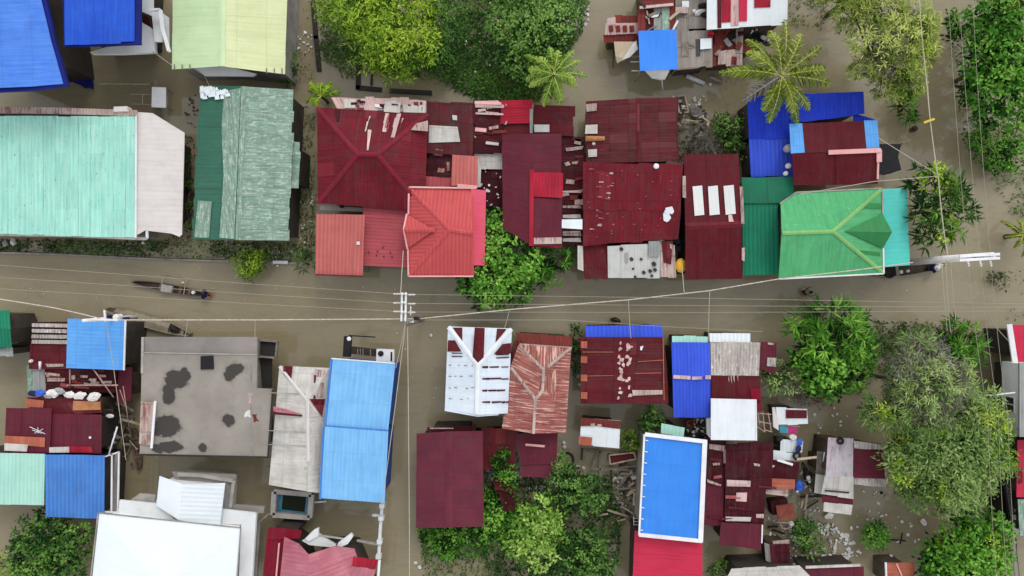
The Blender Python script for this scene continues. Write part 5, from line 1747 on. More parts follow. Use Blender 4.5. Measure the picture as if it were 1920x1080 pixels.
b.sheet([(966, 812), (1046, 811), (1043, 870), (977, 872)], 2.2, 'maroon_grey', 'V', 'roof', 'wall_dark', w=1.0, jit=.04)
b.sheet([(978, 868), (1044, 866), (1032, 897), (976, 893)], [2.1, 2.1, 2.0, 2.0], 'plum', 'V', 'roof', 'wall_dark', w=1.0, jit=.04)
b.bar([on(985, 833, .06), on(1020, 836, .06), on(1046, 833, .06)], .16, .06, 'trim_pink', 'roof_batten')
b = B('gable_house', 'house with dark maroon patchy roof and a blue ribbed awning on the street', 'house', 1170, 690)
b.sheet([(1097, 611), (1241, 609), (1243, 634), (1098, 634)], [2.7, 2.7, 2.95, 2.95], 'blue_rib', 'V', 'awning', 'wall_dark', w=1.0, jit=.02, zj=.006)
b.gable([(1089, 632), (1245, 632), (1254, 757), (1088, 757)], [(1182, 632), (1172, 757)], 3.0, 3.5, 'maroon_brown', 'V', 'wall_dark', w=.9, jit=.05)
b.bar([(1243, 632, 3.05), (1245, 750, 3.05)], .06, .05, 'rust_orange', 'verge_board')
for y in (640, 668, 702, 735):
    b.patch([(1089, y), (1101, y), (1101, y + 13), (1089, y + 12)], 'rust_orange', .08)
for i in range(34):
    u, v = 1168 + R.choice([-8, 8, -6, 10]) + R.uniform(-4, 4), R.uniform(638, 745)
    a = R.uniform(3, 9)
    b.patch([(u, v), (u + a * .5, v - R.uniform(0, 3)), (u + a, v + R.uniform(0, 2)), (u + a * .7, v + R.uniform(3, 9)), (u - 1, v + R.uniform(2, 7))], 'pink_white', .05 + .002 * i)
b.patch([(1185, 731), (1242, 731), (1242, 739), (1186, 742)], 'rusty_white', .08)
b.patch([(1200, 650), (1206, 648), (1203, 657), (1200, 656)], 'white_clean', .08)
for a_, c_ in [((1195, 678), (1243, 675)), ((1190, 700), (1240, 699)), ((1092, 660), (1150, 660)), ((1092, 705), (1150, 704))]:
    b.bar([on(a_[0], a_[1], .03), on(c_[0], c_[1], .03)], .05, .025, 'rust_orange', 'sheet_edge')

b = B('narrow_house', 'narrow house with royal blue ribbed roof split by a whitish ridge', 'house', 1296, 710)
b.sheet([(1260, 629), (1327, 630), (1327, 645), (1260, 643)], [2.6, 2.6, 2.75, 2.75], 'mint_pale', 'V', 'awning', 'wall_dark', w=.9, jit=.04)
b.gable([(1259, 642), (1331, 642), (1332, 783), (1263, 783)], [(1261, 706), (1332, 706)], 3.0, 3.5, 'blue_rib', 'H', 'wall_dark', w=1.0, jit=.02, zj=.006)
b.bar([on(1262, 706, .03), on(1294, 708, .03)], .24, .06, 'pink_white', 'ridge_cap')
b.bar([on(1297, 709, .03), on(1316, 708, .03)], .2, .06, 'pink_white', 'ridge_cap')
b.bar([on(1322, 707, .03), on(1332, 707, .03)], .26, .06, 'pink_white', 'ridge_cap')

b = B('gable_house', 'house with grey white streaked roof and a cream white awning facing the street', 'house', 1380, 670)
b.sheet([(1330, 624), (1407, 625), (1407, 642), (1331, 641)], [2.7, 2.7, 2.9, 2.9], 'white_ribbed', 'V', 'awning', 'wall_dark', w=1.0, jit=.03)
b.sheet([(1332, 641), (1426, 641), (1423, 704), (1333, 703)], [3.0, 3.0, 3.3, 3.3], 'white_streak', 'V', 'roof', 'wall_dark', w=.85, jit=.04)
b.sheet([(1424, 642), (1456, 643), (1454, 700), (1422, 690)], 2.6, 'maroon_grey', 'V', 'roof', 'wall_dark', w=.9)
b.patch([(1438, 670), (1455, 671), (1454, 688), (1437, 686)], 'white_streak', .08)
b.patch([(1440, 642), (1452, 643), (1450, 647), (1439, 646)], 'rusty_white', .08)
b.sheet([(1333, 703), (1425, 703), (1427, 752), (1333, 752)], [3.25, 3.25, 3.1, 3.1], 'maroon', 'V', 'roof', 'wall_dark', w=.85, jit=.03)
b.patch([(1406, 728), (1425, 728), (1426, 750), (1408, 750)], 'dark_red', .07)
for u in (1364, 1369, 1374, 1381):
    b.patch([(u, 703), (u + 2.5, 703), (u + 3, 703 + R.uniform(10, 20)), (u + 1, 712)], 'rusty_white', .07)
b.sheet([(1417, 745), (1426, 745), (1427, 770), (1418, 770)], 2.9, 'dark_red', 'V', 'roof', None)
b = B('box_house', 'house with plain square white roof between blue ribbed roof and dark rusty roofs', 'house', 1375, 788)
b.sheet([(1333, 747), (1418, 749), (1419, 826), (1333, 825)], [3.6, 3.6, 3.5, 3.5], 'white_clean', 'V', 'roof', 'wall_pale', w=3.5, jit=.01, zj=.003)
b.bar([(1417, 749, 3.58), (1418, 826, 3.5)], .08, .06, 'trim_white', 'verge_board')
b.slab([(1325, 785), (1334, 782), (1334, 824), (1326, 815)], 2.7, 2.9, 'plaster_white', 'wall_ledge')

b = B('long_house', 'house with large plain azure roof framed by white gutters', 'house', 1262, 915)
b.sheet([(1211, 814), (1320, 827), (1311, 1014), (1200, 1003)], [3.9, 3.7, 3.7, 3.9], 'azure', 'V', 'roof', 'wall_pale', w=5.0, jit=.005, zj=.002)
b.bar([(1209, 814, 3.95), (1325, 828, 3.75)], .26, .1, 'trim_white', 'gutter')
b.bar([(1321, 827, 3.75), (1313, 1016, 3.75)], .32, .1, 'trim_white', 'gutter')
b.bar([(1316, 1014, 3.72), (1198, 1002, 3.92)], .24, .1, 'trim_white', 'gutter')
b.bar([(1208, 814, 3.9), (1198, 1003, 3.9)], .12, .1, 'trim_white', 'gutter')
for i in range(9):
    t = i / 9 + .06
    u, v = 1210 - 11 * t, 814 + 189 * t
    b.bar([(u, v, 4.0), (u + 6, v + 1, 4.0)], .05, .04, 'trim_white', 'gutter_bracket')
b = B('crimson_house', 'house with plain crimson roof tucked under the azure roof', 'house', 1250, 1050)
b.sheet([(1190, 995), (1317, 1010), (1317, 1130), (1184, 1130)], [3.3, 3.3, 2.9, 2.9], 'crimson', 'H', 'roof', 'wall_dark', w=1.1, jit=.02, zj=.006)
b = B('shed', 'tiny mint ribbed shed roof at the top of the azure roof', 'shed', 1260, 806)
b.sheet([(1240, 794), (1284, 802), (1282, 819), (1239, 813)], 3.1, 'mint_pale', 'V', 'roof', 'wall_wood', w=.8, jit=.03)

b = B('shack', 'sprawling dark rusty tin shack complex beside the azure roof', 'shack', 1395, 910)
b.sheet([(1322, 822), (1362, 822), (1360, 906), (1320, 904)], 2.5, 'maroon_dark', 'V', 'roof', 'wall_dark', w=.8, jit=.1)
b.sheet([(1318, 902), (1358, 902), (1356, 986), (1316, 982)], 2.35, 'maroon_grey', 'V', 'roof', 'wall_dark', w=.9)
b.sheet([(1360, 832), (1450, 828), (1447, 918), (1359, 915)], [2.75, 2.75, 2.65, 2.65], 'maroon_dark', 'V', 'roof', None, w=.85, jit=.06)
b.sheet([(1446, 862), (1499, 868), (1494, 904), (1446, 902)], 2.4, 'maroon_dark', 'V', 'roof', 'wall_dark', w=.8, jit=.1)
b.sheet([(1360, 912), (1436, 914), (1432, 982), (1358, 980)], [2.65, 2.65, 2.5, 2.5], 'maroon_dark', 'V', 'roof', 'wall_dark', w=.85, jit=.06)
b.sheet([(1352, 979), (1429, 984), (1427, 1031), (1348, 1022)], [2.7, 2.7, 2.55, 2.55], 'maroon_grey', 'V', 'roof', 'wall_dark', w=.95, jit=.04)
b.bar([(1429, 984, 2.7), (1428, 1018, 2.6)], .08, .06, 'trim_white', 'verge_board')
for q, m in [([(1329, 832), (1359, 835), (1358, 846), (1329, 841)], 'rusty_white'), ([(1362, 899), (1407, 901), (1406, 912), (1362, 911)], 'pink_white'), ([(1380, 923), (1400, 923), (1399, 940), (1379, 939)], 'pink_white'), ([(1412, 868), (1452, 872), (1450, 876), (1414, 873)], 'rusty_white'), ([(1325, 898), (1352, 908), (1350, 911), (1326, 904)], 'rusty_white'), ([(1360, 968), (1408, 969), (1406, 977), (1360, 976)], 'white_old'), ([(1417, 963), (1431, 963), (1431, 971), (1417, 970)], 'rusty_white'), ([(1355, 842), (1360, 842), (1360, 868), (1356, 868)], 'rusty_white')]:
    b.patch(q, m, .09)
b.sheet([(1447, 897), (1490, 899), (1489, 917), (1446, 916)], 2.5, 'rust_orange', 'H', 'roof', None, w=.5, jit=.05)
b.sheet([(1436, 914), (1480, 917), (1478, 931), (1436, 926)], 2.35, 'rusty_white', 'H', 'roof', 'wall_wood', w=.5, jit=.05)

b = B('shack', 'small white roofed shack with one maroon panel at the end of the rusty roofs', 'shack', 1480, 780)
b.sheet([(1455, 764), (1513, 766), (1515, 795), (1458, 797)], [2.6, 2.6, 2.4, 2.4], 'white_clean', 'V', 'roof', 'wall_wood', w=.8, jit=.04)
b.patch([(1473, 768), (1512, 769), (1512, 784), (1473, 784)], 'maroon', .08)
b.sheet([(1448, 765), (1458, 766), (1460, 806), (1450, 800)], 2.5, 'tarp_white', 'V', 'roof', None)
b = B('lean_to', 'pale corrugated lean to with a wheel lying at its edge', 'lean-to', 1482, 840)
b.sheet([(1464, 824), (1506, 827), (1504, 849), (1463, 847)], [2.2, 2.2, 2.05, 2.05], 'white_ribbed', 'V', 'roof', 'wall_wood', w=.8, jit=.04)
b.sheet([(1450, 845), (1498, 850), (1494, 864), (1450, 861)], 2.1, 'white_clean', 'V', 'roof', 'wall_wood', w=1.2)

b = B('shack', 'small white roofed shack with red brown edge and an orange corner, alone on the water', 'shack', 1125, 810)
b.sheet([(1090, 783), (1163, 789), (1161, 840), (1087, 833)], [2.4, 2.4, 2.2, 2.2], 'white_clean', 'V', 'roof', 'wall_wood', w=.9, jit=.04)
b.patch([(1090, 783), (1163, 789), (1162, 804), (1130, 800), (1120, 798), (1089, 799)], 'rust_red', .07)
b.patch([(1085, 818), (1110, 820), (1109, 836), (1085, 833)], 'rust_orange', .09)
for q in [[(1107, 794), (1115, 793), (1115, 798), (1108, 799)], [(1120, 795), (1128, 795), (1127, 799), (1121, 799)]]:
    b.patch(q, 'rusty_white', .09)

b = B('shack', 'tin shack with pinkish white and dark maroon roof under the big olive tree', 'shack', 1600, 880)
b.sheet([(1553, 819), (1600, 823), (1599, 895), (1548, 894)], [2.7, 2.7, 2.9, 2.9], 'mauve_worn', 'V', 'roof', 'wall_wood', w=.9, jit=.04)
b.sheet([(1600, 825), (1655, 832), (1660, 898), (1599, 896)], [2.7, 2.7, 2.85, 2.85], 'maroon_grey', 'H', 'roof', 'wall_wood', w=.9, jit=.04)
b.patch([(1600, 826), (1655, 833), (1655, 842), (1620, 842), (1601, 840)], 'white_streak', .07)
b.sheet([(1599, 894), (1660, 896), (1661, 913), (1599, 907)], 2.7, 'white_streak', 'V', 'roof', None, w=.8, jit=.05)
b.sheet([(1547, 892), (1600, 894), (1600, 935), (1540, 927)], [2.9, 2.9, 2.6, 2.6], 'white_old', 'V', 'roof', None, w=.9, jit=.04)
b.patch([(1546, 918), (1592, 922), (1591, 925), (1546, 921)], 'stain_dark', .06, 'roof_hole')
b.sheet([(1541, 928), (1600, 934), (1599, 949), (1542, 944)], 2.4, 'maroon_grey', 'V', 'roof', 'wall_wood', w=.9)
b.sheet([(1545, 941), (1599, 947), (1596, 966), (1544, 958)], 2.5, 'white_old', 'V', 'roof', None, w=.9, jit=.03)
b.sheet([(1532, 847), (1548, 849), (1545, 892), (1530, 890)], 1.7, 'wood_grey', 'V', 'roof', 'wall_wood')
b.sheet([(1530, 889), (1546, 891), (1540, 927), (1527, 924)], 1.9, 'white_old', 'V', 'roof', 'wall_wood')

b = B('shed', 'small maroon box shed with a white side beside the round bush', 'shed', 1460, 1038)
b.sheet([(1443, 1021), (1480, 1020), (1482, 1053), (1446, 1058)], 1.9, 'maroon_dark', 'V', 'roof', 'wall_wood', w=.9, jit=.03, inset=.05)
b.sheet([(1433, 1018), (1444, 1022), (1447, 1057), (1436, 1052)], [1.5, 1.8, 1.8, 1.5], 'white_old', 'V', 'roof', None)
b.sheet([(1449, 1016), (1480, 1013), (1480, 1021), (1450, 1022)], 1.8, 'rusty_white', 'V', 'roof', None)
b = B('long_house', 'white and maroon roof strip at the lower edge below the litter covered bush', 'house', 1490, 1072)
b.sheet([(1372, 1066), (1500, 1061), (1524, 1085), (1360, 1090)], 2.6, 'white_old', 'V', 'roof', 'wall_dark', w=1.0, jit=.05)
b.sheet([(1500, 1066), (1620, 1062), (1620, 1110), (1520, 1110)], 2.5, 'maroon_grey', 'V', 'roof', 'wall_dark', w=1.0)
b.bar([(1510, 1063, 2.6), (1612, 1059, 2.6)], .16, .1, 'white_old', 'gutter')
b = B('shed', 'small orange red tin roof beside the big bright tree at the lower edge', 'shed', 1688, 1068)
b.gable([(1660, 1055), (1715, 1055), (1715, 1110), (1660, 1110)], [(1680, 1055), (1692, 1110)], 2.3, 2.6, 'rust_orange', 'V', 'wall_wood', w=.7, jit=.05)
b.bar([(1660, 1054, 2.3), (1661, 1080, 2.3)], .12, .08, 'trim_white', 'verge_board')
b.bar([on(1680, 1056, .04), on(1690, 1079, .04)], .08, .04, 'trim_pink', 'ridge_cap')

# ================================================================== right edge
b = B('red_roof_house', 'house with crimson roof and thick white verge at the frame edge by the crossing wires', 'house', 1915, 645)
b.facets([(1897, 609, 3.6), (1990, 609, 3.6), (1990, 690, 3.6), (1907, 680, 3.6)], [(0, 1, 2, 3)], 'crimson', 'roof', 'wall_dark', [0, 1, 2, 3], inset=.5)
b.bar([(1891, 608, 3.6), (1902, 680, 3.6)], .36, .1, 'trim_white', 'verge_board')
b = B('upper_storey_house', 'white walled house with one dark window facing the street at the frame edge', 'house', 1910, 752)
wx = P(1911, 752, 4.6)[0]
y0, y1 = P(1911, 682, 4.6)[1], P(1911, 816, 4.6)[1]
mb = MB(); mb.box((wx + 3, (y0 + y1) / 2, 3.0), 6, abs(y1 - y0), 1.6); mb.build('wall', 'plaster_white', b.o)
mb = MB(); mb.box((wx + 4.6, (y0 + y1) / 2, -.6), 6, abs(y1 - y0) - .8, 3.59); mb.build('lower_wall', 'wall_dark', b.o)
mb = MB(); mb.box((wx + 3, (y0 + y1) / 2, 4.6), 6.16, abs(y1 - y0) + .16, .14); mb.build('roof', 'grey_sheet', b.o)
yw = P(1900, 757, 3.7)[1]
mb = MB(); mb.box((wx - .02, yw, 3.35), .05, 1.06, .86); fr = mb.build('window', 'trim_white', b.o)
for k in (-.25, .25):
    mb = MB(); mb.box((wx - .05, yw + k, 3.42), .03, .4, .72); mb.build('pane', 'glass_dark', fr)
b = B('red_roof_house', 'house with crimson and faded green roof behind the black lattice rack', 'house', 1916, 900)
b.sheet([(1908, 824), (1990, 822), (1990, 934), (1906, 932)], 3.2, 'crimson', 'V', 'roof', 'wall_dark', w=1.0)
b.patch([(1909, 880), (1916, 880), (1916, 905), (1909, 906)], 'dark_red', .06)
b.sheet([(1908, 934), (1990, 932), (1990, 1010), (1912, 1004)], 2.9, 'green_worn', 'V', 'roof', 'wall_dark', w=1.0)
# ================================================================== trees, palms and bushes
tree('leafy_tree', 'big lime green tree overhanging the black pipes at the top edge', 'tree', [(638, 12, 40, 3.5), (690, 20, 62, 4.2), (750, 10, 62, 4.4), (790, 22, 42, 4.0), (700, 75, 48, 3.8), (762, 85, 55, 4.2), (742, 128, 30, 3.2), (735, 45, 60, 4.6), (792, 70, 28, 3.4), (655, -20, 60, 3.8), (720, 112, 32, 3.2)], 'fine', 'leaf_lime', dens=1.0, scale=1.1)
tree('leafy_tree', 'darker green tree close to the big lime tree', 'tree', [(815, 95, 34, 2.4), (826, 50, 38, 2.6), (800, 125, 26, 2.0), (845, 80, 24, 1.8)], 'fine', 'leaf_dark', dens=1.0)
tree('bushy_tree', 'olive green bushy tree behind the coconut palm with dense small leaves', 'tree', [(1000, 55, 52, 2.2), (968, 100, 40, 1.9), (1035, 38, 40, 2.2), (948, 50, 36, 1.8), (1058, 22, 30, 2.0), (995, 135, 30, 1.6), (985, 5, 55, 2.0), (1030, 90, 30, 2.2)], 'small', 'leaf_mid', dens=.9, scale=1.25)
tree('dry_shrub', 'pale grey spiky dry shrub inside the lime tree', 'shrub', [(775, 58, 17, 4.9)], 'twig', 'leaf_dry', dens=1.6, tr=.08)
tree('leafy_tree', 'wide feathery yellow green tree above the blue roof', 'tree', [(1600, 22, 38, 5.0), (1650, 12, 52, 5.6), (1702, 50, 48, 5.8), (1728, 85, 34, 5.4), (1640, 82, 48, 5.6), (1682, 130, 44, 5.2), (1622, 122, 30, 4.6), (1702, 155, 30, 4.6), (1655, 162, 24, 4.2), (1735, 50, 26, 5.4), (1680, 80, 44, 6.0), (1610, -20, 60, 5.2)], 'feather', 'leaf_yellow', dens=1.0, tint0=.6, extra=[('fine', 'leaf_lime', [(1728, 60, 30, 5.6), (1712, 105, 34, 5.5), (1690, 160, 24, 4.6)], .8), ('twig', 'leaf_dry', [(1650, 95, 42, 5.8), (1630, 120, 28, 5.0)], .8)])
tree('broadleaf_tree', 'big glossy dark green tree under the wires in the corner', 'tree', [(1795, 50, 24, 3.6), (1862, 55, 52, 4.6), (1892, 112, 52, 5.0), (1845, 115, 44, 4.6), (1862, 170, 50, 4.8), (1902, 190, 36, 4.2), (1825, 175, 28, 3.8), (1912, 50, 38, 4.4), (1935, 130, 50, 4.6), (1870, 10, 50, 4.2), (1850, 215, 24, 3.4)], 'lush', 'leaf_bright', dens=1.0, tint0=.5, scale=.9)
tree('round_bush', 'low bright green bush below the glossy corner tree', 'bush', [(1862, 270, 42, 1.3), (1832, 262, 24, 1.1), (1898, 290, 30, 1.2), (1905, 252, 26, 1.2), (1870, 300, 26, 1.0)], 'small', 'leaf_bright', dens=.9, scale=1.1)
tree('banana_clump', 'small clump of long leaves standing alone in the water by the yellow cable tag', 'plant', [(1703, 200, 20, 1.4), (1706, 222, 12, .9), (1696, 182, 14, 1.2)], 'long', 'leaf_bright', dens=1.1, scale=.7, tr=.1)
tree('long_leaf_tree', 'dark green tree with long drooping leaves beside the turquoise roof strip', 'tree', [(1738, 340, 30, 3.2), (1778, 362, 38, 3.8), (1732, 395, 26, 3.4), (1782, 410, 36, 3.8), (1752, 445, 28, 3.0), (1758, 385, 36, 4.0), (1808, 395, 20, 3.2)], 'long', 'leaf_dark', dens=.8, tint0=.5, scale=.85, extra=[('broad', 'leaf_lime', [(1755, 335, 24, 4.0), (1772, 428, 20, 4.0), (1785, 350, 18, 4.0)], .9)])
tree('leafy_tree', 'bright green tree leaning over the street against the coral roof', 'tree', [(930, 515, 46, 2.6), (962, 478, 44, 2.8), (890, 530, 34, 2.4), (968, 540, 30, 2.4), (932, 440, 30, 2.6), (930, 408, 20, 2.2), (905, 558, 22, 1.8), (988, 505, 30, 2.4), (950, 560, 18, 1.8)], 'broad', 'leaf_bright', dens=1.0)
tree('cassava_bush', 'bush of long finger like leaves right of the bright street tree', 'bush', [(1042, 490, 32, 2.2), (1015, 492, 26, 2.2), (1030, 515, 22, 1.8), (1062, 478, 18, 1.8)], 'long', 'leaf_bright', dens=1.1, scale=.7)
tree('round_bush', 'yellow green round bush on the street edge near the narrow boat', 'bush', [(467, 493, 26, 1.3), (482, 486, 16, 1.2), (452, 486, 14, 1.0), (470, 512, 12, .9)], 'fine', 'leaf_lime', dens=1.1)
tree('fern_clump', 'small dark clump of spiky leaves beside the salmon carport', 'plant', [(572, 495, 16, .8)], 'long', 'leaf_weed', dens=1.1, scale=.7, tr=.06)
tree('leafy_tree', 'dark green tree below the mid blue ribbed roof in the lower corner', 'tree', [(98, 1010, 46, 2.6), (68, 1000, 34, 2.3), (122, 1045, 46, 2.6), (80, 968, 18, 1.8), (58, 1045, 46, 2.6), (140, 1005, 32, 2.3), (98, 1080, 50, 2.6)], 'lush', 'leaf_dark', dens=.9, tint0=.5, scale=.8)
tree('round_bush', 'lime green bush peeking in at the lower left corner', 'bush', [(15, 1062, 34, 1.8), (45, 1085, 30, 1.7)], 'fine', 'leaf_lime', dens=.9)
tree('round_bush', 'small dark bush between pale lime roof and the black wall', 'bush', [(546, 130, 16, .9), (548, 112, 12, .8), (542, 148, 12, .8)], 'small', 'leaf_weed', dens=.9)
tree('long_leaf_tree', 'big green tree with spiky upper leaves on the lower side of the street', 'tree', [(1562, 605, 44, 3.3), (1522, 632, 40, 3.2), (1592, 632, 44, 3.3), (1560, 640, 40, 3.6), (1498, 605, 24, 2.4), (1612, 600, 22, 2.6)], 'long', 'leaf_bright', dens=.9, scale=.85, extra=[('lush', 'leaf_bright', [(1545, 690, 46, 3.2), (1592, 688, 40, 3.0), (1510, 675, 30, 2.6), (1560, 720, 26, 2.4), (1530, 715, 26, 2.2), (1612, 660, 26, 2.8)], .9)])
tree('long_leaf_tree', 'bright green spiky leaved tree at the canal corner above the grey olive tree', 'tree', [(1798, 638, 38, 3.2), (1812, 675, 32, 3.0), (1768, 640, 26, 2.8), (1788, 612, 20, 2.4), (1822, 650, 22, 2.8), (1780, 672, 32, 3.2)], 'long', 'leaf_bright', dens=1.0, scale=.75)
tree('leafy_tree', 'tall grey olive tree with silvery feathery leaves', 'tree', [(1728, 675, 44, 6.0), (1698, 718, 42, 6.0), (1768, 712, 46, 6.2), (1655, 768, 42, 5.2), (1735, 770, 50, 6.4), (1708, 655, 26, 5.4), (1800, 742, 28, 5.6), (1680, 770, 32, 5.6), (1740, 720, 48, 6.6)], 'feather', 'leaf_olive', dens=1.0, tint0=.6, extra=[('twig', 'leaf_dry', [(1728, 672, 42, 6.2), (1700, 715, 40, 6.1), (1772, 715, 46, 6.3), (1740, 760, 42, 6.4), (1715, 690, 36, 6.3)], 1.5), ('feather', 'leaf_grey', [(1740, 690, 40, 6.3), (1765, 735, 34, 6.4), (1700, 730, 30, 6.2)], .5), ('fine', 'leaf_lime', [(1668, 772, 22, 5.8), (1752, 802, 16, 6.0)], .8)])
tree('leafy_tree', 'widest tree in view, olive green crown over the litter water', 'tree', [(1750, 832, 55, 5.0), (1826, 795, 43, 5.0), (1848, 862, 45, 5.0), (1780, 898, 48, 5.0), (1702, 868, 34, 4.4), (1722, 915, 34, 4.4), (1826, 900, 36, 4.6), (1690, 828, 28, 4.4), (1868, 828, 26, 4.4), (1800, 850, 52, 5.6), (1842, 745, 26, 4.2), (1672, 860, 19, 3.8), (1770, 940, 24, 3.8), (1815, 935, 24, 3.8), (1885, 870, 19, 4.0)], 'fine', 'leaf_olive', dens=1.1, scale=1.25, tint0=.62, extra=[('fine', 'leaf_lime', [(1850, 790, 40, 5.1), (1860, 855, 40, 5.2), (1690, 880, 26, 4.6), (1780, 905, 38, 5.0), (1690, 830, 22, 4.6)], .7), ('broad', 'leaf_olive', [(1750, 832, 56, 4.7), (1826, 800, 44, 4.7), (1840, 862, 46, 4.7), (1780, 898, 48, 4.7), (1705, 868, 34, 4.1), (1722, 912, 34, 4.1), (1822, 900, 36, 4.3), (1690, 830, 26, 4.1)], .25)])
tree('leafy_tree', 'bright green tree in the lower corner beside the black lattice rack', 'tree', [(1798, 1035, 54, 3.0), (1848, 998, 40, 3.0), (1840, 1055, 46, 3.0), (1760, 1055, 38, 2.8), (1862, 1035, 30, 2.8), (1820, 985, 28, 2.6), (1800, 1090, 56, 3.0), (1850, 1090, 40, 2.8)], 'broad', 'leaf_bright', dens=.9, scale=1.2, extra=[('fine', 'leaf_lime', [(1850, 1020, 34, 3.2), (1790, 1010, 30, 3.0)], .6)])
tree('round_bush', 'round green bush with a dark rim near the pale floating jug', 'bush', [(1642, 1004, 26, 1.3), (1650, 1012, 18, 1.4), (1634, 998, 16, 1.2)], 'small', 'leaf_bright', dens=1.0)
tree('round_bush', 'round bush ringed by white litter', 'bush', [(1516, 1005, 26, 1.2), (1512, 990, 20, 1.2), (1522, 1025, 20, 1.0)], 'small', 'leaf_mid', dens=.9)
tree('dry_shrub', 'olive shrub with bare pale twigs beside the grey streaked roof', 'shrub', [(1448, 702, 28, 2.0), (1470, 712, 26, 2.0), (1432, 695, 16, 1.7)], 'fine', 'leaf_olive', dens=.8, extra=[('twig', 'leaf_dry', [(1490, 722, 30, 1.6), (1500, 740, 20, 1.4)], .5)], tr=.08)
tree('dry_shrub', 'small reddish dry shrub at the foot of the spiky street tree', 'shrub', [(1522, 742, 18, 1.0), (1535, 752, 12, .9)], 'twig', 'leaf_red', dens=.8, tr=.06)
tree('dry_shrub', 'tangle of grey dead branches behind the three skylight roof', 'shrub', [(1290, 265, 34, 1.2), (1315, 262, 26, 1.2), (1280, 290, 18, 1.0), (1320, 282, 24, 1.0)], 'twig', 'leaf_dry', dens=.7, tint0=.3, tr=.08)
tree('round_bush', 'green bush between dead branches and the deep blue roof', 'bush', [(1366, 240, 26, 1.4), (1352, 228, 18, 1.2), (1372, 262, 18, 1.2), (1385, 285, 14, 1.0)], 'small', 'leaf_mid', dens=.9)
tree('leafy_tree', 'small dark glossy tree just above the azure roof', 'tree', [(1220, 786, 20, 2.2), (1212, 800, 15, 2.0), (1228, 776, 14, 2.0)], 'lush', 'leaf_dark', dens=1.0, scale=.7, tr=.08)
tree('round_bush', 'lime tipped bush between the lone white shack and the azure roof', 'bush', [(1182, 828, 18, 1.2), (1168, 820, 12, 1.0), (1192, 838, 12, 1.0)], 'broad', 'leaf_lime', dens=.9, scale=.7, tint0=.35)
tree('vine_thicket', 'bright green thicket wrapped around the lower corner of the plum gable roof', 'thicket', [(930, 958, 34, 1.0), (922, 990, 28, .9), (880, 1002, 26, .8), (835, 1005, 28, .8), (805, 1005, 18, .7), (845, 1030, 22, .7), (955, 975, 24, .9), (915, 930, 16, .9)], 'small', 'leaf_bright', dens=.9, scale=1.2, tr=.08)
tree('leafy_tree', 'lime green broad leaved tree among darker ones at the lower edge', 'tree', [(1012, 965, 34, 3.0), (982, 1002, 32, 2.8), (1032, 995, 26, 2.8), (1000, 1032, 32, 2.8), (965, 1020, 22, 2.4), (1012, 995, 34, 3.2)], 'broad', 'leaf_fresh', dens=1.0, tint0=.62)
tree('leafy_tree', 'dull green tree behind the small maroon shack roof by the pond frames', 'tree', [(1060, 905, 36, 2.2), (1098, 915, 32, 2.2), (1048, 880, 24, 1.9), (1118, 940, 20, 1.8), (1080, 948, 26, 1.8), (1075, 925, 32, 2.4)], 'broad', 'leaf_mid', dens=.95, scale=.85, tint0=.4)
tree('leafy_tree', 'deep green rounded tree touching the lower frame edge below the pond frames', 'tree', [(1090, 1035, 42, 2.4), (1125, 1055, 32, 2.3), (1060, 1062, 36, 2.2), (1105, 1085, 44, 2.3), (1075, 1015, 24, 2.1)], 'lush', 'leaf_dark', dens=.95, scale=.75, tint0=.5)
tree('round_bush', 'narrow dark bush in the gap beside the blue awning', 'bush', [(1082, 640, 13, .8), (1082, 665, 11, .8), (1080, 620, 12, .8), (1082, 690, 9, .6)], 'small', 'leaf_dark', dens=.9)
tree('vine_thicket', 'green vines creeping over the low dark maroon shack', 'vine', [(942, 868, 20, 2.0), (950, 890, 16, 1.9), (936, 880, 16, 1.9), (956, 908, 13, 1.8), (945, 850, 12, 2.1)], 'small', 'leaf_bright', dens=1.0, tint0=.35, trunk=False, flat=.35)
tree('round_bush', 'small grassy bush right below the crimson roof', 'bush', [(1350, 1068, 20, .7), (1338, 1075, 14, .6)], 'small', 'leaf_weed', dens=.8)
tree('round_bush', 'weedy bush along the cream lean to wall', 'bush', [(356, 300, 7, .8), (354, 340, 8, .8), (352, 385, 8, .7), (356, 420, 8, .7)], 'small', 'leaf_weed', dens=.9)
tree('round_bush', 'small dark weed clump standing in open water under the wires', 'bush', [(1874, 524, 12, .3), (1860, 520, 7, .2)], 'small', 'leaf_mud', dens=.7, trunk=False)

palm('coconut_palm', 'coconut palm with full green crown next to the olive bushy tree', 'palm tree', 1038, 140, 5.0, 76, 15, 'leaf_palm', nl=32, ll=.62, lw=.085, tint=.6, rise=.22, drop=.45)
palm('coconut_palm', 'large yellowish coconut palm over the deep blue roof', 'palm tree', 1465, 142, 4.6, 120, 17, 'leaf_palm_yellow', rise=.16, drop=.3, nl=44, ll=.55, lw=.1, tint=.5, az0=.4)
palm('young_palm', 'young light green palm with upright leaves beside the maroon hip roof', 'palm tree', 603, 182, 1.4, 44, 9, 'leaf_lime', rise=.5, drop=.5, nl=18, ll=.7, lw=.12, tint=.5, tr=.1, azs=[1.1, .35, 1.9, 2.6, 3.4, .75, 1.5, 4.2, 2.2])
palm('coconut_palm', 'palm partly outside the frame near the end of the concrete pole', 'palm tree', 1918, 440, 1.8, 46, 9, 'leaf_palm_yellow', nl=22, ll=.55, lw=.09, tint=.45)
palm('coconut_palm', 'palm with yellow fronds cut off by the top edge above the feathery tree', 'palm tree', 1592, -8, 3.4, 66, 12, 'leaf_palm_yellow', nl=24, ll=.55, lw=.09, tint=.6)
palm('coconut_palm', 'dark palm fronds in the far top corner beyond the wires', 'palm tree', 1905, -6, 5.2, 56, 10, 'leaf_palm', nl=24, ll=.6, lw=.09, tint=.3)

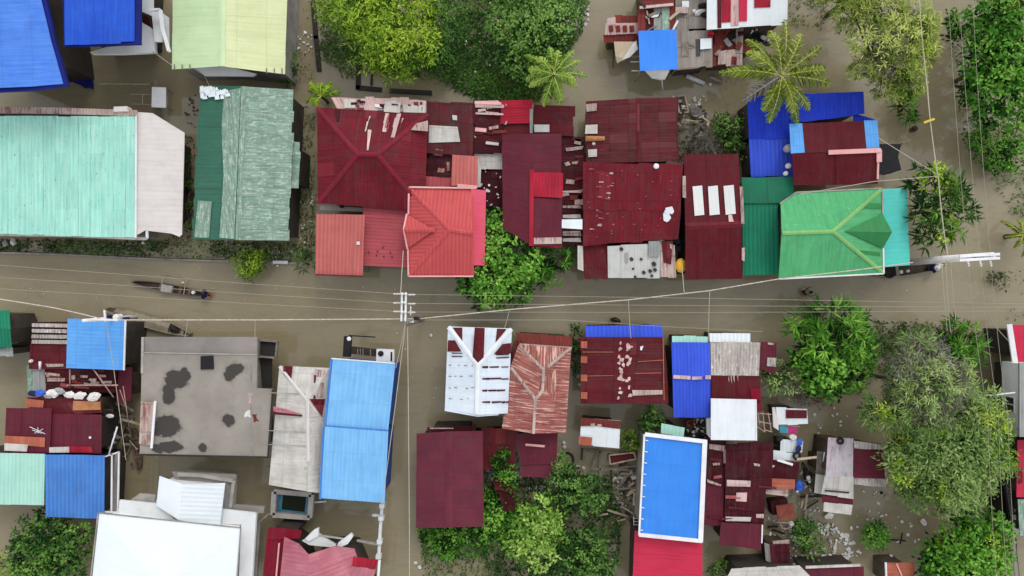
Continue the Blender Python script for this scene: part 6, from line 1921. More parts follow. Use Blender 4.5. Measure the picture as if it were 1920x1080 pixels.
# ground cover nobody could count
cover('weeds', [(595, 30), (700, 60), (700, 112), (640, 112), (598, 104)], 'leaf_weed', 60, .22, .1, gap=.35, seed=1)
cover('water_plants', [(825, -30), (1110, -30), (1090, 60), (1010, 190), (960, 195), (885, 188), (835, 150), (830, 60)], 'leaf_mid', 130, .24, .12, gap=.15, gscale=.35, tint0=.38, seed=2)
cover('water_plants', [(880, 120), (1000, 110), (1000, 188), (890, 188)], 'leaf_bright', 90, .24, .12, gap=.4, tint0=.4, seed=3)
cover('weeds', [(-40, 449), (270, 452), (320, 450), (310, 470), (275, 481), (110, 474), (-40, 470)], 'leaf_weed', 130, .2, .1, gap=-.1, tint0=.28, seed=4)
cover('weeds', [(400, 452), (560, 456), (590, 470), (585, 492), (440, 486), (395, 470)], 'leaf_weed', 100, .2, .1, gap=.15, tint0=.35, seed=5)
cover('weeds', [(344, 250), (364, 260), (362, 448), (300, 450), (340, 440)], 'leaf_mud', 60, .18, .09, gap=.3, tint0=.3, seed=6)
cover('weeds', [(558, 300), (592, 330), (592, 480), (545, 470)], 'leaf_mud', 30, .18, .08, gap=.6, tint0=.3, seed=7)
cover('weeds', [(1850, 310), (1960, 320), (1960, 420), (1890, 400)], 'leaf_weed', 45, .2, .1, gap=.6, seed=8)
cover('weeds', [(1865, 510), (1960, 500), (1960, 610), (1890, 600)], 'leaf_mud', 22, .16, .08, gap=.85, seed=9)
cover('weeds', [(790, 1020), (960, 1030), (960, 1120), (790, 1120)], 'leaf_weed', 60, .2, .09, gap=.35, tint0=.35, seed=10)
cover('weeds', [(900, 830), (970, 850), (980, 1000), (910, 1000)], 'leaf_weed', 60, .2, .1, gap=.35, tint0=.4, seed=11)
cover('weeds', [(1110, 895), (1200, 870), (1195, 980), (1130, 985)], 'leaf_mud', 35, .2, .06, gap=.55, tint0=.35, seed=12)
cover('weeds', [(1480, -40), (1560, -40), (1545, 60), (1480, 40)], 'leaf_weed', 50, .22, .1, gap=.4, seed=13)
cover('weeds', [(1620, 605), (1720, 600), (1730, 660), (1640, 670)], 'leaf_weed', 45, .22, .1, gap=.5, tint0=.3, seed=14)
cover('weeds', [(1480, 985), (1560, 980), (1600, 1060), (1480, 1060)], 'leaf_mud', 30, .2, .09, gap=.6, seed=15)
cover('weeds', [(540, -20), (590, -20), (586, 150), (535, 160)], 'leaf_mud', 20, .18, .08, gap=.8, seed=16)
cover('weeds', [(1265, 230), (1395, 215), (1395, 305), (1270, 300)], 'leaf_mud', 40, .2, .06, gap=.45, tint0=.35, seed=17)
cover('weeds', [(800, 110), (850, 110), (840, 175), (810, 172)], 'leaf_dry', 14, .2, .05, gap=.6, tint0=.3, seed=18)

cover('undergrowth', [(905, 940), (985, 890), (1140, 890), (1165, 960), (1160, 1120), (930, 1120), (900, 1030)], 'leaf_dark', 90, .24, .12, z=(.05, .7), gap=.25, tint0=.4, seed=20)
cover('undergrowth', [(780, 985), (915, 985), (965, 950), (975, 1020), (900, 1045), (800, 1050)], 'leaf_bright', 90, .22, .11, z=(.05, .6), gap=.3, tint0=.42, seed=21)
cover('undergrowth', [(640, 150), (600, 60), (660, 40), (860, 40), (850, 120), (760, 150), (720, 130)], 'leaf_weed', 60, .22, .11, z=(.05, .5), gap=.4, tint0=.35, seed=22)
cover('undergrowth', [(1640, 600), (1800, 610), (1830, 700), (1640, 700), (1610, 650)], 'leaf_weed', 70, .24, .11, z=(.05, .6), gap=.35, tint0=.35, seed=23)
cover('undergrowth', [(1770, 30), (1830, 20), (1840, 230), (1800, 240)], 'leaf_weed', 30, .22, .11, z=(.05, .4), gap=.6, tint0=.35, seed=24)

cover('weeds', [(600, 40), (700, 60), (700, 110), (665, 150), (600, 110)], 'leaf_weed', 80, .2, .1, z=(.02, .4), gap=.3, tint0=.4, seed=30)
cover('weeds', [(795, 60), (900, 0), (905, 180), (850, 170), (800, 130)], 'leaf_weed', 90, .22, .11, z=(.02, .5), gap=.3, tint0=.42, seed=31)
cover('weeds', [(556, 200), (590, 200), (590, 480), (556, 480)], 'leaf_weed', 55, .18, .09, gap=.35, tint0=.35, seed=32)
cover('weeds', [(320, 440), (440, 452), (440, 486), (300, 482)], 'leaf_weed', 60, .18, .09, gap=.4, tint0=.35, seed=33)
cover('weeds', [(1500, 560), (1500, 700), (1620, 740), (1640, 640), (1620, 580)], 'leaf_weed', 50, .22, .11, gap=.4, tint0=.35, seed=34)
cover('weeds', [(1260, 225), (1400, 210), (1400, 310), (1270, 305)], 'leaf_weed', 45, .2, .08, gap=.5, tint0=.4, seed=35)
# ================================================================== poles and wires
def crossarm(o, a, b2, w, mat):
    mb = MB(); bars(mb, [a, b2], w, .12); return mb.build('crossarm', mat, o)


def insulator(o, p, d, n=4, r=.075, step=.1):
    mb = MB()
    d = np.array(d, float)
    for i in range(n):
        c = p + d * step * i
        mb.tube([c - d * .02, c, c + d * .035], [r * .45, r, r * .5], 8)
    mb.tube([p - d * .1, p + d * step * n], .022, 5)
    return mb.build('insulator', 'insulator', o)


zA = 7.6
ft = P(794, 598, 0)
tp = np.array((ft[0], ft[1], zA + .15))
pole = thing('utility_pole', 'utility pole with double white crossarms in the middle of the street', 'utility pole', (ft[0], ft[1], 0), 'utility poles')
mb = MB(); mb.tube([ft + np.array((0, 0, -1)), tp], [.16, .11], 12); mb.build('pole', 'pole_wood', pole, smooth=True)
for u in (754, 761.5):
    crossarm(pole, P(u, 550, zA), P(u - 1, 602, zA), .11, 'trim_white')
for u, v in ((754, 567), (760, 567), (754, 585), (760, 585), (754.5, 551), (761, 551)):
    mb = MB(); mb.lathe(P(u, v, zA + .12), [(.07, 0), (.1, .06), (.05, .16)], 10); mb.build('pin_insulator', 'insulator', pole)
mb = MB(); bars(mb, [P(757, 553, zA - .15), P(763, 600, zA - .2)], .06, .06); bars(mb, [P(763, 553, zA - .15), P(755, 584, zA - .2)], .06, .06); mb.build('brace', 'steel', pole)
mb = MB(); bars(mb, [P(752, 600, zA - .02), P(772, 602, zA - .02)], .12, .1); mb.build('brace', 'steel', pole)
for v in (551, 568, 584):
    insulator(pole, P(749, v, zA + .05), (-1, 0, 0))
    insulator(pole, P(767, v + 1.5, zA + .05), (1, 0, 0))
insulator(pole, P(770, 576, zA + .05), (0, -1, 0), 5)
mb = MB(); mb.blob(P(781, 597, 6.6), .22, .14, .12, 4, .2); mb.build('cable_joint', 'black_plastic', pole)
mb = MB(); mb.box(P(772, 603, 6.9), .28, .12, .12); mb.build('lamp_box', 'insulator', pole)

zB = 9.2
ft = P(1700, 491.5, 0)
pole = thing('utility_pole', 'tall pale concrete pole with parallel arm leaning out by the turquoise roof', 'utility pole', (ft[0], ft[1], 0), 'utility poles')
tp = P(1866, 478.5, zB)
mb = MB(); mb.tube([ft + np.array((0, 0, -1)), lerp(ft, np.array((ft[0] + .1, ft[1] + .05, zB - .4)), 1.0)], [.28, .22], 12); mb.build('pole', 'pole_concrete', pole, smooth=True)
top = np.array((ft[0] + .1, ft[1] + .05, zB - .4))
for dv in (-3.4, 4.0):
    q = top + np.array((0, 0, .1))
    mb = MB(); bars(mb, [P(1797, 484 + dv, zB - .2), P(1872, 480 + dv, zB - .2)], .16, .14); mb.build('crossarm', 'trim_white', pole)
mb = MB(); bars(mb, [top - np.array((0, 0, .05)), P(1805, 486, zB - .25)], .14, .1); mb.build('brace', 'trim_white', pole)
for u in (1815, 1838, 1857):
    insulator(pole, P(u, 491, zB - .1), (.25, -1, 0), 3, .09)
mb = MB(); mb.box(P(1835, 482.5, zB - .18), .5, .16, .1); mb.build('switch_gear', 'steel', pole)

ft = P(262, 593, 0)
zC = 6.6
pole = thing('utility_pole', 'pale street pole with a single crossarm beside the small blue shed roof', 'utility pole', (ft[0], ft[1], 0), 'utility poles')
mb = MB(); mb.tube([ft + np.array((0, 0, -1)), np.array((ft[0], ft[1], zC))], [.15, .1], 12); mb.build('pole', 'pole_concrete', pole, smooth=True)
crossarm(pole, P(197, 581, zC - .2), P(199, 603, zC - .2), .09, 'trim_white')
mb = MB(); bars(mb, [P(187, 599, zC - .1), P(222, 600, zC - .1)], .12, .1); mb.build('bracket', 'trim_white', pole)
mb = MB(); mb.lathe(P(227, 594, zC - .9), [(.16, 0), (.2, .1), (.2, .6), (.14, .7)], 14); mb.build('transformer', 'sack_white', pole)
for u, v in ((208, 594), (216, 596), (240, 597)):
    mb = MB(); mb.box(P(u, v, zC - .9), .22, .2, .4); mb.build('cable_box', 'plastic_navy', pole)

hz = 'thin power lines running along the street'
for i, (v, l) in enumerate([(551, 'top'), (568, 'middle'), (584, 'bottom')]):
    wire('power_line', 'thin pale wires running along the street away from the white crossarms', [(745, v, 7.65), (480, v - 18 + i * 2, 7.6), (-60, v - 58 + i * 6, 7.5)], .014, 'wire_thin', .1, hz)
    wire('power_line', 'thin pale wires running along the street away from the white crossarms', [(772, v + 1, 7.65), (1300, v + 8 - i * 3, 7.4), (1990, 577 + i * 6 - 6, 7.5)], .015, 'wire_thin', .1, hz)
wire('cable', 'thick twisted cable sagging from the middle pole towards the concrete pole', [(782, 598, 6.6), (960, 580, 6.3), (1180, 562, 6.0), (1330, 545, 6.0), (1460, 523, 6.2), (1600, 507, 6.4), (1712, 492, 6.6)], .036, 'cable_thick', 0)
wire('cable', 'thick pale cable from the middle pole to the street pole at the small blue shed', [(782, 598, 6.6), (480, 600, 6.3), (222, 600, 6.4)], .036, 'cable_thick', .05)
wire('cable', 'thick cable running off the frame past the green roof from the small blue shed pole', [(190, 598, 6.4), (100, 577, 6.3), (-60, 552, 6.3)], .036, 'cable_thick', .1)
wire('cable', 'thick twisted cable coming down past the feathery tree to the concrete pole', [(1722, -40, 7.0), (1738, 160, 6.8), (1760, 340, 6.8), (1777, 478, 7.0)], .03, 'wire_pale', .1)
vg = 'thin wires crossing the street beside the corner tree'
for i, (a, b2, c) in enumerate([(1776, 1815, 1852), (1796, 1838, 1872), (1822, 1858, 1890)]):
    wire('power_line', 'thin wires passing over the corner tree and the concrete pole crossarms', [(a, -40, 9.0), (b2, 490, 9.1), (c, 780, 8.9), (c + 20, 1130, 8.9)], .012, 'wire_thin', .12, vg)
for i, (a, b2) in enumerate([((1765, 480), (1776, 620)), ((1773, 486), (1782, 622)), ((1782, 486), (1792, 600))]):
    wire('service_wire', 'short wires dropping from the concrete pole to the spiky leaved corner tree', [(a[0], a[1], 6.8), (b2[0], b2[1], 5.0)], .022, 'wire_pale', .05, 'drop wires at the concrete pole')
wire('service_wire', 'slack dark wire from the concrete pole to the crimson roof house', [(1775, 488, 6.8), (1840, 560, 6.0), (1862, 605, 5.0), (1892, 640, 4.0)], .025, 'wire_thin', .1)
wire('service_wire', 'wire from the raised maroon roof to the cable by the dark tree', [(1648, 259, 4.2), (1760, 328, 6.8)], .022, 'wire_pale', .05)
wire('service_wire', 'wire from the green hip roof gutter up to the cable by the dark tree', [(1500, 364, 4.2), (1640, 340, 5.6), (1760, 330, 6.8)], .022, 'wire_pale', .05)
wire('service_wire', 'wire from the coral hip roof to the white crossarms', [(756, 470, 4.6), (753, 517, 5.5), (751, 552, 7.5)], .024, 'wire_pale', .03)
g2 = 'wires running down the side canal'
for a, b2, lab in [((764, 603), (768, 1130), 'long wire running straight down the side canal from the middle pole'), ((760, 603), (742, 690), 'wire from the middle pole to the near corner of the sky blue roof'), ((761, 603), (716, 948), 'wire from the middle pole to the white courtyard wall')]:
    wire('service_wire', lab, [(a[0], a[1], 7.4), (b2[0], b2[1], 4.6 if b2[1] < 1000 else 7.0)], .024, 'wire_pale', .15, g2)
for a, b2, lab in [((956, 580), (946, 616), 'short drop wire to the white roof with red triangles'), ((1178, 562), (1183, 634), 'drop wire crossing the blue awning'), ((1331, 545), (1328, 640), 'drop wire to the royal blue ribbed roof'), ((1283, 549), (1279, 500), 'drop wire beside the yellow cover'), ((352, 600), (346, 634), 'drop wire to the flat concrete roof'), ((478, 600), (477, 650), 'second drop wire to the flat concrete roof, near its tank')]:
    wire('service_wire', lab, [(a[0], a[1], 6.1), (b2[0], b2[1], 3.8)], .022, 'wire_pale', .05)
wire('service_wire', 'wire from the street pole over the small blue roof to the bamboo poles', [(199, 602, 6.3), (213, 690, 4.6), (236, 862, 3.2)], .02, 'wire_pale', .0)
wire('service_wire', 'lone wire skimming the street in front of the lower row of roofs', [(790, 600, 6.2), (1060, 600, 4.2), (1240, 612, 3.9), (1430, 622, 3.6)], .018, 'wire_thin', .05)
wire('cable_tag_line', 'thin cord beside the twisted cable near the yellow tag', [(1738, 130, 6.4), (1745, 240, 6.3)], .015, 'wire_thin', 0, None, 'cord')
plank('cable_tag', 'yellow marker tag hanging on the twisted cable above the water', 'tag', (1732, 230, 6.75), (1752, 223, 6.75), .14, .03, 'sign_yellow')
wire('rope', 'rope from the white balcony to the pale lime roof', [(287, 97, 3.1), (322, 122, 3.6)], .035, 'bamboo', .05, None, 'rope')
wire('rope', 'thin rope from the lime roof gable to the green roof with the white corner', [(362, 128, 3.1), (383, 141, 3.2), (392, 160, 3.3)], .022, 'bamboo', 0, None, 'rope')
wire('pipe', 'white bent pipe reaching from the olive tree to the white walled house', [(1814, 741, 4.6), (1860, 741, 4.7), (1903, 736, 4.8)], .05, 'trim_white', 0, None, 'pipe')

# ================================================================== walls, fences, pipes in the water
fence = thing('low_wall', 'low pale kerb wall along the upper side of the street', 'wall', P(280, 485, 0))
for a, c in [((-60, 472), (110, 477)), ((110, 477), (275, 485)), ((275, 485), (430, 490))]:
    mb = MB(); bars(mb, [P(a[0], a[1], .1), P(c[0], c[1], .1)], .12, .1); mb.build('coping', 'trim_grey', fence)
    mb = MB(); bars(mb, [P(a[0], a[1] - 1, -.6), P(c[0], c[1] - 1, -.6)], .1, .7); mb.build('wall_face', 'concrete_wet', fence)
fence = thing('low_wall', 'short white wall stub by the clump of spiky leaves', 'wall', P(535, 492, 0))
mb = MB(); bars(mb, [P(503, 492, .1), P(560, 494, .1)], .1, .1); mb.build('coping', 'trim_grey', fence)
mb = MB(); bars(mb, [P(512, 492, .2), P(540, 492, .2)], .22, .1); mb.build('slab', 'trim_white', fence)


def wetwall(label, pts, w=.32):
    p = [P(a[0], a[1], .12) for a in pts]
    mb = MB()
    for a, c in zip(p[:-1], p[1:]):
        d = (c - a) / np.linalg.norm(c - a) * w * .4
        bars(mb, [a - d + np.array((0, 0, -.7)), c + d + np.array((0, 0, -.7))], w, .74)
    return tag(mb.build('flooded_wall', 'concrete_wet'), label, 'wall', 'black wall tops showing above the water')


wetwall('long straight black wall top in the water under the lime tree', [(587, 4), (592, 70), (598, 130)])
wetwall('L shaped black wall top in the water below the lime tree', [(672, 98), (671, 164), (712, 168)])
wetwall('short black wall top beside the L shaped one', [(734, 170), (806, 174)])
wetwall('thin black wall top standing inside the L shape', [(697, 140), (696, 158)], .14)

# ================================================================== boats and people
canoe('outrigger_canoe', 'narrow dark canoe with a single outrigger gliding along the street', (250, 528), (392, 554), .62, 'boat_brown', thwarts=(.36, .62, .74), outrig=(1, .95, .38, .68))
p = P(318, 541, 0)
mb = MB(); mb.box((p[0], p[1], .2), .8, .52, .26, -.18); tag(mb.build('cooler_box', 'sack_grey'), 'pale box sitting amidships in the outrigger canoe', 'box')
p = P(367, 548.5, 0)
mb = MB(); mb.lathe((p[0], p[1], .2), [(.12, 0), (.14, .22), (.1, .28)], 14); tag(mb.build('water_jug', 'sack_white'), 'small white jug behind the rower in the outrigger canoe', 'jug')
p = P(345, 530, 0)
mb = MB(); mb.blob((p[0], p[1], .16), .1, .08, .08, 3); tag(mb.build('float', 'sack_white'), 'tiny white float at the end of the outrigger', 'float')
person('person in dark navy clothes seated at the bow of the outrigger canoe', 384, 551, .18, math.radians(-100), 'sit', 'cloth_navy', 'cloth_navy')
canoe('canoe', 'long pale grey canoe lying across the corner of the concrete roof', (199, 578), (359, 627), .95, 'boat_grey', floor='boat_pale', thwarts=(.12, .55, .9), h=.42, deck=(.1, .8))
p = P(333, 618, 0)
mb = MB(); mb.blob((p[0], p[1], .42), .38, .22, .16, 9, .2, rot=-.3); tag(mb.build('black_bundle', 'black_plastic'), 'black bundle near the stern of the long pale canoe', 'bundle')
canoe('canoe', 'dark loaded canoe moored along the green hip roof house', (1636, 514), (1768, 496), .9, 'boat_grey', thwarts=(.15, .35, .9), h=.34)
person('person in navy shirt seated in the loaded canoe by the turquoise roof', 1740, 504, .2, math.radians(-80), 'sit', 'cloth_navy', 'cloth_dark', 'cloth_white')
sack('sack', 'white sack at the bow of the loaded canoe', 'sack', 1761, 498, .28, .2, .2, 'sack_white', .3, z=.4)
sack('bucket', 'white bucket midway along the loaded canoe', 'bucket', 1689, 510, .15, .15, .16, 'sack_white', 0, z=.36, lump=.05)
sack('bucket', 'smaller white bucket nearer the rower in the loaded canoe', 'bucket', 1702, 508, .12, .12, .15, 'sack_white', 0, z=.36, lump=.05)
tyre('black tyre ring at the stern of the loaded canoe', 1668, 511, .34, z=.4)
person('person in olive shirt wading alone in the middle of the street', 1501, 549, -.62, math.radians(-60), 'wade', 'cloth_olive', 'cloth_dark')
o = person('person in black standing by the street in front of the blue awning', 1150, 597, -.62, math.radians(170), 'wade', 'cloth_dark', 'cloth_dark')
canoe('canoe', 'short weathered canoe parked upright beside the bamboo poles', (239, 800), (235, 855), .72, 'boat_pale', thwarts=(.3, .6), h=.3)
canoe('canoe', 'brown canoe beside the weathered one, next to the concrete roof', (251, 803), (262, 880), .66, 'boat_brown', floor='boat_brown', thwarts=(.25, .7), h=.3)

# motorboat-like black pump and boxes at the sky blue roof
t = thing('pump_frame', 'black machinery frame with a round fitting on the edge of the sky blue roof', 'machine', P(668, 652, 2.4))
mb = MB(); bars(mb, [P(654, 630, 2.4), P(652, 668, 2.4)], .5, .4); mb.build('body', 'black_plastic', t)
mb = MB(); bars(mb, [P(660, 656, 2.3), P(706, 661, 2.3)], .5, .3); mb.build('body', 'wood_dark', t)
mb = MB(); bars(mb, [P(654, 629, 2.6), P(704, 632, 2.4)], .08, .08); mb.build('arm', 'black_plastic', t)
mb = MB(); mb.lathe(P(655, 635, 2.8), [(.13, 0), (.15, .1), (.06, .12)], 14); mb.build('fitting', 'insulator', t)
for u in (671, 676, 681, 695):
    mb = MB(); bars(mb, [P(u, 654, 2.62), P(u, 667, 2.62)], .07, .06); mb.build('slat', 'wood_grey', t)
t = thing('water_heater', 'white box with a round black opening beside the machinery frame', 'box', P(723, 667, 2.4))
mb = MB(); mb.prism([P(706, 655, 2.7)[:2], P(738, 656, 2.7)[:2], P(738, 679, 2.7)[:2], P(705, 677, 2.7)[:2]], 2.2, 2.7); mb.build('body', 'plaster_white', t)
mb = MB(); mb.lathe(P(714, 663, 2.71), [(.2, 0), (.2, .03), (.02, .035)], 16); mb.build('opening', 'black_plastic', t)
mb = MB(); bars(mb, [P(734, 660, 2.71), P(734, 677, 2.71)], .12, .02); mb.build('slot', 'black_plastic', t)

# ================================================================== yard things, upper half
t = thing('drying_rack', 'thin metal drying rack standing in the water behind the mint roof', 'rack', P(233, 160, 0))
mb = MB(); mb.tube([P(187, 157, .9), P(280, 158, .9)], .03, 6); mb.build('rail', 'wire_pale', t)
for u in (190, 218, 248):
    mb = MB(); mb.tube([P(u, 157, .9), P(u + 16, 165, .05)], .025, 6); mb.build('leg', 'wire_pale', t)
t = thing('drying_rack', 'lower rectangular metal frame beside the white notice board', 'rack', P(262, 186, 0))
mb = MB(); mb.tube([P(244, 177, .5), P(282, 177, .5)], .025, 6); mb.build('rail', 'wire_pale', t)
mb = MB(); mb.tube([P(246, 195, .5), P(284, 196, .5)], .025, 6); mb.build('rail', 'wire_pale', t)
mb = MB(); mb.tube([P(267, 177, .5), P(267, 195, .5)], .03, 6); mb.build('crossbar', 'wire_pale', t)
t = thing('notice_board', 'white board on a stand in the dark water beside the metal racks', 'board', P(298, 183, 0))
mb = MB(); mb.prism([P(285, 163, 1.2)[:2], P(311, 164, 1.2)[:2], P(311, 202, 1.2)[:2], P(284, 201, 1.2)[:2]], 1.12, 1.2); mb.build('panel', 'trim_white', t)
for u, v in ((287, 166), (309, 166), (309, 199), (287, 199)):
    q = P(u, v, 1.1); mb = MB(); mb.tube([(q[0], q[1], -.8), (q[0], q[1], 1.12)], .03, 6); mb.build('leg', 'steel', t)
mb = MB()
for i in range(3):
    q = [P(150 - 10 * i, 125 + 12 * i, .1 + .1 * i), P(168 + 3 * i, 136 + 8 * i, .2), P(176, 160 + 4 * i, .12 + .08 * i), P(160, 166 - 2 * i, .2), P(140, 150 + 3 * i, .1)]
    mb.face(q)
tag(mb.build('tarpaulin', 'trim_navy'), 'crumpled dark blue tarpaulin in the water below the curved blue roof', 'tarpaulin')
sack('sack', 'pale sack behind the kerb wall at the frame edge', 'sack', 10, 456, .2, .25, .2, 'sack_grey', z=.25)
sack('sack', 'second pale sack behind the kerb wall, a little further in', 'sack', 25, 453, .16, .3, .2, 'sack_white', .2, z=.25)
sack('jug', 'white jug at the corner below the mint roof gutter', 'jug', 269, 455, .13, .13, .15, 'sack_white', z=.15)
sack('air_tank', 'dark round drum in the gap below the maroon hip roof, left one', 'drum', 641, 386, .16, .16, .2, 'black_plastic', z=2.2)
sack('air_tank', 'dark round drum in the gap below the maroon hip roof, right one', 'drum', 686, 387, .16, .16, .2, 'black_plastic', z=2.2)
stick('drain_pipe', 'blue and white drain pipe under the maroon hip roof edge', 'pipe', (645, 383, 2.4), (673, 382, 2.4), .05, 'plastic_blue')

t = thing('tarpaulin', 'flat bright blue tarpaulin canopy over the shanty cluster', 'tarpaulin', P(1233, 93, 0))
mb = MB()
c0, c1, c2, c3 = [P(u, v, z) for u, v, z in ((1197, 58, 2.75), (1268, 55, 2.75), (1271, 130, 2.55), (1200, 133, 2.55))]
N_ = 8
for i in range(N_):
    for j in range(N_):
        def g(a, c):
            q = lerp(lerp(c0, c1, a / N_), lerp(c3, c2, a / N_), c / N_)
            return q + np.array((0, 0, -.12 * math.sin(math.pi * a / N_) * math.sin(math.pi * c / N_)))
        mb.face([g(i, j + 1), g(i + 1, j + 1), g(i + 1, j), g(i, j)])
mb.build('sheet', 'tarp_blue', t)
mb = MB(); mb.face([P(1208, 132, 2.5), P(1222, 147, 2.1), P(1240, 151, 2.0), P(1247, 149, 2.1), P(1256, 131, 2.5)]); mb.build('flap', 'tarp_white', t)
for u, v in ((1199, 60), (1266, 58), (1268, 128), (1202, 131)):
    q = P(u, v, 2.5); mb = MB(); mb.tube([(q[0], q[1], -.8), (q[0], q[1], 2.52)], .04, 6); mb.build('post', 'bamboo', t)
t = thing('tarpaulin', 'beige tarpaulin with a folded white corner beside the blue canopy', 'tarpaulin', P(1175, 95, 0))
mb = MB(); mb.face([P(1151, 78, 1.9), P(1154, 105, 1.7), P(1157, 119, 1.5), P(1172, 110, 1.8), P(1193, 78, 2.1)]); mb.build('sheet', 'tarp_beige', t)
mb = MB(); mb.face([P(1193, 76, 2.25), P(1184, 85, 2.2), P(1166, 113, 1.85), P(1181, 107, 2.0), P(1196, 92, 2.25)]); mb.build('fold', 'tarp_white', t)
stick('bamboo_pole', 'white pole sticking out from the flap of the blue canopy', 'pole', (1241, 150, 1.2), (1243, 173, .4), .045, 'trim_white')
stick('bamboo_pole', 'upper pale pole poking out left of the blue canopy', 'pole', (1182, 116, 1.4), (1202, 116, 1.5), .04, 'trim_white')
stick('bamboo_pole', 'lower pale pole poking out left of the blue canopy', 'pole', (1184, 133, 1.4), (1202, 133, 1.5), .04, 'trim_white')
stick('bamboo_pole', 'dark pole standing off the beige tarpaulin', 'pole', (1151, 80, 1.6), (1149, 128, .1), .04, 'wood_dark')
stick('floating_log', 'thick white log floating in front of the grey plank roof', 'log', (1287, 142, .16), (1321, 157, .14), .18, 'trim_white')
stick('floating_log', 'thin grey floating log right of the white one', 'log', (1331, 143, .1), (1353, 155, .1), .12, 'sack_grey')
sack('jug', 'white jug floating under the thin grey log', 'jug', 1332, 158, .14, .12, .12, 'sack_white', z=.05)
bucket('basin', 'red round basin beside the white panel on the grey plank roof', 'basin', 1331, 66, .22, .16, 'plastic_red', dz=.02, lid=False)
tyre('black wheel on the rusty brown tin beside the red basin', 1371, 68, .2)
bucket('pot', 'small white pot on the planks at the top edge', 'pot', 1301, 22, .13, .16, 'sack_white')
for i, (u, v, a) in enumerate([(1318, 12, .2), (1312, 24, .3), (1322, 30, -.3)]):
    sack('clothes_bundle', 'black and white bundles of rags heaped between plank roof and white roof', 'bundle', u, v, .4, .18, .14, 'cloth_white' if i % 2 else 'cloth_dark', a, group='rag bundles on the plank roof')
t = thing('motorcycle', 'black and white motorcycle parked at the right end of the shanty cluster', 'motorcycle', P(1425, 72, 0))


def motorcycle(t, a, b2, z, tank='cloth_white'):
    A, Bb = P(a[0], a[1], z), P(b2[0], b2[1], z)
    d = unit(Bb - A)
    sd = np.array((-d[1], d[0], 0))
    up = np.array((0, 0, 1.))
    for c in (A + d * .28, Bb - d * .28):
        mb = MB()
        ring = [c + up * .3 + .27 * (math.cos(x) * d + math.sin(x) * up) for x in [2 * math.pi * k / 14 for k in range(15)]]
        mb.tube(ring, .06, 6, False)
        w_ = mb.build('wheel', 'rubber', t)
        mb = MB(); mb.tube([c + up * .3 - sd * .05, c + up * .3 + sd * .05], .17, 12); mb.build('rim', 'steel', w_)
    mb = MB(); mb.tube([A + d * .3 + up * .35, lerp(A, Bb, .5) + up * .3, Bb - d * .35 + up * .4, Bb - d * .45 + up * .85], [.07, .16, .1, .05], 8); mb.build('frame', 'black_plastic', t)
    mb = MB(); mb.tube([lerp(A, Bb, .15) + up * .75, lerp(A, Bb, .5) + up * .78], [.1, .13], 8); mb.build('seat', 'rubber', t)
    mb = MB(); mb.blob(lerp(A, Bb, .62) + up * .8, .26, .16, .14, 3, .05, rot=math.atan2(d[1], d[0])); mb.build('fuel_tank', tank, t)
    h = Bb - d * .45 + up * .95
    mb = MB(); mb.tube([h - sd * .36 - d * .12, h - sd * .1, h + sd * .1, h + sd * .36 - d * .12], .025, 6); mb.build('handlebar', 'steel', t)
    mb = MB(); mb.lathe(Bb - d * .36 + up * .78, [(.05, 0), (.1, .05), (.08, .14)], 10); mb.build('headlight', 'insulator', t)


motorcycle(t, (1398, 62), (1440, 88), .5)
t = thing('clothes_line_bundle', 'zebra striped black and white rag hung above the motorcycle', 'rag', P(1410, 58, 0))
for i in range(5):
    mb = MB(); bars(mb, [P(1402 + i * 4, 66 - i * 3, 2.0), P(1408 + i * 4, 58 - i * 1, 2.2)], .14, .02); mb.build('fold', 'cloth_white' if i % 2 else 'cloth_dark', t)
t = thing('wooden_trough', 'pale wooden trough with scraps inside, floating by the maroon roof', 'trough', P(1279, 197, 0))
q = [P(1267, 182, .3), P(1283, 180, .3), P(1290, 211, .3), P(1273, 213, .3)]
mb = MB(); bars(mb, q + [q[0]], .1, .2); mb.build('side_board', 'wood_pale', t)
mb = MB(); mb.prism([x[:2] for x in q], .1, .22); mb.build('bottom', 'wood_grey', t)
for i in range(4):
    mb = MB(); mb.blob(P(1274 + i * 3.5, 190 + i * 5, .34), .16, .1, .08, i, .3); mb.build('scrap', ['sack_grey', 'wood_dark', 'sack_white', 'wood_pale'][i], t)
t = thing('cart_wreck', 'broken grey cart with spoked wheel next to the wooden trough', 'cart', P(1303, 205, 0))
mb = MB(); bars(mb, [P(1296, 198, .5), P(1312, 218, .4)], .5, .1); mb.build('bed', 'wood_grey', t)
mb = MB()
c = P(1305, 210, .65)
ring = [c + np.array((.32 * math.cos(x), .32 * math.sin(x), 0)) for x in [2 * math.pi * k / 14 for k in range(15)]]
mb.tube(ring, .035, 5, False)
for k in range(4):
    mb.tube([c, c + np.array((.3 * math.cos(k * 1.57), .3 * math.sin(k * 1.57), 0))], .02, 4)
mb.build('wheel', 'steel', t)
sack('jug', 'white jug floating above the broken cart', 'jug', 1302, 188, .14, .12, .12, 'sack_white', z=.06)
sack('jug', 'white jug between the trough and the dead branches', 'jug', 1282, 218, .14, .1, .12, 'sack_white', z=.06)
sack('bin_bag', 'dark green bag at the edge of the maroon roof by the dead branches', 'bag', 1262, 230, .3, .36, .2, 'leaf_mud', z=.3)
stick('bamboo_pole', 'pale pole lying over the dead branches', 'pole', (1278, 228, .6), (1316, 226, .6), .035, 'wood_pale')
stick('rolled_mat', 'orange brown rolled mat on the edge of the dark maroon roof', 'mat', (1098, 260, 3.0), (1134, 260, 3.1), .2, 'plywood')
sack('ball_cover', 'round white dish on the ridge between two maroon roofs', 'dish', 1230, 312, .2, .2, .1, 'trim_white', lump=.05)
sack('jug', 'white jug near the rolled mat', 'jug', 1113, 270, .11, .1, .1, 'sack_white')
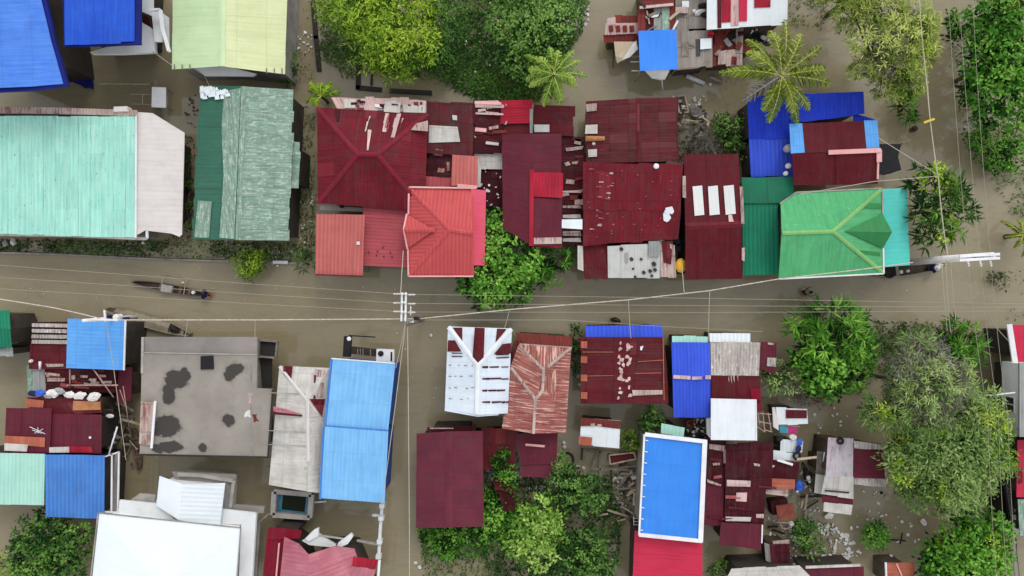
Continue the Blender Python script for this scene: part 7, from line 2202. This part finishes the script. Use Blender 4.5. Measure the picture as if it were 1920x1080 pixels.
t = thing('cloth_cover', 'yellow orange plastic cover at the street end between two maroon roofs', 'cover', P(1276, 497, 0))
mb = MB(); mb.lathe(P(1276, 498, 2.7), [(.42, 0), (.45, .08), (.34, .28), (.1, .4)], 9, .85, 1.15); mb.build('cover', 'plastic_yellow', t)
mb = MB(); q = P(1276, 494, 2.6); mb.tube([(q[0], q[1], -.8), (q[0], q[1], 2.7)], .05, 6); mb.build('post', 'wood_grey', t)
for i, (u, v) in enumerate([(1266, 458), (1272, 466), (1264, 470), (1270, 452)]):
    sack('bin_bag', 'black bags piled in the gap above the yellow cover', 'bag', u, v, .24, .22, .16, 'net_black', i, z=2.3 + .1 * i, group='black bags in the gap')
bucket('water_tank', 'grey water tank on the blue roof beside the raised maroon roof', 'tank', 1474, 280, .26, .5, 'sack_grey', z=3.0)
bucket('bucket', 'white bucket on the blue roof below the grey tank', 'bucket', 1476, 312, .18, .3, 'sack_white', z=3.0)
bucket('bucket', 'lowest white bucket on the blue roof edge near the dark green annex', 'bucket', 1471, 326, .15, .3, 'sack_white', z=3.0)
t = thing('shade_net', 'black shade net stretched beside the raised maroon roof', 'net', P(1668, 298, 0))
mb = MB(); mb.face([P(1649, 270, 2.6), P(1648, 328, 2.5), P(1668, 326, 2.2), P(1690, 318, 2.1), P(1684, 294, 2.1), P(1690, 270, 2.3)]); mb.build('sheet', 'net_black', t)
for u, v in ((1690, 270), (1688, 318)):
    q = P(u, v, 2.1); mb = MB(); mb.tube([(q[0], q[1], -.8), (q[0], q[1], 2.2)], .04, 6); mb.build('post', 'wood_dark', t)
sack('root_ball', 'dark root ball at the foot of the lone long leaved clump', 'root', 1713, 242, .3, .2, .16, 'wood_dark', .4, z=.06, lump=.35)

# ================================================================== yard things, lower half
t = thing('tin_shelter', 'rust streaked tin sheet with a white pipe at the edge of the concrete roof', 'sheet', P(278, 800, 0))
mb = MB(); mb.prism([P(264, 753, 3.5)[:2], P(288, 755, 3.5)[:2], P(285, 836, 3.5)[:2], P(260, 832, 3.5)[:2]], 3.42, 3.47); mb.build('sheet', 'rusty_white', t)
mb = MB(); mb.tube([P(291, 752, 3.55), P(284, 840, 3.55)], .09, 8); mb.build('pipe', 'trim_white', t)
stick('bamboo_pole', 'pale bamboo pole slanting below the small blue roof', 'pole', (175, 692, 3.0), (213, 745, 2.6), .05, 'bamboo_pink')
stick('bamboo_pole', 'upright bamboo pole under the small blue roof', 'pole', (131, 692, 2.9), (131, 728, 2.5), .045, 'bamboo_pink')
stick('bamboo_pole', 'white pole leaning on the porch frame', 'pole', (220, 800, 2.6), (204, 852, 2.8), .06, 'trim_white')
stick('bamboo_pole', 'left of two thin poles over the brown tin beside the canoes', 'pole', (225, 731, 2.6), (239, 772, 2.2), .035, 'bamboo_pink')
stick('bamboo_pole', 'right of two thin poles over the brown tin beside the canoes', 'pole', (231, 724, 2.6), (242, 800, 2.2), .035, 'bamboo_pink')
sg = 'white sacks in a row along the maroon roof'
for i, (u, v, a, m) in enumerate([(62, 738, .25, 'plastic_navy'), (75, 737, .3, 'plastic_blue'), (98, 738, .36, 'sack_white'), (112, 733, .28, 'sack_grey'), (130, 740, .3, 'sack_white'), (150, 742, .32, 'sack_white'), (176, 744, .36, 'sack_white'), (92, 742, .26, 'sack_grey')]):
    lab = {'plastic_navy': 'navy bag at the left end of the sack row', 'plastic_blue': 'blue bag beside the navy one on the sack row'}.get(m, 'pale sacks in a row above the plum roof')
    sack('sack', lab, 'sack', u, v, a * 1.3, a * .8, .16, m, R.uniform(-.3, .3), z=3.0, group=sg)
sack('jug', 'white jug near the small green and grey tin roofs', 'jug', 58, 677, .12, .12, .16, 'sack_white', z=2.5)
stick('drain_pipe', 'short white pipe over the grey tin next to the small blue roof', 'pipe', (75, 678, 2.6), (75, 692, 2.5), .09, 'trim_white')
t = thing('fork_antenna', 'small pale antenna lying on the plum roof', 'antenna', P(72, 808, 0))
for a_, c_ in [((57, 800), (86, 813)), ((66, 812), (82, 804)), ((72, 801), (73, 812)), ((62, 806), (80, 812))]:
    mb = MB(); mb.tube([on(a_[0], a_[1], .06), on(c_[0], c_[1], .08)], .02, 5); mb.build('rod', 'trim_white', t)
bucket('basin', 'dark basin holding a white bowl, beside the wooden corner of the plum roof', 'basin', 206, 768, .4, .3, 'wood_dark', z=1.8, lid=False)
sack('bowl', 'white bowl at the rim of the dark basin', 'bowl', 206, 780, .3, .16, .1, 'sack_white', z=2.1, lump=.05)
t = thing('fish_trap', 'bundle of dark net traps behind the leaning white pole', 'net', P(215, 825, 0))
for i in range(6):
    mb = MB(); mb.blob(P(206 + 4 * i, 838 - 5 * i, 1.2 + .05 * i), .26, .2, .14, i, .2); mb.build('net_roll', 'net_black' if i % 2 else 'wood_grey', t)
t = thing('rowing_seat', 'pale bench and gutter at the foot of the concrete roof', 'bench', P(290, 846, 0))
mb = MB(); bars(mb, [P(268, 846, 2.6), P(325, 845, 2.6)], .4, .14); mb.build('top', 'concrete_light', t)
mb = MB(); bars(mb, [P(262, 850, 2.5), P(300, 853, 2.5)], .1, .1); mb.build('edge', 'wood_pale', t)
stick('bamboo_pole', 'black wooden float under the courtyard cistern edge', 'pole', (585, 942, 1.0), (612, 940, .8), .08, 'trim_white')
sack('sack', 'white roll lying on the courtyard wall', 'sack', 704, 966, .26, .12, .1, 'sack_white', 0, z=1.7)

t = thing('pond_frame', 'grid of wooden walkways over the pond beside the lone white shack', 'walkway', P(1135, 880, 0))
for a_, c_, m in [((1124, 842), (1126, 918), 'wood_grey'), ((1092, 845), (1160, 849), 'wood_grey'), ((1146, 880), (1147, 945), 'wood_dark'), ((1105, 878), (1180, 881), 'wood_grey'), ((1128, 907), (1150, 909), 'wood_grey'), ((1092, 840), (1090, 862), 'wood_dark'), ((1110, 876), (1121, 848), 'wood_grey'), ((1140, 963), (1124, 965), 'wood_pale')]:
    mb = MB(); bars(mb, [P(a_[0], a_[1], .35), P(c_[0], c_[1], .35)], .12, .08); mb.build('beam', m, t)
t = thing('wooden_crate', 'tilted maroon crate with pale rims beside the pond walkways', 'crate', P(1165, 860, 0))
q = [P(1142, 853, .6), P(1188, 848, .6), P(1192, 860, .5), P(1144, 870, .5)]
mb = MB(); mb.prism([x[:2] for x in q], .1, .45); mb.build('body', 'maroon_grey', t)
mb = MB(); bars(mb, q + [q[0]], .1, .1); mb.build('rim', 'wood_pale', t)
t = thing('white_bench', 'cream bench top lying in the litter beside the azure roof', 'bench', P(1192, 935, 0))
mb = MB(); mb.prism([P(1188, 924, .5)[:2], P(1200, 925, .5)[:2], P(1197, 946, .5)[:2], P(1186, 948, .5)[:2]], .4, .52); mb.build('top', 'wood_pale', t)
mb = MB(); bars(mb, [P(1191, 928, .53), P(1191, 942, .53)], .05, .03); mb.build('slot', 'wood_dark', t)
sack('sack', 'white sack half sunk above the cream bench', 'sack', 1188, 895, .26, .2, .16, 'sack_white', z=.1)
t = thing('small_ladder', 'white ladder leaning at the lower left corner of the azure roof', 'ladder', P(1194, 982, 0))
for u in (1188, 1199):
    mb = MB(); mb.tube([P(u, 968, 1.5), P(u + 1, 992, 1.2)], .03, 5); mb.build('rail', 'trim_white', t)
for v in (972, 978, 984, 990):
    mb = MB(); mb.tube([P(1188, v, 1.4), P(1200, v, 1.4)], .025, 5); mb.build('rung', 'trim_white', t)
jl = [(1057, 830, 'white jug on the water beside the small maroon shack roof'), (1058, 838, 'second white jug just below it beside the small maroon shack roof'), (1084, 875, 'white jug above the pond walkways'), (1094, 877, 'white jug touching the pond walkways'), (976, 893, 'white jug at the corner of the small maroon shack roof'), (779, 1055, 'white bucket at the edge of the side canal'), (787, 1063, 'second white bucket at the edge of the side canal'), (913, 856, 'white bottle in the gap between plum roof and vines'), (1084, 705, 'pale sack between rusty hip roof and blue awning house'), (1087, 722, 'second pale sack between rusty hip roof and blue awning house'), (808, 629, 'tiny pale scrap floating in the open street')]
for u, v, l in jl:
    sack('jug' if 'jug' in l else l.split()[1] if l.split()[1] in ('bucket', 'bottle', 'sack') else 'sack' if 'sack' in l else 'bucket' if 'bucket' in l else 'scrap', l, 'container' if 'scrap' not in l else 'scrap', u, v, .14, .12, .12, 'sack_white', R.uniform(0, 3), z=.08)
tyre('half sunk black tyre hoop beside the small maroon shack roof', 1062, 862, .5, z=.02, mat='concrete_wet')
for i, (u, v, m) in enumerate([(1294, 792, 'rust_metal'), (1300, 800, 'black_plastic'), (1310, 808, 'wood_dark'), (1318, 795, 'black_plastic'), (1290, 808, 'wood_dark')]):
    sack('scrap_heap', 'dark scrap pieces heaped below the royal blue ribbed roof', 'scrap', u, v, .35, .25, .2, m, i, z=.8, group='scrap below the royal blue roof')
tyre('rusty wheel hoop on the scrap below the royal blue ribbed roof', 1295, 794, .26, z=1.2, mat='rust_metal')
t = thing('chair_frame', 'tangle of pale metal chair frames at the corner of the square white roof', 'furniture', P(1433, 788, 0))
for a_, c_ in [((1420, 775), (1446, 777)), ((1422, 790), (1446, 795)), ((1430, 772), (1434, 810)), ((1440, 774), (1446, 808)), ((1420, 800), (1434, 810)), ((1421, 776), (1424, 796)), ((1434, 806), (1448, 810))]:
    mb = MB(); mb.tube([P(a_[0], a_[1], 2.9), P(c_[0], c_[1], 2.9)], .035, 5); mb.build('tube', 'bamboo_pink', t)
t = thing('washing_line', 'teal and magenta cloths hanging below the small white shack', 'laundry', P(1480, 805, 0))
for a_, m in [([(1461, 797), (1478, 798), (1477, 812), (1462, 811)], 'cloth_teal'), ([(1478, 798), (1496, 800), (1495, 814), (1477, 812)], 'cloth_pink')]:
    mb = MB(); mb.prism([P(x[0], x[1], 2.2)[:2] for x in a_], 2.14, 2.2); mb.build('cloth', m, t)
mb = MB(); mb.tube([P(1458, 797, 2.22), P(1500, 800, 2.22)], .02, 5); mb.build('line', 'wire_pale', t)
for i, (u, v, m, l) in enumerate([(1500, 830, 'plastic_blue', 'blue crumpled bag on the pale corrugated lean to'), (1487, 820, 'cloth_white', 'white rag above the pale corrugated lean to'), (1462, 822, 'cloth_dark', 'dark rag left of the pale corrugated lean to'), (1497, 842, 'plastic_navy', 'navy bag at the right end of the pale corrugated lean to')]):
    sack('rag' if 'rag' in l else 'bag', l, 'rag' if 'rag' in l else 'bag', u, v, .2, .26, .1, m, i, z=2.35)
tyre('spoked wheel lying at the corner of the pale corrugated lean to', 1494, 855, .22, z=2.3)
t = thing('motorcycle', 'motorcycle with white panels parked between rusty roofs and the pinkish shack', 'motorcycle', P(1506, 878, 0))
motorcycle(t, (1502, 866), (1510, 906), .3)
t = thing('blue_drum', 'blue plastic drum bag above the tricycle', 'drum', P(1497, 911, 0))
mb = MB(); mb.blob(P(1497, 911, 1.0), .36, .48, .4, 5, .08, 12, 8); mb.build('body', 'plastic_blue', t, smooth=True)
mb = MB(); mb.blob(P(1495, 921, 1.2), .12, .1, .1, 5, .08); mb.build('lid', 'sack_white', t)
t = thing('tricycle', 'motor tricycle with rust red cab roof beside the dark rusty complex', 'tricycle', P(1472, 962, 0))
q = [P(1455, 948, 1.5), P(1487, 944, 1.5), P(1490, 970, 1.45), P(1458, 974, 1.4)]
mb = MB(); mb.prism([x[:2] for x in q], 1.42, 1.5); mb.build('cab_roof', 'rust_metal', t)
mb = MB(); mb.prism([x[:2] * .99 for x in q], .15, 1.0); mb.build('sidecar', 'maroon_dark', t)
mb = MB(); bars(mb, [P(1460, 974, 1.0), P(1466, 990, .8), P(1484, 992, .8)], .06, .06); mb.build('frame', 'bamboo_pink', t)
mb = MB(); bars(mb, [P(1456, 979, 1.0), P(1488, 980, 1.0)], .06, .06); mb.build('handlebar', 'wood_pale', t)
mb = MB(); c = P(1449, 988, .25)
mb.tube([c + np.array((.32 * math.cos(x), .12 * math.sin(x), .28 * math.sin(x))) for x in [2 * math.pi * k / 12 for k in range(13)]], .06, 6, False); mb.build('wheel', 'rubber', t)
mb = MB(); mb.blob(P(1484, 982, .9), .2, .2, .14, 4, .15); mb.build('fairing', 'sack_white', t)
for i, (a_, c_, l) in enumerate([((1513, 926), (1509, 955), 'pale plank standing in the water right of the tricycle'), ((1505, 938), (1502, 952), 'short pale plank right of the tricycle, the nearer one'), ((1494, 861), (1531, 857), 'pale beam bridging from the lean to the pinkish shack'), ((1457, 862), (1486, 871), 'white plank lying on the dark rusty roof')]):
    plank('plank', l, 'plank', (a_[0], a_[1], .4 if i < 2 else 2.6), (c_[0], c_[1], .4 if i < 2 else 2.6), .16, .06, 'wood_pale' if i < 3 else 'trim_white')
tyre('tyre lying on the top corner of the pinkish white shack roof', 1574, 826, .18, dz=.05)
mb = MB(); mb.prism([P(x, y, .3)[:2] for x, y in ((1546, 968), (1556, 960), (1564, 965), (1560, 973), (1548, 973))], .22, .3); tag(mb.build('foam_board', 'sack_white'), 'white foam board at the foot of the pinkish shack', 'board')
stick('bamboo_pole', 'white upright pole left of the pinkish white shack', 'pole', (1546, 848, 2.2), (1543, 866, 1.8), .05, 'trim_white')
sack('bird', 'dark bird shaped scrap on the water left of the pinkish shack', 'scrap', 1533, 832, .2, .1, .08, 'cloth_dark', -.5, z=.06, lump=.3)
sack('jug', 'pale curved jug floating under the widest tree', 'jug', 1732, 979, .2, .26, .1, 'sack_white', .5, z=.08)
sack('jug', 'small yellowish float right of the pinkish shack', 'jug', 1662, 931, .12, .2, .1, 'wood_pale', z=.06)
sack('jug', 'dark float beside the yellowish one', 'jug', 1653, 924, .1, .1, .1, 'black_plastic', z=.06)
t = thing('floating_branch', 'cross shaped dark branch floating near the round green bush', 'branch', P(1688, 1010, 0))
mb = MB(); mb.tube([P(1672, 1012, .05), P(1698, 1014, .08)], .06, 6); mb.tube([P(1692, 1000, .06), P(1688, 1020, .05)], .045, 6); mb.build('limb', 'wood_dark', t)
sack('bin_bag', 'dark bag above the orange red tin roof', 'bag', 1672, 1048, .26, .22, .2, 'wood_dark', z=.3)
sack('jug', 'white jug beside the orange red tin roof', 'jug', 1671, 1042, .12, .1, .1, 'sack_white', z=.5)

t = thing('lattice_rack', 'long black steel lattice rack by the crimson and faded green roof', 'rack', P(1893, 955, 0))
a0, a1 = P(1882, 905, 2.0), P(1896, 1002, 2.0)
b0, b1 = P(1893, 903, 2.0), P(1906, 998, 2.0)
mb = MB(); bars(mb, [a0, a1, b1, b0, a0], .1, .1); mb.build('frame', 'black_plastic', t)
mb = MB()
for i in range(22):
    mb.tube([lerp(a0, a1, i / 22) + np.array((0, 0, .05)), lerp(b0, b1, (i + 1) / 22) + np.array((0, 0, .05))], .03, 4)
    mb.tube([lerp(b0, b1, i / 22) + np.array((0, 0, .07)), lerp(a0, a1, (i + 1) / 22) + np.array((0, 0, .07))], .03, 4)
mb.build('lattice', 'steel', t)
mb = MB(); mb.prism([x[:2] for x in (a0, a1, b1, b0)], -.6, 1.6); mb.build('body', 'black_plastic', t)
for i, (u, v, l) in enumerate([(1901, 967, 'pale box on the near side of the lattice rack'), (1903, 955, 'grey box above the pale one beside the lattice rack')]):
    mb = MB(); q = P(u, v, 1.9); mb.box(q, .4, .32, .3, .3); tag(mb.build('box', 'sack_white' if i == 0 else 'sack_grey'), l, 'box')
mb = MB(); mb.face([P(1896, 985, 2.4), P(1906, 1002, 2.2), P(1914, 996, 2.2)]); tag(mb.build('sail_scrap', 'tarp_white'), 'white triangular scrap at the foot of the lattice rack', 'scrap')
for i, u in enumerate((1896, 1905)):
    stick('rail', 'long grey pipes running down to the lower corner below the lattice rack', 'pipe', (u, 1010, 1.0), (u + 10, 1120, 1.0), .05, 'steel', 'grey pipes in the corner')

# litter
litter('white litter floating around the weeds by the olive bushy tree', [(1060, 0), (1120, -10), (1105, 40), (1075, 70), (1060, 60)], 26, seed=1)
litter('specks of litter on the water plants', [(850, 10), (1000, 10), (1000, 170), (880, 160)], 16, s=(.05, .12), z=(.2, .4), seed=2)
litter('litter in the narrow gap between the green roof and the salmon carport', [(545, 330), (588, 350), (586, 470), (545, 465)], 60, s=(.04, .14), seed=3)
litter('litter floating below the pale lime roof corner', [(545, 60), (588, 60), (585, 100), (550, 95)], 24, s=(.04, .16), seed=4)
litter('ring of white litter around the round bush', [(1478, 985), (1500, 1000), (1500, 1040), (1540, 1035), (1560, 985), (1600, 1010), (1615, 1040), (1570, 1058), (1490, 1062), (1476, 1040)], 150, s=(.06, .24), seed=5)
litter('pale litter heap beside the pinkish shack foot', [(1530, 985), (1565, 980), (1565, 1003), (1535, 1002)], 30, s=(.08, .26), seed=6)
litter('litter and scraps on the bank beside the azure roof', [(1150, 890), (1200, 880), (1196, 960), (1140, 950)], 70, s=(.05, .2), seed=7)
litter('pale scraps under the lime broad leaved tree', [(985, 900), (1040, 895), (1030, 930), (980, 935)], 34, s=(.05, .18), seed=8)
litter('specks of litter by the bush below the corner tree', [(1800, 228), (1910, 225), (1900, 245), (1815, 246)], 14, s=(.06, .16), z=(.8, 1.2), seed=9)
litter('scraps strewn between tricycle and the pinkish shack', [(1495, 880), (1530, 930), (1540, 970), (1500, 965)], 26, s=(.05, .16), seed=10)
litter('litter along the kerb wall stub', [(495, 455), (560, 452), (560, 500), (510, 502)], 30, s=(.04, .14), seed=11)

litter('scraps and rubbish drifting between the rusty complex and the pinkish shack', [(1440, 930), (1530, 860), (1540, 990), (1500, 1000), (1440, 1010)], 60, s=(.04, .2), seed=12)
litter('dark broken wood and rubbish by the pond walkways', [(1150, 850), (1205, 870), (1195, 985), (1110, 960)], 90, ('litter_dark',), s=(.06, .3), z=(.02, .3), seed=13)
litter('dark rubbish piled below the royal blue ribbed roof', [(1284, 786), (1326, 786), (1328, 822), (1286, 815)], 60, ('litter_dark',), s=(.08, .3), z=(.4, 1.2), seed=14)
litter('pale rubbish on the heap below the royal blue ribbed roof', [(1284, 786), (1326, 786), (1328, 822), (1286, 815)], 22, s=(.05, .18), z=(1.2, 1.3), seed=15)
litter('rubbish floating between the olive shrub and the pinkish shack', [(1440, 705), (1620, 760), (1540, 830), (1515, 760)], 30, s=(.04, .16), seed=16)
litter('rubbish drifting under the widest tree', [(1560, 930), (1660, 915), (1740, 990), (1700, 1040), (1600, 1000)], 44, s=(.04, .18), seed=17)
litter('scraps around the wooden trough and broken cart', [(1255, 180), (1325, 180), (1330, 235), (1260, 245)], 40, s=(.04, .18), z=(.05, .5), seed=18)
litter('dark scraps around the wooden trough and dead branches', [(1255, 190), (1330, 190), (1340, 300), (1260, 300)], 60, ('litter_dark',), s=(.06, .28), z=(.05, .5), seed=19)
litter('rubbish beside the plum roof and its bamboo poles', [(192, 750), (250, 690), (260, 880), (200, 850)], 50, ('litter_dark',), s=(.06, .26), z=(.05, .6), seed=20)
litter('rubbish in the gap beside the coral roof', [(898, 300), (945, 320), (945, 392), (905, 392)], 20, s=(.04, .18), z=(2.3, 2.4), seed=21)
litter('rubbish in the water under the white peeled corner of the green roof', [(345, 195), (372, 170), (372, 240), (350, 240)], 16, ('litter_dark',), s=(.06, .2), seed=22)
litter('small scraps drifting along the street', [(-20, 490), (1900, 530), (1900, 590), (-20, 560)], 40, s=(.025, .07), seed=23)
litter('small scraps drifting down the side canal', [(745, 610), (830, 610), (780, 1080), (730, 1080)], 18, s=(.025, .08), seed=24)


def loose(name, label, cat, group, poly, n, mats, L=(.5, 1.6), w=(.08, .2), zr=(.05, .25), ang=None, roof=False):
    """separate loose boards lying about in one yard"""
    k = 0
    while k < n:
        us, vs = [a[0] for a in poly], [a[1] for a in poly]
        u, v = R.uniform(min(us), max(us)), R.uniform(min(vs), max(vs))
        if not inside(np.array([u]), np.array([v]), poly)[0]:
            continue
        k += 1
        p = on(u, v, .05) if roof else P(u, v, R.uniform(*zr))
        t = R.uniform(0, math.pi) if ang is None else ang + R.uniform(-.25, .25)
        l = R.uniform(*L) / 2
        d = np.array((math.cos(t) * l, math.sin(t) * l, R.uniform(-.06, .06) if not roof else 0))
        mb = MB()
        bars(mb, [p - d, p + d], R.uniform(*w), .04)
        tag(mb.build(name, R.choice(mats)), label, cat, group)


WD = ['wood_pale', 'wood_grey', 'wood_dark', 'bamboo']
loose('plank', 'loose weathered boards scattered in the water right of the dark rusty shack complex', 'plank', 'boards by the rusty complex', [(1440, 925), (1525, 880), (1530, 985), (1440, 1005)], 14, WD)
loose('plank', 'loose weathered boards heaped by the pond walkways', 'plank', 'boards by the pond', [(1150, 872), (1200, 872), (1195, 980), (1135, 975)], 16, WD, zr=(.1, .5))
loose('plank', 'dark boards heaped beside the plum roof and the parked canoes', 'plank', 'boards by the canoes', [(195, 755), (238, 745), (262, 850), (205, 845)], 12, WD, zr=(.3, .9))
loose('plank', 'boards lying among the dead branches behind the maroon roofs', 'plank', 'boards by the dead branches', [(1262, 215), (1330, 225), (1345, 300), (1285, 300)], 12, WD, zr=(.4, 1.0))
loose('plank', 'boards lying loose on the shack tin between the plank roof and the top edge', 'plank', 'boards on the shanty roofs', [(1200, 5), (1325, 5), (1325, 55), (1268, 120), (1268, 60), (1200, 55)], 10, WD + ['rust_metal', 'sack_white'], L=(.4, 1.1), roof=True)
loose('metal_sheet', 'loose tin pieces scattered over the rusty brown tin at the top edge', 'tin sheet', 'tin pieces on the rusty tin', [(1336, 58), (1390, 58), (1390, 118), (1336, 120)], 9, ['rust_red', 'rusty_white', 'grey_sheet', 'maroon_dark'], L=(.3, .8), w=(.2, .4), roof=True)
loose('metal_sheet', 'loose tin pieces holding down the strip of dark patched tin', 'tin sheet', 'tin pieces on the dark strip', [(1056, 262), (1095, 262), (1092, 400), (1056, 400)], 9, ['rusty_white', 'rust_red', 'grey_sheet', 'maroon_brown'], L=(.4, .9), w=(.15, .4), ang=0, roof=True)
loose('metal_sheet', 'loose tin pieces lying on the sprawling dark rusty complex', 'tin sheet', 'tin pieces on the rusty complex', [(1325, 830), (1360, 830), (1445, 870), (1430, 1015), (1350, 1010), (1322, 970)], 10, ['rusty_white', 'maroon_brown', 'maroon_grey', 'scuff', 'maroon_old'], L=(.3, 1.3), w=(.06, .25), ang=0, roof=True)
loose('metal_sheet', 'loose tin pieces on the maroon shack below the small blue roof', 'tin sheet', 'tin pieces by the small blue roof', [(88, 694), (215, 694), (210, 732), (90, 732)], 10, ['rusty_white', 'rust_red', 'maroon_grey', 'scuff'], L=(.4, 1.1), w=(.1, .25), ang=0, roof=True)
loose('metal_sheet', 'loose tin pieces on the ragged red shack beside the coconut palm', 'tin sheet', 'tin pieces on the ragged red shack', [(892, 200), (940, 200), (938, 284), (892, 284)], 8, ['rusty_white', 'rust_red', 'pink_white', 'maroon_brown'], L=(.4, 1.2), w=(.1, .25), ang=0, roof=True)
